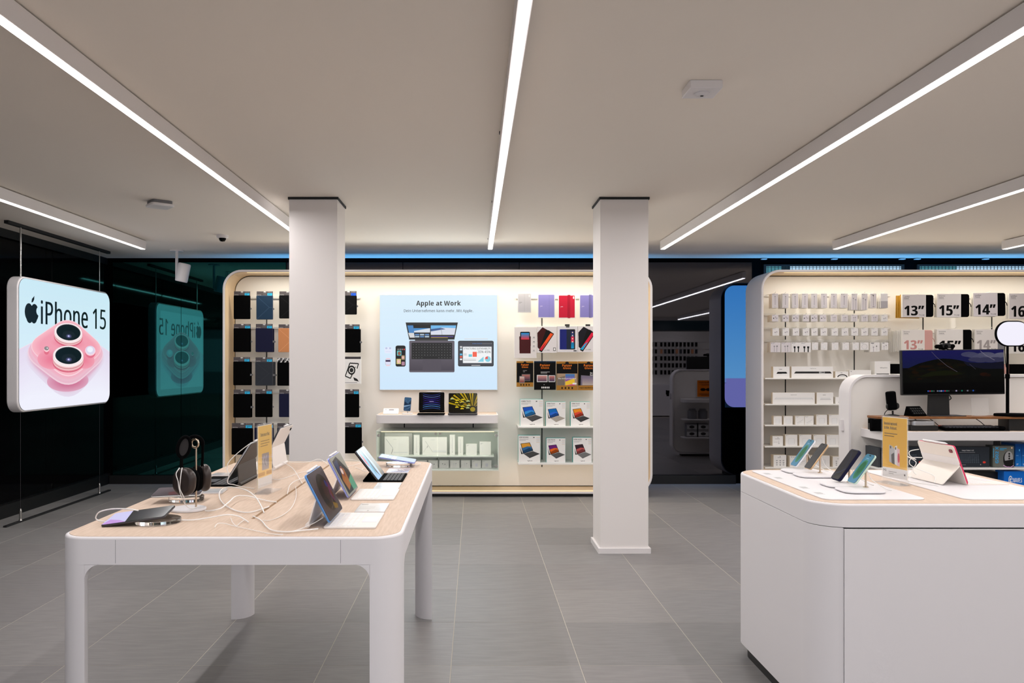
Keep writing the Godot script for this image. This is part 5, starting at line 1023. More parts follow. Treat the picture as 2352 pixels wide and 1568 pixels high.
func wall_unit_right():
	var cx := (3.02 + 6.95) / 2
	var t := wall_unit("cream lit wall unit on the right with white accessory boxes and laptop sleeves", 3.02, 6.95, [[1803.8, 695, 1090], [1962, 695, 1000], [2120, 705, 860], [2277.8, 705, 860]])
	var z := 8.14
	for y in [684.5, 728.5, 760, 788.5]:
		var r := MB.new(); prism(r, null, Transform3D(Basis.IDENTITY, Vector3(X(1895, UB) - cx, Y(y - 6, UB), -(UB - UF) + 0.012)), rrect(296 * UB / F, 0.026, 0.012, 4), 0.018, 0.003); obj("hook_rail", r.mesh(M.shelf), t)
	var rows := [
		["top peg row", 673.8, 707.0, [316, 438, 558, 672, 787, 905, 1022, 1142, 1268, 1385, 1497, 1625], 14.0],
		["second peg row", 722.6, 738.2, [316, 444, 562, 685, 787, 893, 1022, 1150, 1266, 1392, 1511, 1630], 14.6],
		["third peg row", 753.4, 770.6, [324, 445, 565, 688, 790, 903, 1032, 1155, 1272, 1392, 1511, 1630], 15.0],
		["lowest peg row", 786.0, 803.6, [320, 448, 567, 685, 795, 904, 1037, 1164, 1283, 1390, 1515, 1636], 15.0]]
	var names := [["cable_tall_0", "tall white cable box"], ["cable_tall_1", "tall white box with two plugs"], ["cable_tall_2", "tall white box with dark lettering"], ["cable_tall_3", "tall two-tone white and grey box"],
		["plug_box_0", "small white box with dark plug print"], ["plug_box_1", "small white box with two cable ends"], ["plug_box_2", "small white box with earphone print"], ["plug_box_3", "small white adapter box"], ["plug_box_4", "small white box with ring print"], ["plug_box_5", "white box with two black plugs"], ["plug_box_6", "small white box with cable print"]]
	var pick := [[0, 0, 0, 0, 0, 0, 0, 0, 1, 1, 2, 3], [4, 4, 4, 4, 4, 4, 5, 5, 5, 5, 5, 6], [6, 6, 6, 6, 6, 6, 6, 6, 6, 6, 6, 6], [5, 5, 9, 9, 7, 7, 7, 7, 7, 8, 10, 10]]
	var hooks: MB
	for r in 4:
		for k in 12:
			var q = rows[r]
			var c: float = 1720 + q[3][k] / 5.226; var w: float = q[4]; var y0: float = q[1]; var y1: float = q[2]
			if r == 0 and (k == 8 or k == 9): y1 = 711.6
			if r == 0 and k in [7, 11]: w = 16.6
			if r == 3 and k < 4: w = 22.6; y1 = 808.8
			if r == 3 and k == 9: w = 18.6
			if r == 3 and k == 10: w = 22.4; y1 = 808
			var nm = names[pick[r][k]]
			var yaw := 0.0 if r == 0 else rng.randf_range(-0.12, 0.12)
			var o := put("peg_box", "%s, %s on the %s" % [nm[1], ORD[k] + " from the left", q[0]], "box", c - w / 2, c + w / 2, y0, y1, z, 0.02 if r == 0 else 0.025, M.carton, nm[0], "white boxes on the %s" % q[0])
			o.rotation.z = rng.randf_range(-0.02, 0.02); o.rotation.y = yaw * 0.6
			for s in [3, 4, 2, 3][(k + r) % 4] - 1:
				var d := o.duplicate(); d.name = numbered("peg_box"); add_child(d); d.position += Vector3(0.002, -0.001, -0.036 * (s + 1)); d.rotation.y = rng.randf_range(-0.06, 0.06)
				d.set_meta("label", "white box hanging %s behind the %s one of the %s" % [["directly", "second", "third"][s], ORD[k], q[0]])
			hooks = MB.new(); hook(hooks, X(c, z), Y(y0, z) + 0.004, z, cx); obj("peg_hook", hooks.mesh(M.shelf), t)
	# shelves
	for s in [[1752, 2110, 867.8], [1752, 1990, 927.6], [1752, 1990, 975.8], [1752, 1990, 1024.6], [1752, 1990, 1073.2]]:
		var b := MB.new(); bx(b, Vector3(X((s[0] + s[1]) / 2.0 + 5, 8.11) - cx, Y(s[2], 8.11) - 0.007, -0.165), Vector3((s[1] - s[0]) * 8.11 / F, 0.014, 0.31), 0.003); obj("shelf", b.mesh(M.shelf), t)
	var yA := Y(867.8, 8.11); var yB := Y(927.6, 8.11); var yC := Y(975.8, 8.11); var yD := Y(1024.6, 8.11); var yE := Y(1073.2, 8.11)
	z = 8.15
	var A := "accessory boxes on the upper shelf"; var B := "accessory boxes on the second shelf"
	put("trackpad_box", "white box with a black trackpad print on the upper shelf", "box", 1776, 1813.8, 841.6, 0, z, 0.06, M.carton_cream, "trackpad_black", A, yA)
	put("keyboard_box", "long white box with a black keyboard print on the upper shelf", "box", 1818, 1913.6, 841.2, 0, z, 0.05, M.carton_cream, "keyboard_black", A, yA)
	put("mouse_box", "small white box with a black mouse arc on the upper shelf", "box", 1918.6, 1948.7, 852.6, 0, z, 0.09, M.carton_cream, "mouse_black", A, yA)
	put("headset_box", "pale box with a faint headphone print, half behind the desk partition", "box", 1951, 2001, 849.6, 0, z, 0.08, M.carton, "headset_white", A, yA)
	put("drive_box", "taller white box with a dark drive print on the upper shelf", "box", 2009, 2044.7, 829.3, 0, z, 0.1, M.carton, "drive_box", A, yA)
	put("keyboard_box", "long white box with a white keyboard print on the second shelf", "box", 1774.5, 1871.4, 901.3, 0, z, 0.04, M.carton_cream, "keyboard_white", B, yB)
	for k in 2: put("keyboard_box", "long white keyboard box standing %s on the second shelf" % ["directly behind the printed one", "rearmost of its stack"][k], "box", 1774.5, 1871.4, 901.3, 0, z + 0.055 * (k + 1), 0.04, M.carton_cream, "keyboard_white", B, yB)
	put("trackpad_box", "white box with a white trackpad print on the second shelf", "box", 1876, 1914, 901.2, 0, z, 0.07, M.carton_cream, "trackpad_white", B, yB)
	put("mouse_box", "low white mouse box beside the desk partition, second shelf", "box", 1919, 1945, 911.4, 0, z, 0.09, M.carton, "mouse_white", B, yB)
	var cb := [["adapter_plain", 1776.8, 1796, 955.4], ["adapter_plain", 1799.8, 1820.5, 955.2], ["adapter_cable", 1826.6, 1847.6, 954.8], ["adapter_cable", 1848.2, 1868.8, 954.8], ["adapter_plain", 1875, 1900, 952.2], ["adapter_plain", 1904, 1929, 952.2]]
	for k in 6: put("adapter_box", ["small white adapter box at the left end of the third shelf", "small white adapter box, second on the third shelf", "small white box with a cable print, third on the third shelf", "small white box with a cable print, fourth on the third shelf", "squarish white adapter box, fifth on the third shelf", "squarish white adapter box beside the partition, third shelf"][k], "box", cb[k][1], cb[k][2], cb[k][3], 0, z, 0.06, M.carton_cream, cb[k][0], "boxes on the third shelf", yC)
	cb = [["adapter_plug", 1774.5, 1798.6, 1001.2], ["adapter_plain", 1804, 1831.6, 998], ["adapter_plain", 1836, 1863.8, 998], ["adapter_plain", 1868.6, 1895, 998], ["adapter_plain", 1898.8, 1926, 998]]
	for k in 5: put("adapter_box", ["white box with plug print at the left end of the fourth shelf", "white adapter box, second on the fourth shelf", "white adapter box behind the first tilted phone, fourth shelf", "white adapter box above the second tilted phone, fourth shelf", "white adapter box beside the partition on the fourth shelf"][k], "box", cb[k][1], cb[k][2], cb[k][3], 0, z, 0.07, M.carton_cream, cb[k][0], "boxes on the fourth shelf", yD)
	cb = [["adapter_kit", 1776.8, 1806, 1044.6], ["adapter_cable", 1814, 1856, 1047], ["adapter_plain", 1862, 1906, 1046], ["adapter_kit", 1913, 1944, 1048]]
	for k in 4: put("adapter_box", ["white box with many small adapter prints, left on the lowest shelf", "wide white box behind the first tilted phone, lowest shelf", "wide white box between two phone poles, lowest shelf", "white box beside the partition on the lowest shelf"][k], "box", cb[k][1], cb[k][2], cb[k][3], 0, z, 0.08, M.carton_cream, cb[k][0], "boxes on the lowest shelf", yE)
	# laptop sleeves on hooks
	for y in [683, 762]:
		var r := MB.new(); prism(r, null, Transform3D(Basis.IDENTITY, Vector3(X(2225, UB) - cx, Y(y, UB), -(UB - UF) + 0.012)), rrect(330 * UB / F, 0.024, 0.011, 4), 0.018, 0.003); obj("hook_rail", r.mesh(M.shelf), t)
	var sl := [[2072.6, 2127.0, 2145.3, 676.0, 728.2], [2152.4, 2207.5, 2227.6, 674.2, 728.4], [2236.2, 2291.8, 2311.0, 672.4, 726.6], [2318.0, 2373.0, 2392.0, 673.6, 732.0], [2072.0, 2124.0, 2143.4, 757.0, 806.0], [2152.4, 2212.0, 2233.2, 756.0, 809.0], [2239.5, 2291.7, 2310.0, 756.2, 806.0], [2318.0, 2373.0, 2392.0, 757.0, 812.0]]
	var says := ["black laptop sleeve with a white card, hanging before yellow-edged ones", "black laptop sleeve with a white card, second in the top row", "slightly tilted black laptop sleeve, third in the top row", "black laptop sleeve cut by the frame edge, top row", "pink laptop sleeve with pink numerals above the monitor", "black laptop sleeve hanging behind the webcam", "grey laptop sleeve with grey numerals left of the panel lamp", "black laptop sleeve behind the panel lamp"]
	M.case_pink = mat(Color8(206, 156, 148), 0.7)
	for k in 8:
		var q = sl[k]; var zz := 8.13
		var s := thing("laptop_sleeve", says[k], "laptop sleeve", Vector3(X(q[0], zz), Y(q[4], zz), -zz), 0, "laptop sleeves on the right wall unit")
		var w: float = (q[1] - q[0]) * zz / F; var wt: float = (q[2] - q[0]) * zz / F; var h: float = (q[4] - q[3]) * zz / F
		var b := MB.new(); prism(b, null, Transform3D(Basis.IDENTITY, Vector3(wt / 2 + 0.006, h / 2, -0.014)), rrect(wt - 0.012, h - 0.006, 0.022, 5), 0.02, 0.008); obj("pouch", b.mesh([M.case_black, M.case_black, M.case_black, M.case_black, M.case_pink, M.case_black, M.grey, M.case_black][k]), s)
		obj("card", carton(w, h, 0.027, M.carton, "sleeve_%d" % k), s, "printed white card band").position = Vector3(w / 2, 0, -0.014)
		b = MB.new(); tube(b, [Vector3(wt, h * 0.62, -0.014), Vector3(wt + 0.014, h * 0.54, -0.01), Vector3(wt + 0.018, h * 0.44, -0.01)], 0.004, 6); obj("zip_pull", b.mesh([M.case_black, M.case_black, M.case_black, M.case_black, M.case_pink, M.case_black, M.grey, M.case_black][k]), s)
		if k == 2: s.rotation.z = 0.012
		hooks = MB.new(); hook(hooks, X(q[0], zz) + wt * 0.52, Y(q[3], zz) + 0.008, zz, cx); obj("peg_hook", hooks.mesh(M.shelf), t)
		for n in [3, 1, 1, 1, 6, 1, 1, 1][k]:
			var c := carton(w, h, 0.014, M.brass if k == 0 else M.carton)
			solo("laptop_sleeve", "%s card-wrapped laptop sleeve %s the front one of the %s" % [["yellow", "pale"][0 if k == 0 else 1], ["just behind", "second behind", "third behind", "fourth behind", "fifth behind", "rearmost behind"][n], ["leftmost top stack", "second top stack", "tilted top stack", "frame edge stack", "pink stack", "webcam stack", "grey stack", "panel lamp stack"][k]], "laptop sleeve", c,
				Transform3D(Basis(Vector3.BACK, 0.02 * (1 if n % 2 else -1)), s.position + Vector3(w / 2 - 0.002 * n, -0.002 * n, -0.05 - 0.036 * n)), "laptop sleeves on the right wall unit")
	var b2 := MB.new(); bx(b2, Vector3(X(2230, 8.11) - cx, Y(858.6, 8.11) - 0.007, -0.165), Vector3(340 * 8.11 / F, 0.014, 0.31), 0.003); obj("shelf", b2.mesh(M.shelf), t)
	for k in 3: solo("laptop_sleeve", "black laptop sleeve %s left of the monitor" % ["standing nearest", "standing second", "standing third"][k], "laptop sleeve", carton(0.014, 0.105, 0.22, M.case_black, "", 0.006), Transform3D(Basis(Vector3.BACK, -0.06), Vector3(X(2061 + k * 4.6, 8.2), Y(858.6, 8.11) + 0.002, -8.26)), "upright sleeves on the shelf behind the monitor")
	put("laptop_sleeve", "black laptop sleeve lying behind the lamp pole", "laptop sleeve", 2322, 2372, 836, 0, 8.17, 0.2, M.case_black, "", "", Y(858.6, 8.11))
	put("laptop_sleeve", "salmon laptop sleeve standing behind the lamp pole", "laptop sleeve", 2308, 2318, 836, 0, 8.2, 0.2, M.case_pink, "", "", Y(858.6, 8.11))

const TT := 0.857      # table top
const CT := 0.882      # counter top

func slab_mesh(tf: Transform3D, p: PackedVector2Array, d: float, b: float, m: Material, both := true) -> ArrayMesh:
	var mb := MB.new(); prism(mb, null, tf, p, d, b, Rect2(0, 0, 1, 1), 2, both); return mb.mesh(m)

func faced(tf: Transform3D, p: PackedVector2Array, d: float, b: float, side: Material, face: Material, print_name: String) -> ArrayMesh:
	var mb := MB.new(); var f := MB.new(); prism(mb, f, tf, p, d, b, cells[print_name])
	var m := ArrayMesh.new(); mb.into(m, side); f.into(m, face); return m

func tube_mesh(pts: Array, r, m: Material, sides := 8) -> ArrayMesh:
	var mb := MB.new(); tube(mb, pts, r, sides); return mb.mesh(m)

func lathed(tf: Transform3D, prof: Array, m: Material, seg := 20, squash := 1.0) -> ArrayMesh:
	var mb := MB.new(); lathe(mb, tf, prof, seg, squash); return mb.mesh(m)

# ---------------------------------------------------------------- the partition with the desk on the right
func gondola():
	var zf := 6.17; var x0 := 3.0; var x1 := 4.95; var w := x1 - x0; var cx := (x0 + x1) / 2
	var y0 := 0.035; var y1 := 1.314; var h := y1 - y0
	var t := thing("desk_partition", "white free-standing partition with rounded corners carrying a desk and shelves", "partition", Vector3(cx, 0, -zf))
	var tf := Transform3D(Basis.IDENTITY, Vector3(0, (y0 + y1) / 2, 0))
	var a := MB.new(); ring(a, a, tf, rrect(w, h, 0.15, 10), rrect(w - 0.036, h - 0.036, 0.132, 10), 0.0, -0.17)
	obj("frame", a.mesh(M.white), t)
	obj("front_panel", slab_mesh(tf * Transform3D(Basis.IDENTITY, Vector3(0, 0, -0.03)), rrect(w - 0.044, h - 0.044, 0.13, 10), 0.02, 0.001, M.panel), t)
	obj("rear_panel", slab_mesh(tf * Transform3D(Basis.IDENTITY, Vector3(0, 0, -0.145)), rrect(w - 0.044, h - 0.044, 0.13, 10), 0.02, 0.001, M.panel), t)
	a = MB.new(); bx(a, Vector3(0, 0.02, -0.085), Vector3(w - 0.3, 0.04, 0.14)); obj("plinth", a.mesh(M.black), t)
	# desk and shelves of the front
	var xd := 3.106; var wd := 4.84 - xd; var dx := (xd + 4.84) / 2 - cx
	obj("desk", slab_mesh(upright(Vector3(dx, 0.853, 0.14)), rrect(wd, 0.355, 0.012, 4), 0.068, 0.004, M.white), t)
	obj("desk_top", slab_mesh(upright(Vector3(dx, 0.8875, 0.14)), rrect(wd - 0.02, 0.345, 0.01, 4), 0.003, 0.0006, M.wood), t, "maple desk top")
	a = MB.new(); bx(a, Vector3(dx, 0.598, 0.115), Vector3(wd, 0.014, 0.29), 0.002); obj("shelf", a.mesh(M.shelf), t)
	a = MB.new(); bx(a, Vector3(dx, 0.32, 0.115), Vector3(wd, 0.014, 0.29), 0.002); obj("shelf", a.mesh(M.shelf), t)
	obj("wall_bracket", carton(0.03, 0.09, 0.03, M.white), t).position = Vector3(x0 - cx - 0.012, 0.86, -0.1)
	# shelves of the rear
	for y in [0.85, 0.57, 0.3]:
		obj("rear_shelf", slab_mesh(upright(Vector3(dx, y, -0.31)), rrect(wd, 0.26, 0.06, 5), 0.05 if y > 0.8 else 0.014, 0.003, M.white), t)
	solo("orange_poster", "orange poster on the rear of the partition, seen only in the dark glass", "poster", carton(0.26, 0.25, 0.004, M.carton, "orange_poster"), Transform3D(Basis(Vector3.UP, PI), Vector3(3.50, 0.9, -(zf + 0.19))))
	for k in 2: solo("canister", "grey canister on the partition's rear shelf, %s in the glass" % ["left one", "right one"][k], "canister", lathed(Transform3D.IDENTITY, [[0.0, 0.0], [0.064, 0.0], [0.066, 0.01], [0.066, 0.12], [0.05, 0.13], [0.05, 0.15], [0.0, 0.15]], M.grey), Transform3D(Basis.IDENTITY, Vector3(3.26 + k * 0.16, 0.578, -(zf + 0.31))), "canisters on the partition's rear shelf")
	for k in 4: solo("retail_box", "dark printed box on the partition's rear shelf seen in the dark glass", "box", carton(0.15, 0.1, 0.12, M.grey, "canister"), Transform3D(Basis(Vector3.UP, PI), Vector3(3.24 + (k % 2) * 0.17, 0.308 + 0.102 * (k / 2), -(zf + 0.31))), "dark boxes on the partition's rear shelf")
	# the wooden riser and what stands on it
	var zr := 5.98; var yd := 0.8895
	var r := thing("monitor_riser", "brown wooden monitor shelf on black legs on the white desk", "shelf", Vector3(3.76, yd, -zr))
	obj("board", slab_mesh(upright(Vector3(0, 0.1, 0)), rrect(1.34, 0.17, 0.008, 4), 0.018, 0.003, M.wood_dark), r)
	for s in [-0.6, 0.42]: obj("leg", slab_mesh(upright(Vector3(s, 0.0455, 0)), rrect(0.15, 0.13, 0.01, 4), 0.091, 0.002, M.black), r)
	var yr := yd + 0.1095
	var st := thing("phone_dock", "black angled dock at the left end of the wooden riser", "dock", Vector3(X(2011, 5.9), yd, -5.885))
	a = MB.new(); bx(a, Vector3(0, 0.045, 0), Vector3(0.09, 0.09, 0.03), 0.004); bx(a, Vector3(-0.02, 0.075, -0.02), Vector3(0.06, 0.03, 0.03), 0.004); obj("body", a.mesh(M.case_black), st)
	a = MB.new(); bx(a, Vector3(-0.045, 0.06, 0.014), Vector3(0.012, 0.07, 0.04), 0.003); obj("arm", a.mesh(M.case_black), st)
	# microphone
	var mc := thing("microphone", "black desk microphone on a short post behind the yellow sign", "microphone", Vector3(X(2049.5, zr), yr, -zr))
	var lean := Basis(Vector3.BACK, 0.1)
	obj("head", slab_mesh(Transform3D(lean * Basis(Vector3.RIGHT, -PI / 2), Vector3(-0.008, 0.118, 0)), rrect(0.07, 0.06, 0.024, 6), 0.145, 0.012, M.case_black), mc)
	obj("yoke", slab_mesh(Transform3D(lean, Vector3(0.002, 0.075, 0)), rrect(0.098, 0.05, 0.02, 5), 0.02, 0.004, M.black), mc)
	obj("chrome_ring", slab_mesh(Transform3D(lean * Basis(Vector3.RIGHT, -PI / 2), Vector3(0.0, 0.045, 0)), rrect(0.062, 0.054, 0.022, 6), 0.004, 0.001, M.steel), mc)
	obj("post", tube_mesh([Vector3(0.005, 0, 0), Vector3(0.002, 0.05, 0)], 0.007, M.black), mc)
	obj("foot", lathed(Transform3D.IDENTITY, [[0.0, 0.0], [0.05, 0.0], [0.05, 0.006], [0.02, 0.012], [0.0, 0.012]], M.black), mc)
	obj("lead", tube_mesh(smooth_path([Vector3(-0.004, 0.06, -0.02), Vector3(-0.04, 0.035, -0.015), Vector3(-0.062, 0.01, 0.0), Vector3(-0.064, 0.004, 0.02)]), 0.003, M.black), mc)
	# small wedge keypad
	var kp := thing("keypad", "black wedge shaped keypad on the wooden riser left of the monitor", "keypad", Vector3(X(2101, zr), yr, -zr))
	a = MB.new(); prism(a, null, Transform3D(Basis(Vector3.UP, -PI / 2 + 0.25), Vector3(0, 0, 0)), PackedVector2Array([Vector2(-0.045, 0), Vector2(0.05, 0), Vector2(0.052, 0.012), Vector2(-0.012, 0.074), Vector2(-0.022, 0.074)]), 0.125, 0.004)
	obj("body", a.mesh(M.case_black), kp)
	for i in 5:
		for j in 3:
			var kk := MB.new(); bx(kk, Vector3(0, 0.0, 0.0), Vector3(0.014, 0.014, 0.004), 0.001)
			var o := obj("key", kk.mesh(M.black), kp)
			o.transform = Transform3D(Basis(Vector3.UP, 0.25), Vector3.ZERO) * Transform3D(Basis(Vector3.RIGHT, -0.77), Vector3(-0.042 + i * 0.021, 0.056 - j * 0.0165, 0.0065 + j * 0.0165))
	# monitor
	var mo := thing("monitor", "wide black monitor showing dark hills at night on the wooden riser", "monitor", Vector3(X(2160.5, 5.99), yr, -5.99))
	var tilt := Basis(Vector3.BACK, 0.012) * Basis(Vector3.RIGHT, -0.02)
	var ctr := Vector3(0.084, Y(854.4, 5.99) - yr, 0.02)
	obj("shell", slab_mesh(Transform3D(tilt, ctr + Vector3(0, 0, -0.014)), rrect(0.797, 0.35, 0.006, 3), 0.03, 0.004, M.black), mo)
	obj("screen", faced(Transform3D(tilt, ctr + Vector3(0, 0.002, 0.0025)), rrect(0.785, 0.336, 0.004, 2), 0.003, 0.0006, M.black, M.screen_dim, "wide_monitor"), mo)
	a = MB.new(); prism(a, null, Transform3D(Basis.IDENTITY, Vector3(0, 0, -0.03)), PackedVector2Array([Vector2(-0.086, 0.004), Vector2(0.086, 0.004), Vector2(0.08, 0.2), Vector2(-0.08, 0.2)]), 0.014, 0.003); obj("neck", a.mesh(M.black), mo)
	obj("foot", slab_mesh(upright(Vector3(0.02, 0.003, 0.0)), rrect(0.28, 0.14, 0.008, 4), 0.005, 0.001, M.space_grey), mo)
	obj("lead", tube_mesh(smooth_path([Vector3(0.085, 0.16, -0.03), Vector3(0.1, 0.135, -0.03), Vector3(0.085, 0.12, -0.034)]), 0.004, M.black), mo)
	var wc := thing("webcam", "black webcam clipped on top of the wide monitor", "webcam", Vector3(X(2168, 5.99), ctr.y + yr + 0.176, -5.985))
	obj("body", slab_mesh(Transform3D(Basis(Vector3.BACK, 0.03), Vector3(0, 0.024, 0.006)), rrect(0.15, 0.032, 0.015, 5), 0.03, 0.008, M.case_black), wc)
	obj("hood", slab_mesh(Transform3D(Basis.IDENTITY, Vector3(0.006, 0.03, 0.004)), rrect(0.07, 0.038, 0.012, 5), 0.036, 0.006, M.black), wc)
	obj("lens", lathed(Transform3D(Basis(Vector3.RIGHT, PI / 2), Vector3(0, 0.024, 0.02)), [[0.014, 0.0], [0.014, 0.005], [0.009, 0.006], [0.0, 0.0045]], M.glass_black), wc)
	obj("clamp", carton(0.05, 0.02, 0.03, M.case_black, "", 0.004), wc).position = Vector3(0, 0.0, -0.0195)
	# ring lamp
	var xl := X(2317, 5.95)
	var la := thing("desk_light_panel", "white glowing rounded panel lamp on a black pole at the desk", "lamp", Vector3(xl, yr, -5.95))
	var lc := Vector3(X(2325, 5.95) - xl, Y(766, 5.95) - yr, 0.0)
	obj("panel_case", slab_mesh(Transform3D(Basis.IDENTITY, lc), rrect(0.268, 0.2, 0.098, 12), 0.022, 0.008, M.case_black), la)
	obj("light_panel", slab_mesh(Transform3D(Basis.IDENTITY, lc + Vector3(0, 0, 0.0105)), rrect(0.25, 0.182, 0.09, 12), 0.004, 0.001, glowing(Color(0.94, 0.93, 0.98), 1.0)), la)
	obj("pole", tube_mesh([Vector3(0, 0.01, -0.014), Vector3(0, 0.3, -0.014)], 0.0115, M.case_black, 12), la)
	obj("inner_pole", tube_mesh([Vector3(0, 0.3, -0.014), Vector3(0, 0.6, -0.014)], 0.0085, M.case_black, 12), la)
	obj("collar", tube_mesh([Vector3(0, 0.29, -0.014), Vector3(0, 0.325, -0.014)], 0.016, M.case_black, 12), la)
	obj("base", lathed(Transform3D(Basis.IDENTITY, Vector3(0.04, 0, -0.01)), [[0.0, 0.0], [0.14, 0.0], [0.145, 0.006], [0.14, 0.02], [0.0, 0.024]], M.case_black, 30, 0.55), la)
	obj("lead", tube_mesh(smooth_path([Vector3(-0.004, lc.y - 0.09, -0.024), Vector3(-0.014, lc.y - 0.11, -0.026), Vector3(-0.008, lc.y - 0.2, -0.027), Vector3(-0.002, lc.y - 0.26, -0.026)]), 0.003, M.black), la)
	area("panel_lamp_light", Vector3(xl + lc.x, yr + lc.y, -5.93), Vector2(0.22, 0.16), Vector3(0, -0.1, 1), Color(0.95, 0.95, 1.0), 0.03)
	var ss := thing("clear_sign_stand", "clear small sign stand on the riser between monitor and lamp", "sign", Vector3(X(2251, 6.0), yr, -6.0))
	obj("plate", slab_mesh(Transform3D(Basis(Vector3.RIGHT, -0.1), Vector3(0, 0.07, 0)), rrect(0.135, 0.14, 0.004, 3), 0.003, 0.0006, M.clear), ss)
	obj("foot", slab_mesh(upright(Vector3(-0.02, 0.003, 0.02)), rrect(0.1, 0.05, 0.004, 3), 0.005, 0.001, M.clear), ss)
	# under the riser
	var mi := thing("mini_computer", "flat silver box computer under the wooden riser", "computer", Vector3(X(2116, 5.93), yd + 0.04, -5.975))
	obj("body", slab_mesh(upright(Vector3(0, 0.017, 0)), rrect(0.185, 0.17, 0.03, 6), 0.034, 0.005, M.alu), mi)
	solo("docking_station", "low black box beneath the flat silver computer", "dock", slab_mesh(upright(Vector3(0, 0.02, 0)), rrect(0.22, 0.15, 0.012, 4), 0.038, 0.004, M.black), Transform3D(Basis.IDENTITY, Vector3(X(2118, 5.93), yd + 0.0005, -5.97)))
	solo("desk_mat", "thin black desk mat under the dark keyboard", "mat", slab_mesh(upright(Vector3(0, 0.0015, 0)), rrect(0.5, 0.11, 0.01, 4), 0.003, 0.0008, M.black), Transform3D(Basis.IDENTITY, Vector3(3.84, yd, -5.932)))
	var ky := thing("desk_keyboard", "dark mechanical keyboard with one red key on the desk mat", "keyboard", Vector3(X(2230, 5.9), yd + 0.003, -5.935), 0.03)
	var tl := Basis(Vector3.RIGHT, 0.07)
	obj("case", slab_mesh(Transform3D(tl, Vector3.ZERO) * upright(Vector3(0, 0.014, 0)), rrect(0.42, 0.1, 0.006, 3), 0.022, 0.003, M.case_black), ky)
	M.key = mat(Color8(62, 64, 72), 0.7); M.key_red = mat(Color8(220, 60, 40), 0.6); M.key_dark = mat(Color8(40, 41, 46), 0.7)
	for i in 5:
		for j in 15:
			var o := obj("key", carton(0.022, 0.007, 0.0155, M.key_red if i == 0 and j == 0 else (M.key_dark if j == 0 or j > 12 else M.key), "", 0.0), ky)
			o.transform = Transform3D(tl, Vector3.ZERO) * Transform3D(Basis.IDENTITY, Vector3(-0.196 + j * 0.028, 0.025, -0.037 + i * 0.0185))
	solo("computer_mouse", "black computer mouse right of the dark keyboard", "mouse", slab_mesh(upright(Vector3(0, 0.016, 0)), rrect(0.06, 0.1, 0.028, 8), 0.032, 0.014, M.case_black), Transform3D(Basis.IDENTITY, Vector3(X(2302, 5.9), yd + 0.003, -5.935)))
	for k in 3:
		var xx := [3.44, 3.56, 3.92]
		solo("desk_lead", "thin black cable %s under the wooden riser" % ["hanging beside the silver computer", "looping behind the keyboard's left end", "looping behind the keyboard's right end"][k], "cable", tube_mesh(smooth_path([Vector3(xx[k], yd + 0.084, -6.02), Vector3(xx[k] + 0.03, yd + 0.06, -6.01), Vector3(xx[k] + 0.07, yd + 0.03, -6.015), Vector3(xx[k] + 0.13, yd + 0.005, -6.02)]), 0.003, M.black), Transform3D.IDENTITY)
	# boxes below the desk
	var ysh := 0.6055; var zb := 5.95
	M.kbox = mat(Color8(46, 50, 56), 0.6)
	for k in 2:
		solo("keyboard_carton", "dark keyboard carton standing on edge %s left of the yellow sign" % ["nearest", "second"][k], "box", carton(0.014, 0.15, 0.2, M.kbox), Transform3D(Basis.IDENTITY, Vector3(X(2017 + k * 6, zb), ysh, -6.03)), "dark cartons below the desk")
		put("keyboard_carton", ["dark grey keyboard carton between the yellow sign and the white tablet", "dark grey keyboard carton with an orange mark right of the white tablet"][k], "box", [2036.0, 2122.0][k], [2119.0, 2272.8][k], 1026, 0, zb, 0.05, M.kbox, "keyboard_carton_%d" % k, "dark cartons below the desk", ysh)
	var mb := put("mouse_carton", "grey green carton with a dark mouse and blue upright letters", "box", 2283, 2329, 1024, 0, 5.93, 0.1, mat(Color8(84, 88, 82), 0.5), "mouse_carton", "", ysh)
	mb.rotation.y = -0.1
	obj("hang_tab", carton(0.05, 0.03, 0.003, M.black), mb, "black hanging tab").position = Vector3(-0.01, (1074.6 - 1024) * 5.93 / F - 0.004, -0.02)
	for k in 3: put("blue_carton", "tall blue carton %s right of the grey green mouse carton" % ["nearest", "second", "third"][k], "box", 2332 + k * 15, 2346.4 + k * 15, 1019, 0, 5.99, 0.16, mat(Color8(26, 92, 168), 0.5), "blue_carton", "blue cartons below the desk", ysh)
	put("microphone_carton", "blue carton with a white ring emblem on the lowest desk shelf", "box", 2306, 2353, 1082, 0, 5.93, 0.1, mat(Color8(24, 110, 208), 0.5), "mic_carton", "", 0.3275)
	put("dark_carton", "black carton in the shade of the lowest desk shelf", "box", 2225, 2296, 1084, 0, 6.0, 0.1, M.black, "", "", 0.3275)

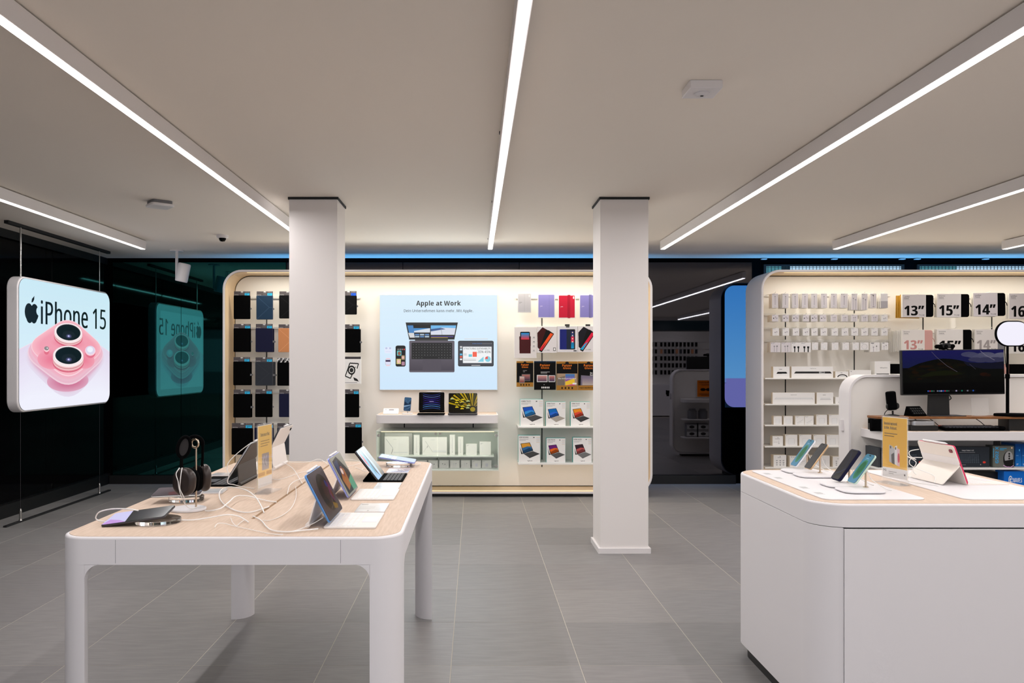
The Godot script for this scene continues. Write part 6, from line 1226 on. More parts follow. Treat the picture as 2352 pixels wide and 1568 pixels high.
# ---------------------------------------------------------------- tablets standing on keyboard covers; they face local +x
func tablet(label: String, at: Vector3, w: float, l: float, lean: float, lift: float, deck: Array, look: Dictionary, face: float, group := "") -> Node3D:
	var t := thing("tablet_with_keyboard", label, "tablet", at, 0.0 if face > 0 else PI, group)
	var sx := sin(lean); var cy := cos(lean)
	var up := Vector3(-sx, cy, 0); var nrm := Vector3(cy, sx, 0)
	var bas := Basis(Vector3(0, 0, -1), up, nrm)
	var flatb := Basis(Vector3(0, 0, -1), Vector3(-1, 0, 0), Vector3(0, 1, 0))
	var mid := Vector3(0, lift, 0) + up * l / 2 + nrm * 0.001
	obj("body", slab_mesh(Transform3D(bas, mid - nrm * 0.0035), rrect(w, l, 0.012, 5), 0.007, 0.002, look.edge), t)
	obj("screen", faced(Transform3D(bas, mid + nrm * 0.0004), rrect(w - 0.004, l - 0.004, 0.011, 5), 0.0012, 0.0003, M.black, look.get("glass", M.screen), look.screen), t)
	var dl: float = deck[1] - deck[0]
	obj("keyboard", slab_mesh(Transform3D(flatb, Vector3((deck[0] + deck[1]) / 2, 0.003, 0)), rrect(w, dl, 0.008, 4), 0.006, 0.0015, look.cover), t)
	var km: Material = look.key
	if look.key_rows > 0:
		var pitch := w / 14.5; var rowp := minf(pitch, (dl - 0.02) / 8.2)
		var km_mesh := carton(pitch * 0.86, 0.0016, rowp * 0.84, km)
		for r in look.key_rows:
			for k in 13: obj("key", km_mesh, t).transform = Transform3D(flatb * Basis(Vector3.RIGHT, PI / 2), Vector3(deck[1] - (dl * 0.4 if look.get("pad", true) else 0.014) - (look.key_rows - 1 - r) * rowp - 0.004, 0.0058, (k - 6) * pitch))
		if look.get("pad", true): obj("track_pad", slab_mesh(Transform3D(flatb, Vector3(deck[1] - dl * 0.185, 0.0062, 0)), rrect(0.09, dl * 0.3, 0.004, 3), 0.0008, 0.0002, look.pad_mat), t)
	# cover on the back, hinge, stand flap
	var k0: float = look.hinge
	var back := mid - nrm * 0.0085
	obj("back_cover", slab_mesh(Transform3D(bas, back + up * (l * (k0 + 1) / 2 - l / 2)), rrect(w, l * (1 - k0), 0.012, 5), 0.003, 0.001, look.back), t)
	var hp := back + up * (l * k0 - l / 2); var foot := Vector3(look.foot, 0.004, 0)
	var fl := foot - hp
	obj("stand_flap", slab_mesh(Transform3D(Basis(Vector3(0, 0, -1), -fl.normalized(), Vector3(0, 0, -1).cross(-fl.normalized())), (hp + foot) / 2), rrect(w, fl.length(), 0.008, 4), 0.004, 0.0012, look.flap), t)
	if look.get("low_cover", false):
		obj("low_cover", slab_mesh(Transform3D(bas, back + up * (l * k0 / 2 - l / 2)), rrect(w, l * k0, 0.008, 4), 0.002, 0.0008, look.flap), t)
	if look.get("band", false):
		obj("back_band", slab_mesh(Transform3D(bas, back - nrm * 0.002 + up * (l * (k0 + 0.09) - l / 2)), rrect(w - 0.002, l * 0.2, 0.002, 3), 0.0012, 0.0004, M.white), t)
	if look.get("barrel", false):
		obj("hinge_barrel", tube_mesh([foot + Vector3(0, 0.006, -w / 2 + 0.004), foot + Vector3(0, 0.006, w / 2 - 0.004)], 0.008, look.flap, 10), t)
	var cs: float = look.get("cam", 0.0)
	if cs != 0: obj("camera_bump", slab_mesh(Transform3D(bas, back - nrm * 0.003 + up * (l / 2 - 0.024) + Vector3(0, 0, cs * (w / 2 - 0.026))), rrect(0.021, 0.016, 0.006, 4), 0.003, 0.001, look.get("cam_mat", M.case_black)), t)
	var pz: float = look.get("pencil", 0.0)
	if pz > 0: obj("stylus", tube_mesh([mid + up * (l / 2 + 0.005) - nrm * 0.004 + Vector3(0, 0, -pz / 2), mid + up * (l / 2 + 0.005) - nrm * 0.004 + Vector3(0, 0, pz / 2 - 0.02), mid + up * (l / 2 + 0.005) - nrm * 0.004 + Vector3(0, 0, pz / 2)], [0.0048, 0.0048, 0.0012], M.satin), t, "white stylus on the upper edge")
	return t

func sign_holder(label: String, p0: Vector3, p1: Vector3, h: float, print_name: String):
	var d := (p1 - p0).normalized(); var n := d.cross(Vector3.UP)
	var w := (p1 - p0).length()
	var t := thing("sign_holder", label, "sign", (p0 + p1) / 2)
	t.basis = Basis(d, Vector3.UP, n)
	obj("print", carton(w - 0.006, h - 0.03, 0.0016, mat(Color8(236, 226, 200), 0.5), print_name), t, "yellow print").position = Vector3(0, 0.024, 0)
	obj("clear_front", slab_mesh(Transform3D(Basis.IDENTITY, Vector3(0, h / 2, 0.003)), rrect(w, h, 0.003, 3), 0.0022, 0.0005, M.clear), t)
	obj("clear_back", slab_mesh(Transform3D(Basis.IDENTITY, Vector3(0, h / 2, -0.003)), rrect(w, h, 0.003, 3), 0.0022, 0.0005, M.clear), t)
	obj("clear_foot", slab_mesh(upright(Vector3(0, 0.0015, 0.012)), rrect(w, 0.07, 0.003, 3), 0.003, 0.0005, M.clear), t)

# ---------------------------------------------------------------- the tablet table
func arc_leg(sx: float, sz: float) -> PackedVector2Array:   # plan of a leg: a quarter disc whose square corner is the table's rounded corner
	var p := PackedVector2Array(); var r := 0.1; var c := 0.095
	for i in 7: p.append(Vector2(c, c) + Vector2(cos(PI + PI / 2 * i / 6), sin(PI + PI / 2 * i / 6)) * c)
	p.append(Vector2(r, 0))
	for i in range(1, 10): p.append(Vector2(cos(PI / 2 * i / 10), sin(PI / 2 * i / 10)) * r)
	p.append(Vector2(0, r))
	var q := PackedVector2Array()
	for v in p: q.append(Vector2(v.x * sx, v.y * sz))
	if sx * sz < 0: q.reverse()
	return q

func table():
	var x0 := -1.334; var x1 := -0.231; var z0 := 2.44; var z1 := 4.33
	var cx := (x0 + x1) / 2; var cz := (z0 + z1) / 2; var w := x1 - x0; var l := z1 - z0
	var t := thing("display_table", "long white table with a maple top and four rounded legs, covered with tablets", "table", Vector3(cx, 0, -cz))
	obj("apron", slab_mesh(upright(Vector3(0, TT - 0.0445, 0)), rrect(w, l, 0.095, 12), 0.087, 0.008, M.satin, false), t)
	obj("table_top", slab_mesh(upright(Vector3(0, TT - 0.001, 0)), rrect(w - 0.022, l - 0.022, 0.09, 12), 0.003, 0.0005, M.wood), t, "maple table top")
	var a := MB.new(); bx(a, Vector3(0, TT + 0.0002, -0.1), Vector3(0.011, 0.0014, 1.52)); obj("cable_slot", a.mesh(M.slot), t, "brown cable slot along the middle")
	for sx in [-1, 1]:
		for sz in [-1, 1]:
			a = MB.new()
			# plan y of a prism set upright points into the depth, so the near legs have sz = 1
			prism(a, null, upright(Vector3(sx * -w / 2, (TT - 0.088) / 2, sz * l / 2)), arc_leg(sx, sz), TT - 0.0875, 0.0)
			var f := PackedVector2Array([Vector2(0, 0)])
			for i in 9: f.append(Vector2(0.05, -0.05) + Vector2(cos(PI / 2 + PI / 2 * i / 8), sin(PI / 2 + PI / 2 * i / 8)) * 0.05)
			# concave fillets between leg and apron, along the front and along the side
			var fb := Basis(Vector3(sx, 0, 0), Vector3.UP, Vector3(0, 0, 1)); var fs := Basis(Vector3(0, 0, -sz), Vector3.UP, Vector3(1, 0, 0))
			prism(a, null, Transform3D(fb, Vector3(sx * (-w / 2 + 0.0995), TT - 0.0875, sz * (l / 2 - 0.012))), f, 0.024)
			prism(a, null, Transform3D(fs, Vector3(sx * (-w / 2 + 0.012), TT - 0.0875, sz * (l / 2 - 0.0995))), f, 0.024)
			obj("leg", a.mesh(M.satin), t)
	for x in [X(265, z0), X(782.5, z0)]:
		a = MB.new(); bx(a, Vector3(x - cx, TT - 0.046, l / 2 + 0.00005), Vector3(0.0012, 0.074, 0.0003)); obj("seam", a.mesh(M.grey), t)
	var C6 := func(q: Array) -> Vector3:   # a point over the table top: place in the frame and height over the top
		var z: float = (EYE - TT - q[2]) * F / (q[1] - CY); return Vector3(X(q[0], z), TT + q[2], -z)
	# right-hand row of tablets, facing the aisle
	var white := mat(Color8(236, 230, 226), 0.5); var keys := mat(Color8(242, 238, 237), 0.45); var pad := mat(Color8(226, 222, 228), 0.3)
	var kk := mat(Color8(62, 62, 66), 0.6)
	M.blue_edge = mat(Color8(96, 150, 214), 0.35, 0.6); M.lilac_edge = mat(Color8(146, 156, 222), 0.35, 0.6); M.pink_edge = mat(Color8(226, 66, 106), 0.35, 0.5)
	var base := {"cover": white, "key": keys, "pad_mat": pad, "back": white, "flap": white, "hinge": 0.5, "key_rows": 5}
	var G := "tablets on the white table"
	var yt := TT + 0.0009
	tablet("blue tablet with a dark screen and white keyboard, nearest on the table's right", Vector3(-0.479, yt, -2.682), 0.25, 0.177, 0.476, 0.02, [-0.022, 0.152], base.merged({"edge": M.blue_edge, "screen": "tablet_dark", "foot": -0.075, "pencil": 0.166, "barrel": true}, true), 1.0, G)
	tablet("lilac tablet with a bright picture and white keyboard, second on the right", Vector3(-0.503, yt, -3.212), 0.25, 0.177, 0.48, 0.01, [0.008, 0.181], base.merged({"edge": M.lilac_edge, "screen": "tablet_story", "foot": -0.08, "pencil": 0.166}, true), 1.0, G)
	tablet("tablet with pale blue picture on a black keyboard folio, third on the right", Vector3(-0.443, yt, -3.687), 0.25, 0.172, 0.66, 0.006, [-0.072, 0.113], base.merged({"edge": M.space_grey, "screen": "tablet_scene", "foot": -0.072, "cover": M.case_black, "key": kk, "flap": M.case_black, "back": M.case_black, "hinge": 0.32, "pad": false}, true), 1.0, G)
	# left-hand row, facing away
	var smoke := mat(Color8(70, 64, 60), 0.6)
	tablet("large tablet on a dark grey keyboard cover behind the yellow sign", Vector3(-1.107, yt, -3.57), 0.28, 0.204, 0.566, 0.023, [-0.065, 0.15], base.merged({"edge": M.alu, "screen": "tablet_black", "foot": -0.06, "cover": M.case_black, "key": kk, "flap": smoke, "back": smoke, "hinge": 0.44, "barrel": true, "pencil": 0.166, "pad_mat": M.case_dark_grey}, true), -1.0, G)
	tablet("large tablet on a white keyboard cover at the table's far left", Vector3(-1.095, yt, -4.09), 0.28, 0.215, 0.46, 0.024, [-0.072, 0.145], base.merged({"edge": M.space_grey, "screen": "tablet_black", "foot": -0.068, "hinge": 0.48, "barrel": true, "cam": 1.0, "pencil": 0.1}, true), -1.0, G)
	# flat tablets tilted on clear blocks
	tilted_tablet("tablet with a lilac screen corner lying on a clear block, near left", Vector3(-1.252, yt + 0.006, -2.58), Vector3(-1.046, yt + 0.032, -2.60), Vector3(-1.024, yt + 0.05, -2.745), "tablet_lilac", M.space_grey)
	tilted_tablet("tablet with a mosaic of pictures on a clear block, far right corner", Vector3(-0.503, yt + 0.056, -4.05), Vector3(-0.312, yt + 0.026, -4.05), Vector3(-0.312, yt + 0.03, -4.17), "tablet_mosaic", M.lilac_edge)
	tilted_tablet("tablet with reflections drawn into its grey screen on a clear block behind the headphones", Vector3(-1.262, yt + 0.03, -3.0), Vector3(-1.075, yt + 0.034, -3.02), Vector3(-1.062, yt + 0.05, -3.14), "tablet_painted_reflex", M.alu)
	var block := func(label, at, rx, rz, h):
		solo("clear_block", label, "block", slab_mesh(upright(Vector3(0, h / 2, 0)), circle(rx, rz, 36), h, 0.002, M.acrylic), Transform3D(Basis.IDENTITY, at))
	block.call("thick clear oval block under the lilac-screen tablet", Vector3(-1.09, yt, -2.66), 0.075, 0.07, 0.015)
	block.call("thick clear oval block under the mosaic tablet", Vector3(-0.40, yt, -4.11), 0.07, 0.05, 0.02)
	block.call("thick clear oval block under the grey reflecting tablet", Vector3(-1.15, yt, -3.08), 0.07, 0.05, 0.021)
	# flat information cards
	for q in [["white glossy card flat beside the blue tablet's keyboard", -0.385, -2.915, "glossy_card"], ["white glossy card flat beside the lilac tablet's keyboard", -0.385, -3.43, "glossy_card"], ["printed glossy card flat beside the black keyboard folio", -0.385, -3.93, "printed_card"]]:
		solo("information_card", q[0], "card", faced(upright(Vector3(0, 0.0025, 0)), rrect(0.11, 0.17, 0.004, 3), 0.005, 0.0008, M.satin, M.print_gloss, q[3]), Transform3D(Basis.IDENTITY, Vector3(q[1], yt, q[2])))
	solo("information_card", "pale glossy card flat in front of the dark grey keyboard cover", "card", faced(upright(Vector3(0, 0.0025, 0)), rrect(0.2, 0.11, 0.004, 3), 0.005, 0.0008, M.satin, M.print_gloss, "glossy_card"), Transform3D(Basis(Vector3.UP, 0.1), Vector3(-1.165, yt, -3.29)))
	solo("information_card", "pale glossy card flat between the dark and the white keyboard covers", "card", faced(upright(Vector3(0, 0.0025, 0)), rrect(0.17, 0.1, 0.004, 3), 0.005, 0.0008, M.satin, M.print_gloss, "glossy_card"), Transform3D(Basis.IDENTITY, Vector3(-1.2, yt, -3.79)))
	sign_holder("yellow sign in a clear holder on the white table", Vector3(-0.905, yt, -3.22), Vector3(-0.884, yt, -3.37), 0.292, "yellow_sign_1")
	headphones(yt)
	# white cables
	var CB := [
		["thick white cable running from the headphone stand into the cable slot", 0.0024, [[471, 1172, 0.004], [482, 1173, 0.004], [507, 1167, 0.014], [524, 1154, 0.018], [543, 1139, 0.02], [570, 1139, 0.012], [593, 1145, 0.006], [618, 1150.5, 0.004], [635, 1152.5, 0.003]]],
		["thick white cable making a wide loop in front of the yellow sign", 0.0024, [[606.4, 1177, 0.003], [599, 1160, 0.02], [585, 1139, 0.035], [562, 1124, 0.035], [526, 1118, 0.025], [506, 1127, 0.012], [505, 1145, 0.006], [520, 1162, 0.004], [547, 1174, 0.003], [574, 1176, 0.003], [604, 1168, 0.003], [618, 1163, 0.002]]],
		["white cable from the near clear block to the near end of the slot", 0.0022, [[395, 1193, 0.004], [440, 1194, 0.004], [478, 1189, 0.01], [520, 1182, 0.02], [547, 1185, 0.014], [562, 1193, 0.006], [571, 1199, 0.003]]],
		["white cable sagging from the slot to the blue tablet", 0.0022, [[581, 1185, 0.004], [599, 1194, 0.004], [612, 1209, 0.004], [627, 1218, 0.004], [660, 1221, 0.004], [698, 1217.5, 0.004], [731, 1214, 0.006]]],
		["thin white cable hanging from the blue tablet's stand to the table", 0.0016, [[742, 1188, 0.03], [717, 1203, 0.012], [679, 1218, 0.004], [655, 1221.5, 0.003]]],
		["thin white cable curled near the front edge left of the blue tablet", 0.0012, [[493, 1211, 0.003], [500, 1202, 0.01], [517, 1202, 0.008], [539, 1208, 0.003], [585, 1218, 0.003], [625, 1226, 0.003], [650, 1227, 0.003]]],
		["thin white loop of cable by the near end of the slot", 0.0012, [[530, 1189, 0.004], [534, 1199, 0.006], [543, 1207, 0.003], [552, 1200, 0.004], [562, 1193, 0.006]]],
		["white cable draped from the lilac tablet to the slot", 0.0016, [[702, 1096, 0.004], [688, 1100, 0.01], [673, 1107, 0.014], [664, 1117, 0.012], [660, 1134, 0.004]]],
		["thin white cable curving over the table right of the slot", 0.0012, [[679, 1117, 0.006], [680, 1140, 0.006], [669, 1166, 0.004], [647, 1184, 0.003], [618, 1195, 0.002], [604, 1194, 0.002]]],
		["thin cable crossing the table behind the yellow sign", 0.0012, [[622, 1099, 0.003], [640, 1101, 0.003], [668, 1093, 0.003], [690, 1085, 0.003], [720, 1078, 0.003]]],
		["white cable arching from the white keyboard cover to the slot", 0.0016, [[640, 1063, 0.03], [654, 1064, 0.034], [673, 1076, 0.02], [686, 1096, 0.006], [694, 1110, 0.003]]],
		["thin white cable looping along the far edge of the table", 0.0014, [[660, 1061, 0.002], [690, 1061.5, 0.002], [712, 1060, 0.006], [730, 1054, 0.02], [742, 1058, 0.012], [752, 1066, 0.003]]],
		["thin white cable arching behind the lilac tablet", 0.0012, [[786, 1055, 0.012], [806, 1055, 0.02], [830, 1062, 0.01], [800, 1071, 0.003], [770, 1077, 0.002]]],
		["thin white loop of cable behind the black keyboard folio", 0.0012, [[832, 1078, 0.004], [836, 1074.5, 0.006], [845, 1076, 0.006], [846, 1080, 0.003], [838, 1082, 0.002], [815, 1072, 0.003]]],
		["white cable looping from the lilac-screen tablet over the table's edge", 0.0022, [[318, 1172, 0.05], [292, 1168.5, 0.055], [257, 1168.5, 0.05], [229, 1175, 0.04], [220, 1187, 0.02], [225, 1194.5, 0.008], [242, 1197.5, 0.004]]],
		["thin cable ring right of the mosaic tablet", 0.0012, [[942, 1060, 0.02], [962, 1063, 0.01], [964, 1067, 0.004], [940, 1067, 0.003], [925, 1063, 0.003]]]]
	for q in CB:
		var pts := []
		for p in q[2]: pts.append(C6.call([p[0], p[1], p[2] + q[1]]))
		solo("white_cable", q[0], "cable", tube_mesh(smooth_path(pts), q[1], M.cable, 7), Transform3D.IDENTITY, "white cables on the table")
	solo("white_cable", "white cable hugging the near edge of the dark grey tablet cover", "cable", tube_mesh(smooth_path([Vector3(-1.0, yt + 0.19, -3.425), Vector3(-1.05, yt + 0.15, -3.418), Vector3(-1.088, yt + 0.11, -3.415), Vector3(-1.094, yt + 0.08, -3.414), Vector3(-1.085, yt + 0.055, -3.41), Vector3(-1.09, yt + 0.02, -3.41), Vector3(-1.062, yt + 0.012, -3.41), Vector3(-1.02, yt + 0.004, -3.40), Vector3(-0.96, yt + 0.003, -3.36)]), 0.0018, M.cable, 7), Transform3D.IDENTITY, "white cables on the table")

func tilted_tablet(label: String, a: Vector3, b: Vector3, c: Vector3, screen: String, edge: Material):
	var u := (b - a).normalized(); var n := u.cross(c - b).normalized(); var v := n.cross(u)
	var w := (b - a).length(); var h := (c - b).dot(v)
	var t := thing("tablet", label, "tablet", a, 0, "tablets on clear blocks")
	t.basis = Basis(u, v, n)
	obj("body", slab_mesh(Transform3D(Basis.IDENTITY, Vector3(w / 2, h / 2, -0.0032)), rrect(w, h, 0.011, 5), 0.0064, 0.002, edge), t)
	obj("screen", faced(Transform3D(Basis.IDENTITY, Vector3(w / 2, h / 2, 0.0005)), rrect(w - 0.004, h - 0.004, 0.01, 5), 0.0012, 0.0003, M.black, M.screen, screen), t)

func headphones(yt: float):
	var sx := -1.043; var sz := -2.89
	var s := thing("headphone_stand", "pale metal headphone stand with a white teardrop foot on the table", "stand", Vector3(sx, yt, sz))
	obj("foot", slab_mesh(upright(Vector3(-0.028, 0.0045, 0.005)), circle(0.066, 0.062, 32), 0.009, 0.003, M.satin), s, "white oval foot")
	obj("pole", tube_mesh([Vector3(0, 0.008, 0), Vector3(0, 0.234, 0)], 0.0036, M.gold, 10), s)
	var lp := []
	for i in 17: lp.append(Vector3(-0.004 + cos(TAU * i / 16) * 0.0155, 0.249 + sin(TAU * i / 16) * 0.016, 0.006 * cos(TAU * i / 16)))
	obj("hook_loop", tube_mesh(lp, 0.004, M.gold, 8), s)
	var h := thing("headphones", "dark over-ear headphones hanging on the metal stand", "headphones", Vector3(sx, yt, sz))
	var ear := mat(Color8(58, 50, 48), 0.35, 0.4); var mesh_grey := mat(Color8(40, 37, 38), 0.85)
	for k in 2:   # the near cup shows its outside, the far one its cushion
		var c: Vector3 = [Vector3(-0.008, 0.118, 0.075), Vector3(0.002, 0.112, -0.05)][k]
		var bas := Basis(Vector3.UP, [-0.22, -0.95][k]) * Basis(Vector3.BACK, -0.08)
		var s1 := 1.0 if k == 0 else -1.0
		var cup := MB.new()
		prism(cup, null, Transform3D(bas, c + bas.z * 0.012 * s1), rrect(0.088, 0.103, 0.042, 10), 0.034, 0.016, Rect2(0, 0, 1, 1), 5); obj("ear_cup", cup.mesh(ear), h)
		cup = MB.new(); prism(cup, null, Transform3D(bas, c - bas.z * 0.016 * s1), rrect(0.08, 0.097, 0.038, 10), 0.026, 0.011, Rect2(0, 0, 1, 1), 4); obj("ear_cushion", cup.mesh(M.case_black), h)
	obj("arm", tube_mesh([Vector3(-0.026, 0.16, 0.07), Vector3(-0.03, 0.18, 0.066), Vector3(-0.033, 0.206, 0.056)], 0.0065, M.case_black, 8), h)
	obj("arm", tube_mesh([Vector3(0.006, 0.158, -0.046), Vector3(0.012, 0.19, -0.036), Vector3(0.0205, 0.24, -0.0135)], 0.005, M.case_black, 8), h)
	# head band: an oval frame with a knitted canopy, then the padded part bent over the hook
	var fr := []
	for i in 25:
		var a := TAU * i / 24
		fr.append(Vector3(-0.028 + cos(a) * 0.02 + sin(a) * 0.006, 0.24 + sin(a) * 0.038, 0.046 - cos(a) * 0.008))
	obj("band_frame", tube_mesh(fr, 0.0062, M.case_black, 8), h)
	obj("canopy", slab_mesh(Transform3D(Basis(Vector3.UP, 0.3) * Basis(Vector3.BACK, -0.17), Vector3(-0.028, 0.24, 0.044)), circle(0.019, 0.036, 20), 0.003, 0.001, mesh_grey), h, "dark knitted canopy")
	var ov := []
	for q in [[-0.016, 0.214, 0.04], [-0.022, 0.236, 0.024]]: ov.append(Vector3(q[0], q[1], q[2]))
	for i in 12:
		var a := PI * 1.08 - PI * 1.2 * i / 11
		ov.append(Vector3(-0.004 + cos(a) * 0.0255, 0.249 + sin(a) * 0.026, 0.014 - 0.0025 * i))
	obj("head_band", tube_mesh(smooth_path(ov, 3), 0.0068, M.case_black, 8), h)
	for k in 2:
		var o := 0.008 * k
		obj("lead", tube_mesh(smooth_path([Vector3(-0.026 + o * 1.2, 0.17, 0.094), Vector3(-0.032 + o * 2.2, 0.15, 0.11), Vector3(-0.024 + o, 0.124, 0.113), Vector3(-0.02 + o * 0.4, 0.096, 0.113), Vector3(-0.014 + o, 0.062, 0.102), Vector3(-0.012, 0.03, 0.07), Vector3(-0.002, 0.013, 0.04), Vector3(0.01, 0.0125, 0.004)]), 0.0016, M.cable, 6), h, "white lead")

# ---------------------------------------------------------------- the counter in the foreground on the right
func counter():
	var x0 := 1.28; var x1 := 2.374; var z0 := 2.877; var z1 := 3.81
	var cx := (x0 + x1) / 2; var cz := (z0 + z1) / 2; var w := x1 - x0; var l := z1 - z0
	var t := thing("display_counter", "white counter block with rounded corners and a maple top, right foreground", "counter", Vector3(cx, 0, -cz))
	obj("top_slab", slab_mesh(upright(Vector3(0, CT - 0.0445, 0)), rrect(w, l, 0.13, 12), 0.087, 0.009, M.satin, false), t)
	obj("counter_top", slab_mesh(upright(Vector3(0, CT - 0.001, 0)), rrect(w - 0.022, l - 0.022, 0.12, 12), 0.003, 0.0005, M.wood), t, "maple counter top")
	obj("core", slab_mesh(upright(Vector3(0, 0.43, 0)), rrect(w - 0.012, l - 0.012, 0.124, 12), 0.725, 0.0, M.dark), t, "dark core seen in the joints")
	# the outer shell: left corner piece round the side, and the front panel
	var xs := X(1938.5, z0) - cx
	var out := rrect(w, l, 0.13, 12)
	var inn := rrect(w - 0.016, l - 0.016, 0.122, 12)
	var a := MB.new(); var lft := []; var li := []
	for i in out.size():
		if out[i].x < xs + 0.0005: lft.append(out[i]); li.append(inn[i])
	lft.append(Vector2(xs - 0.0015, -l / 2)); li.append(Vector2(xs - 0.0015, -l / 2 + 0.008))
	lft.push_front(Vector2(xs - 0.0015, l / 2)); li.push_front(Vector2(xs - 0.0015, l / 2 - 0.008))
	var p := PackedVector2Array(lft)
	for i in range(li.size() - 1, -1, -1): p.append(li[i])
	prism(a, null, upright(Vector3(0, 0.42925, 0)), p, 0.7245, 0.0012); obj("corner_panel", a.mesh(M.satin), t)
	a = MB.new(); bx(a, Vector3((xs + 0.0015 + w / 2 - 0.13) / 2, 0.4275, l / 2 - 0.004), Vector3(w / 2 - 0.13 - xs - 0.0015, 0.721, 0.008), 0.001); obj("front_panel", a.mesh(M.satin), t)
	obj("plinth", slab_mesh(upright(Vector3(0, 0.034, 0)), rrect(w - 0.062, l - 0.062, 0.1, 8), 0.068, 0.0, M.black), t)
	var yc := CT + 0.0007
	# white mats
	for k in 2:
		var xa: float = [1.343, 1.885][k]; var xb: float = [1.74, 2.31][k]
		solo("display_mat", ["white rounded mat under the four phones", "white rounded mat under the white tablet"][k], "mat", slab_mesh(upright(Vector3(0, 0.002, 0)), rrect(xb - xa, 0.8, 0.035, 6), 0.004, 0.0012, M.satin), Transform3D(Basis.IDENTITY, Vector3((xa + xb) / 2, yc, -3.353)))
	var ym := yc + 0.004
	for k in 4:
		var z: float = [3.18, 3.32, 3.60, 3.74][k]
		var s := thing("phone_stand", "white plate and metal pole %s" % ["under the green phone nearest the yellow sign", "under the dark blue phone", "under the gold phone", "under the white phone farthest back"][k], "phone stand", Vector3(1.616, ym, -z), 0, "phone stands on the counter")
		obj("plate", slab_mesh(upright(Vector3(-0.05, 0.006, 0.052)), rrect(0.17, 0.136, 0.04, 6), 0.007, 0.003, M.satin), s)
		obj("plate_base", slab_mesh(upright(Vector3(-0.05, 0.0014, 0.052)), rrect(0.15, 0.118, 0.036, 6), 0.0028, 0.0, M.dark), s)
		obj("pole", tube_mesh([Vector3(0, 0.008, 0), Vector3(0, [0.09, 0.08, 0.088, 0.097][k], 0)], 0.004, M.gold, 10), s)
		obj("pole_foot", lathed(Transform3D(Basis.IDENTITY, Vector3(0, 0.009, 0)), [[0.0, 0.0], [0.012, 0.0], [0.01, 0.003], [0.0, 0.003]], M.gold), s)
		obj("lead", tube_mesh(smooth_path([Vector3(0.01, 0.08, -0.01), Vector3(0.03, 0.04, -0.012), Vector3(0.06, 0.016, 0.0), Vector3(0.08, 0.003, 0.02), Vector3(0.085, 0.002, 0.04)]), 0.0016, M.cable, 6), s, "white lead")
		var edge: Material = [mat(Color8(196, 222, 206), 0.35), M.case_navy, mat(Color8(206, 178, 140), 0.3, 0.6), mat(Color8(226, 230, 236), 0.35)][k]
		var top: Vector2 = [Vector2(1.640, 0.1495), Vector2(1.643, 0.154), Vector2(1.639, 0.150), Vector2(1.640, 0.155)][k]
		var bot: Vector2 = [Vector2(1.5535, 0.033), Vector2(1.551, 0.026), Vector2(1.554, 0.034), Vector2(1.547, 0.028)][k]
		var d := (top - bot); var len_ := d.length(); d = d.normalized()
		var bas := Basis(Vector3(0, 0, 1), Vector3(d.x, d.y, 0), Vector3(-d.y, d.x, 0))
		var ph := thing("phone", ["tilted phone with a green blob screen and mint edge, nearest", "tilted phone in a dark blue case with a dark screen", "tilted phone with a blank grey screen and gold edge", "tilted phone with a green blob screen and white edge, farthest"][k], "phone", Vector3(bot.x, CT + bot.y, -z), 0, "phones on the counter")
		var wd := 0.078 if k == 1 else 0.071; var th := 0.013 if k == 1 else 0.0085
		var mid := Vector3((top.x - bot.x) / 2, (top.y - bot.y) / 2, 0)
		obj("body", slab_mesh(Transform3D(bas, mid - bas.z * th / 2), rrect(wd, len_, 0.013, 6), th, 0.0028, edge), ph)
		obj("screen", faced(Transform3D(bas, mid + bas.z * 0.0004), rrect(wd - 0.003 if k != 1 else wd - 0.008, len_ - 0.003 if k != 1 else len_ - 0.008, 0.011, 6), 0.0012, 0.0003, M.black, M.screen, ["phone_bubble_0", "phone_navy", "phone_dark", "phone_bubble_1"][k]), ph)
		if k != 1:
			for q in 2: obj("camera_lens", lathed(Transform3D(bas * Basis(Vector3.RIGHT, -PI / 2), mid - bas.z * (th + 0.0) + bas.y * (len_ / 2 - 0.02 - 0.018 * q) - bas.x * 0.018), [[0.009, 0.0], [0.009, 0.003], [0.0, 0.003]], edge, 14), ph)
		else: obj("camera_hump", slab_mesh(Transform3D(bas, mid - bas.z * (th + 0.002) + bas.y * (len_ / 2 - 0.03) - bas.x * 0.012), rrect(0.042, 0.042, 0.012, 5), 0.004, 0.001, edge), ph)
		solo("price_mark", "faint printed price mark on the phone mat, %s" % ["nearest the front edge", "second from the front edge", "third from the front edge", "farthest from the front edge"][k], "label", faced(upright(Vector3(0, 0.0005, 0)), rrect(0.03, 0.05, 0.001, 2), 0.0006, 0.0001, M.satin, M.print, "price_mark"), Transform3D(Basis.IDENTITY, Vector3(1.381, ym, [-3.087, -3.226, -3.497, -3.63][k])), "price marks")
	var white := mat(Color8(238, 230, 222), 0.5)
	tablet("pink-edged tablet in a white cover with a white keyboard, seen from behind", Vector3(2.104, ym - 0.001, -3.411), 0.248, 0.177, 0.35, 0.004, [-0.004, 0.183], {"cover": white, "key": mat(Color8(242, 238, 237), 0.45), "pad_mat": M.satin, "back": white, "flap": white, "hinge": 0.5, "key_rows": 5, "edge": M.pink_edge, "screen": "tablet_black", "foot": -0.116, "cam": 1.0, "cam_mat": mat(Color8(120, 24, 40), 0.3), "pencil": 0.166, "band": true, "low_cover": true}, 1.0).rotation.y = 0.05
	sign_holder("golden yellow sign in a clear holder between the two white mats", Vector3(1.8157, yc, -3.43), Vector3(1.851, yc, -3.287), 0.295, "yellow_sign_0")
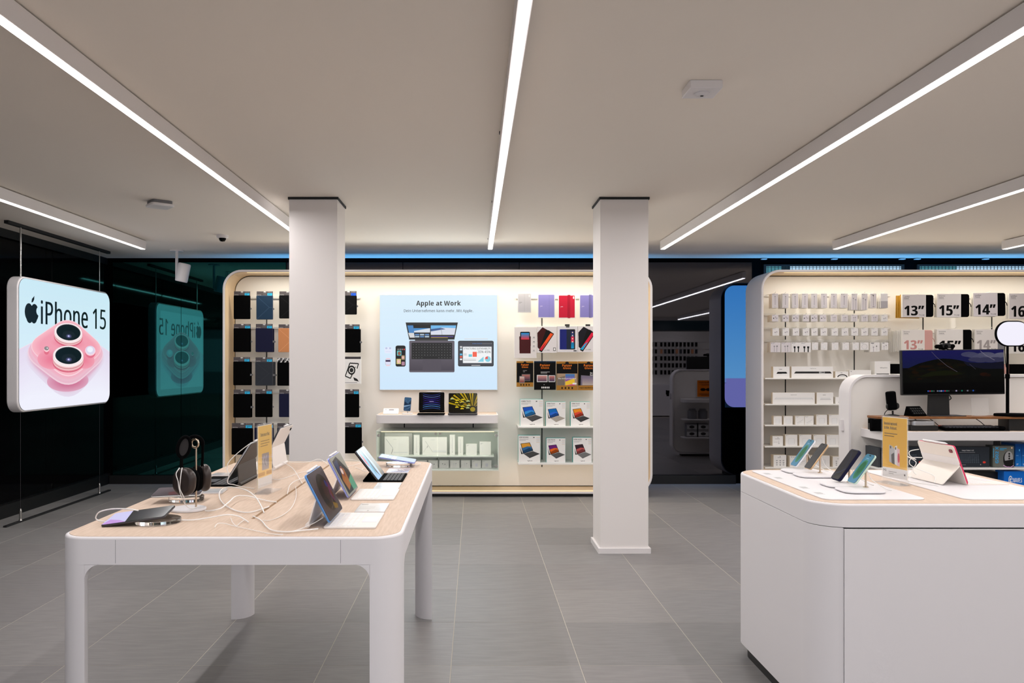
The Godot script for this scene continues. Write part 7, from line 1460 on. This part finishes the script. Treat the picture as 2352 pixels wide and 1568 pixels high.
	for k in 3:
		solo("white_cable", "white cable %s" % ["curled in the air behind the white tablet", "in a narrow loop beside the yellow counter sign", "lying in a curve from tablet to mat"][k], "cable", tube_mesh(smooth_path([
			[Vector3(2.02, ym + 0.13, -3.50), Vector3(1.985, ym + 0.12, -3.51), Vector3(1.98, ym + 0.1, -3.5), Vector3(2.0, ym + 0.085, -3.49), Vector3(1.955, ym + 0.1, -3.48), Vector3(1.99, ym + 0.075, -3.47), Vector3(1.975, ym + 0.04, -3.47), Vector3(1.985, ym + 0.02, -3.46)],
			[Vector3(2.0, ym + 0.1, -3.44), Vector3(1.965, ym + 0.095, -3.46), Vector3(1.955, ym + 0.07, -3.46), Vector3(1.98, ym + 0.05, -3.45), Vector3(2.005, ym + 0.03, -3.36), Vector3(1.99, ym + 0.004, -3.33)],
			[Vector3(1.96, ym + 0.012, -3.455), Vector3(1.92, ym + 0.01, -3.42), Vector3(1.905, ym + 0.004, -3.37), Vector3(1.93, ym + 0.002, -3.33), Vector3(1.955, ym + 0.002, -3.29), Vector3(1.965, ym + 0.002, -3.26)]][k]), 0.0018, M.cable, 7), Transform3D.IDENTITY, "white cables on the counter")

# ---------------------------------------------------------------- behind the camera: what the dark glass shows, and an unseen window that lights the fronts
func rear_side():
	var t := thing("rear_display_unit", "white wall unit with phone cases behind the camera, mirrored in the dark glass", "display unit", Vector3(5.3, 0, 2.5))
	obj("panel", slab(Vector3(0, 1.55, 0.1), Vector3(3.2, 1.42, 0.05), M.panel, 0.004), t)
	obj("cabinet", slab(Vector3(0, 0.44, -0.1), Vector3(3.2, 0.82, 0.4), M.white, 0.004), t)
	for r in 5: obj("hook_rail", slab(Vector3(0, 1.98 - r * 0.185, 0.06), Vector3(3.0, 0.02, 0.03), M.shelf, 0.003), t)
	for r in 5:
		for k in 12:
			var o := MB.new(); prism(o, null, Transform3D(Basis.IDENTITY, Vector3(0, 0.055, 0)), rrect(0.062, 0.115, 0.006, 3), 0.02, 0.003)
			solo("phone_case", "dark phone case on the rear wall, seen only in the dark glass", "phone case", o.mesh([M.case_black, M.case_black, M.case_dark_grey, M.case_orange][(r * 5 + k * 3) % 4 if r == 1 else 0]), Transform3D(Basis.IDENTITY, Vector3(4.72 + k * 0.103 + (0.04 if k > 1 else 0.0), 1.85 - r * 0.185, 2.44)), "phone cases on the rear wall")
	var wd := structure("unseen_window_3", slab(Vector3(-0.3, 2.34, 2.67), Vector3(6.5, 0.06, 0.04), M.dark, 0.003), "unseen glowing panes behind the camera, placed to light the fronts")  # out of view; glows only to light the fronts of table and counter
	for k in 4:
		obj("pane", slab(Vector3(-2.7 + k * 1.6, 1.45, 2.672), Vector3(1.56, 1.7, 0.01), M.unseen_pane), wd)
		obj("mullion", slab(Vector3(-3.5 + k * 1.6, 1.45, 2.665), Vector3(0.05, 1.7, 0.03), M.dark, 0.003), wd)
	wd = structure("window_4", slab(Vector3(5.2, 2.27, 2.67), Vector3(3.4, 0.03, 0.03), M.dark, 0.003), "high window strip over the phone cases behind the camera")
	obj("pane", slab(Vector3(5.2, 2.42, 2.672), Vector3(3.4, 0.26, 0.01), M.dim_pane), wd)
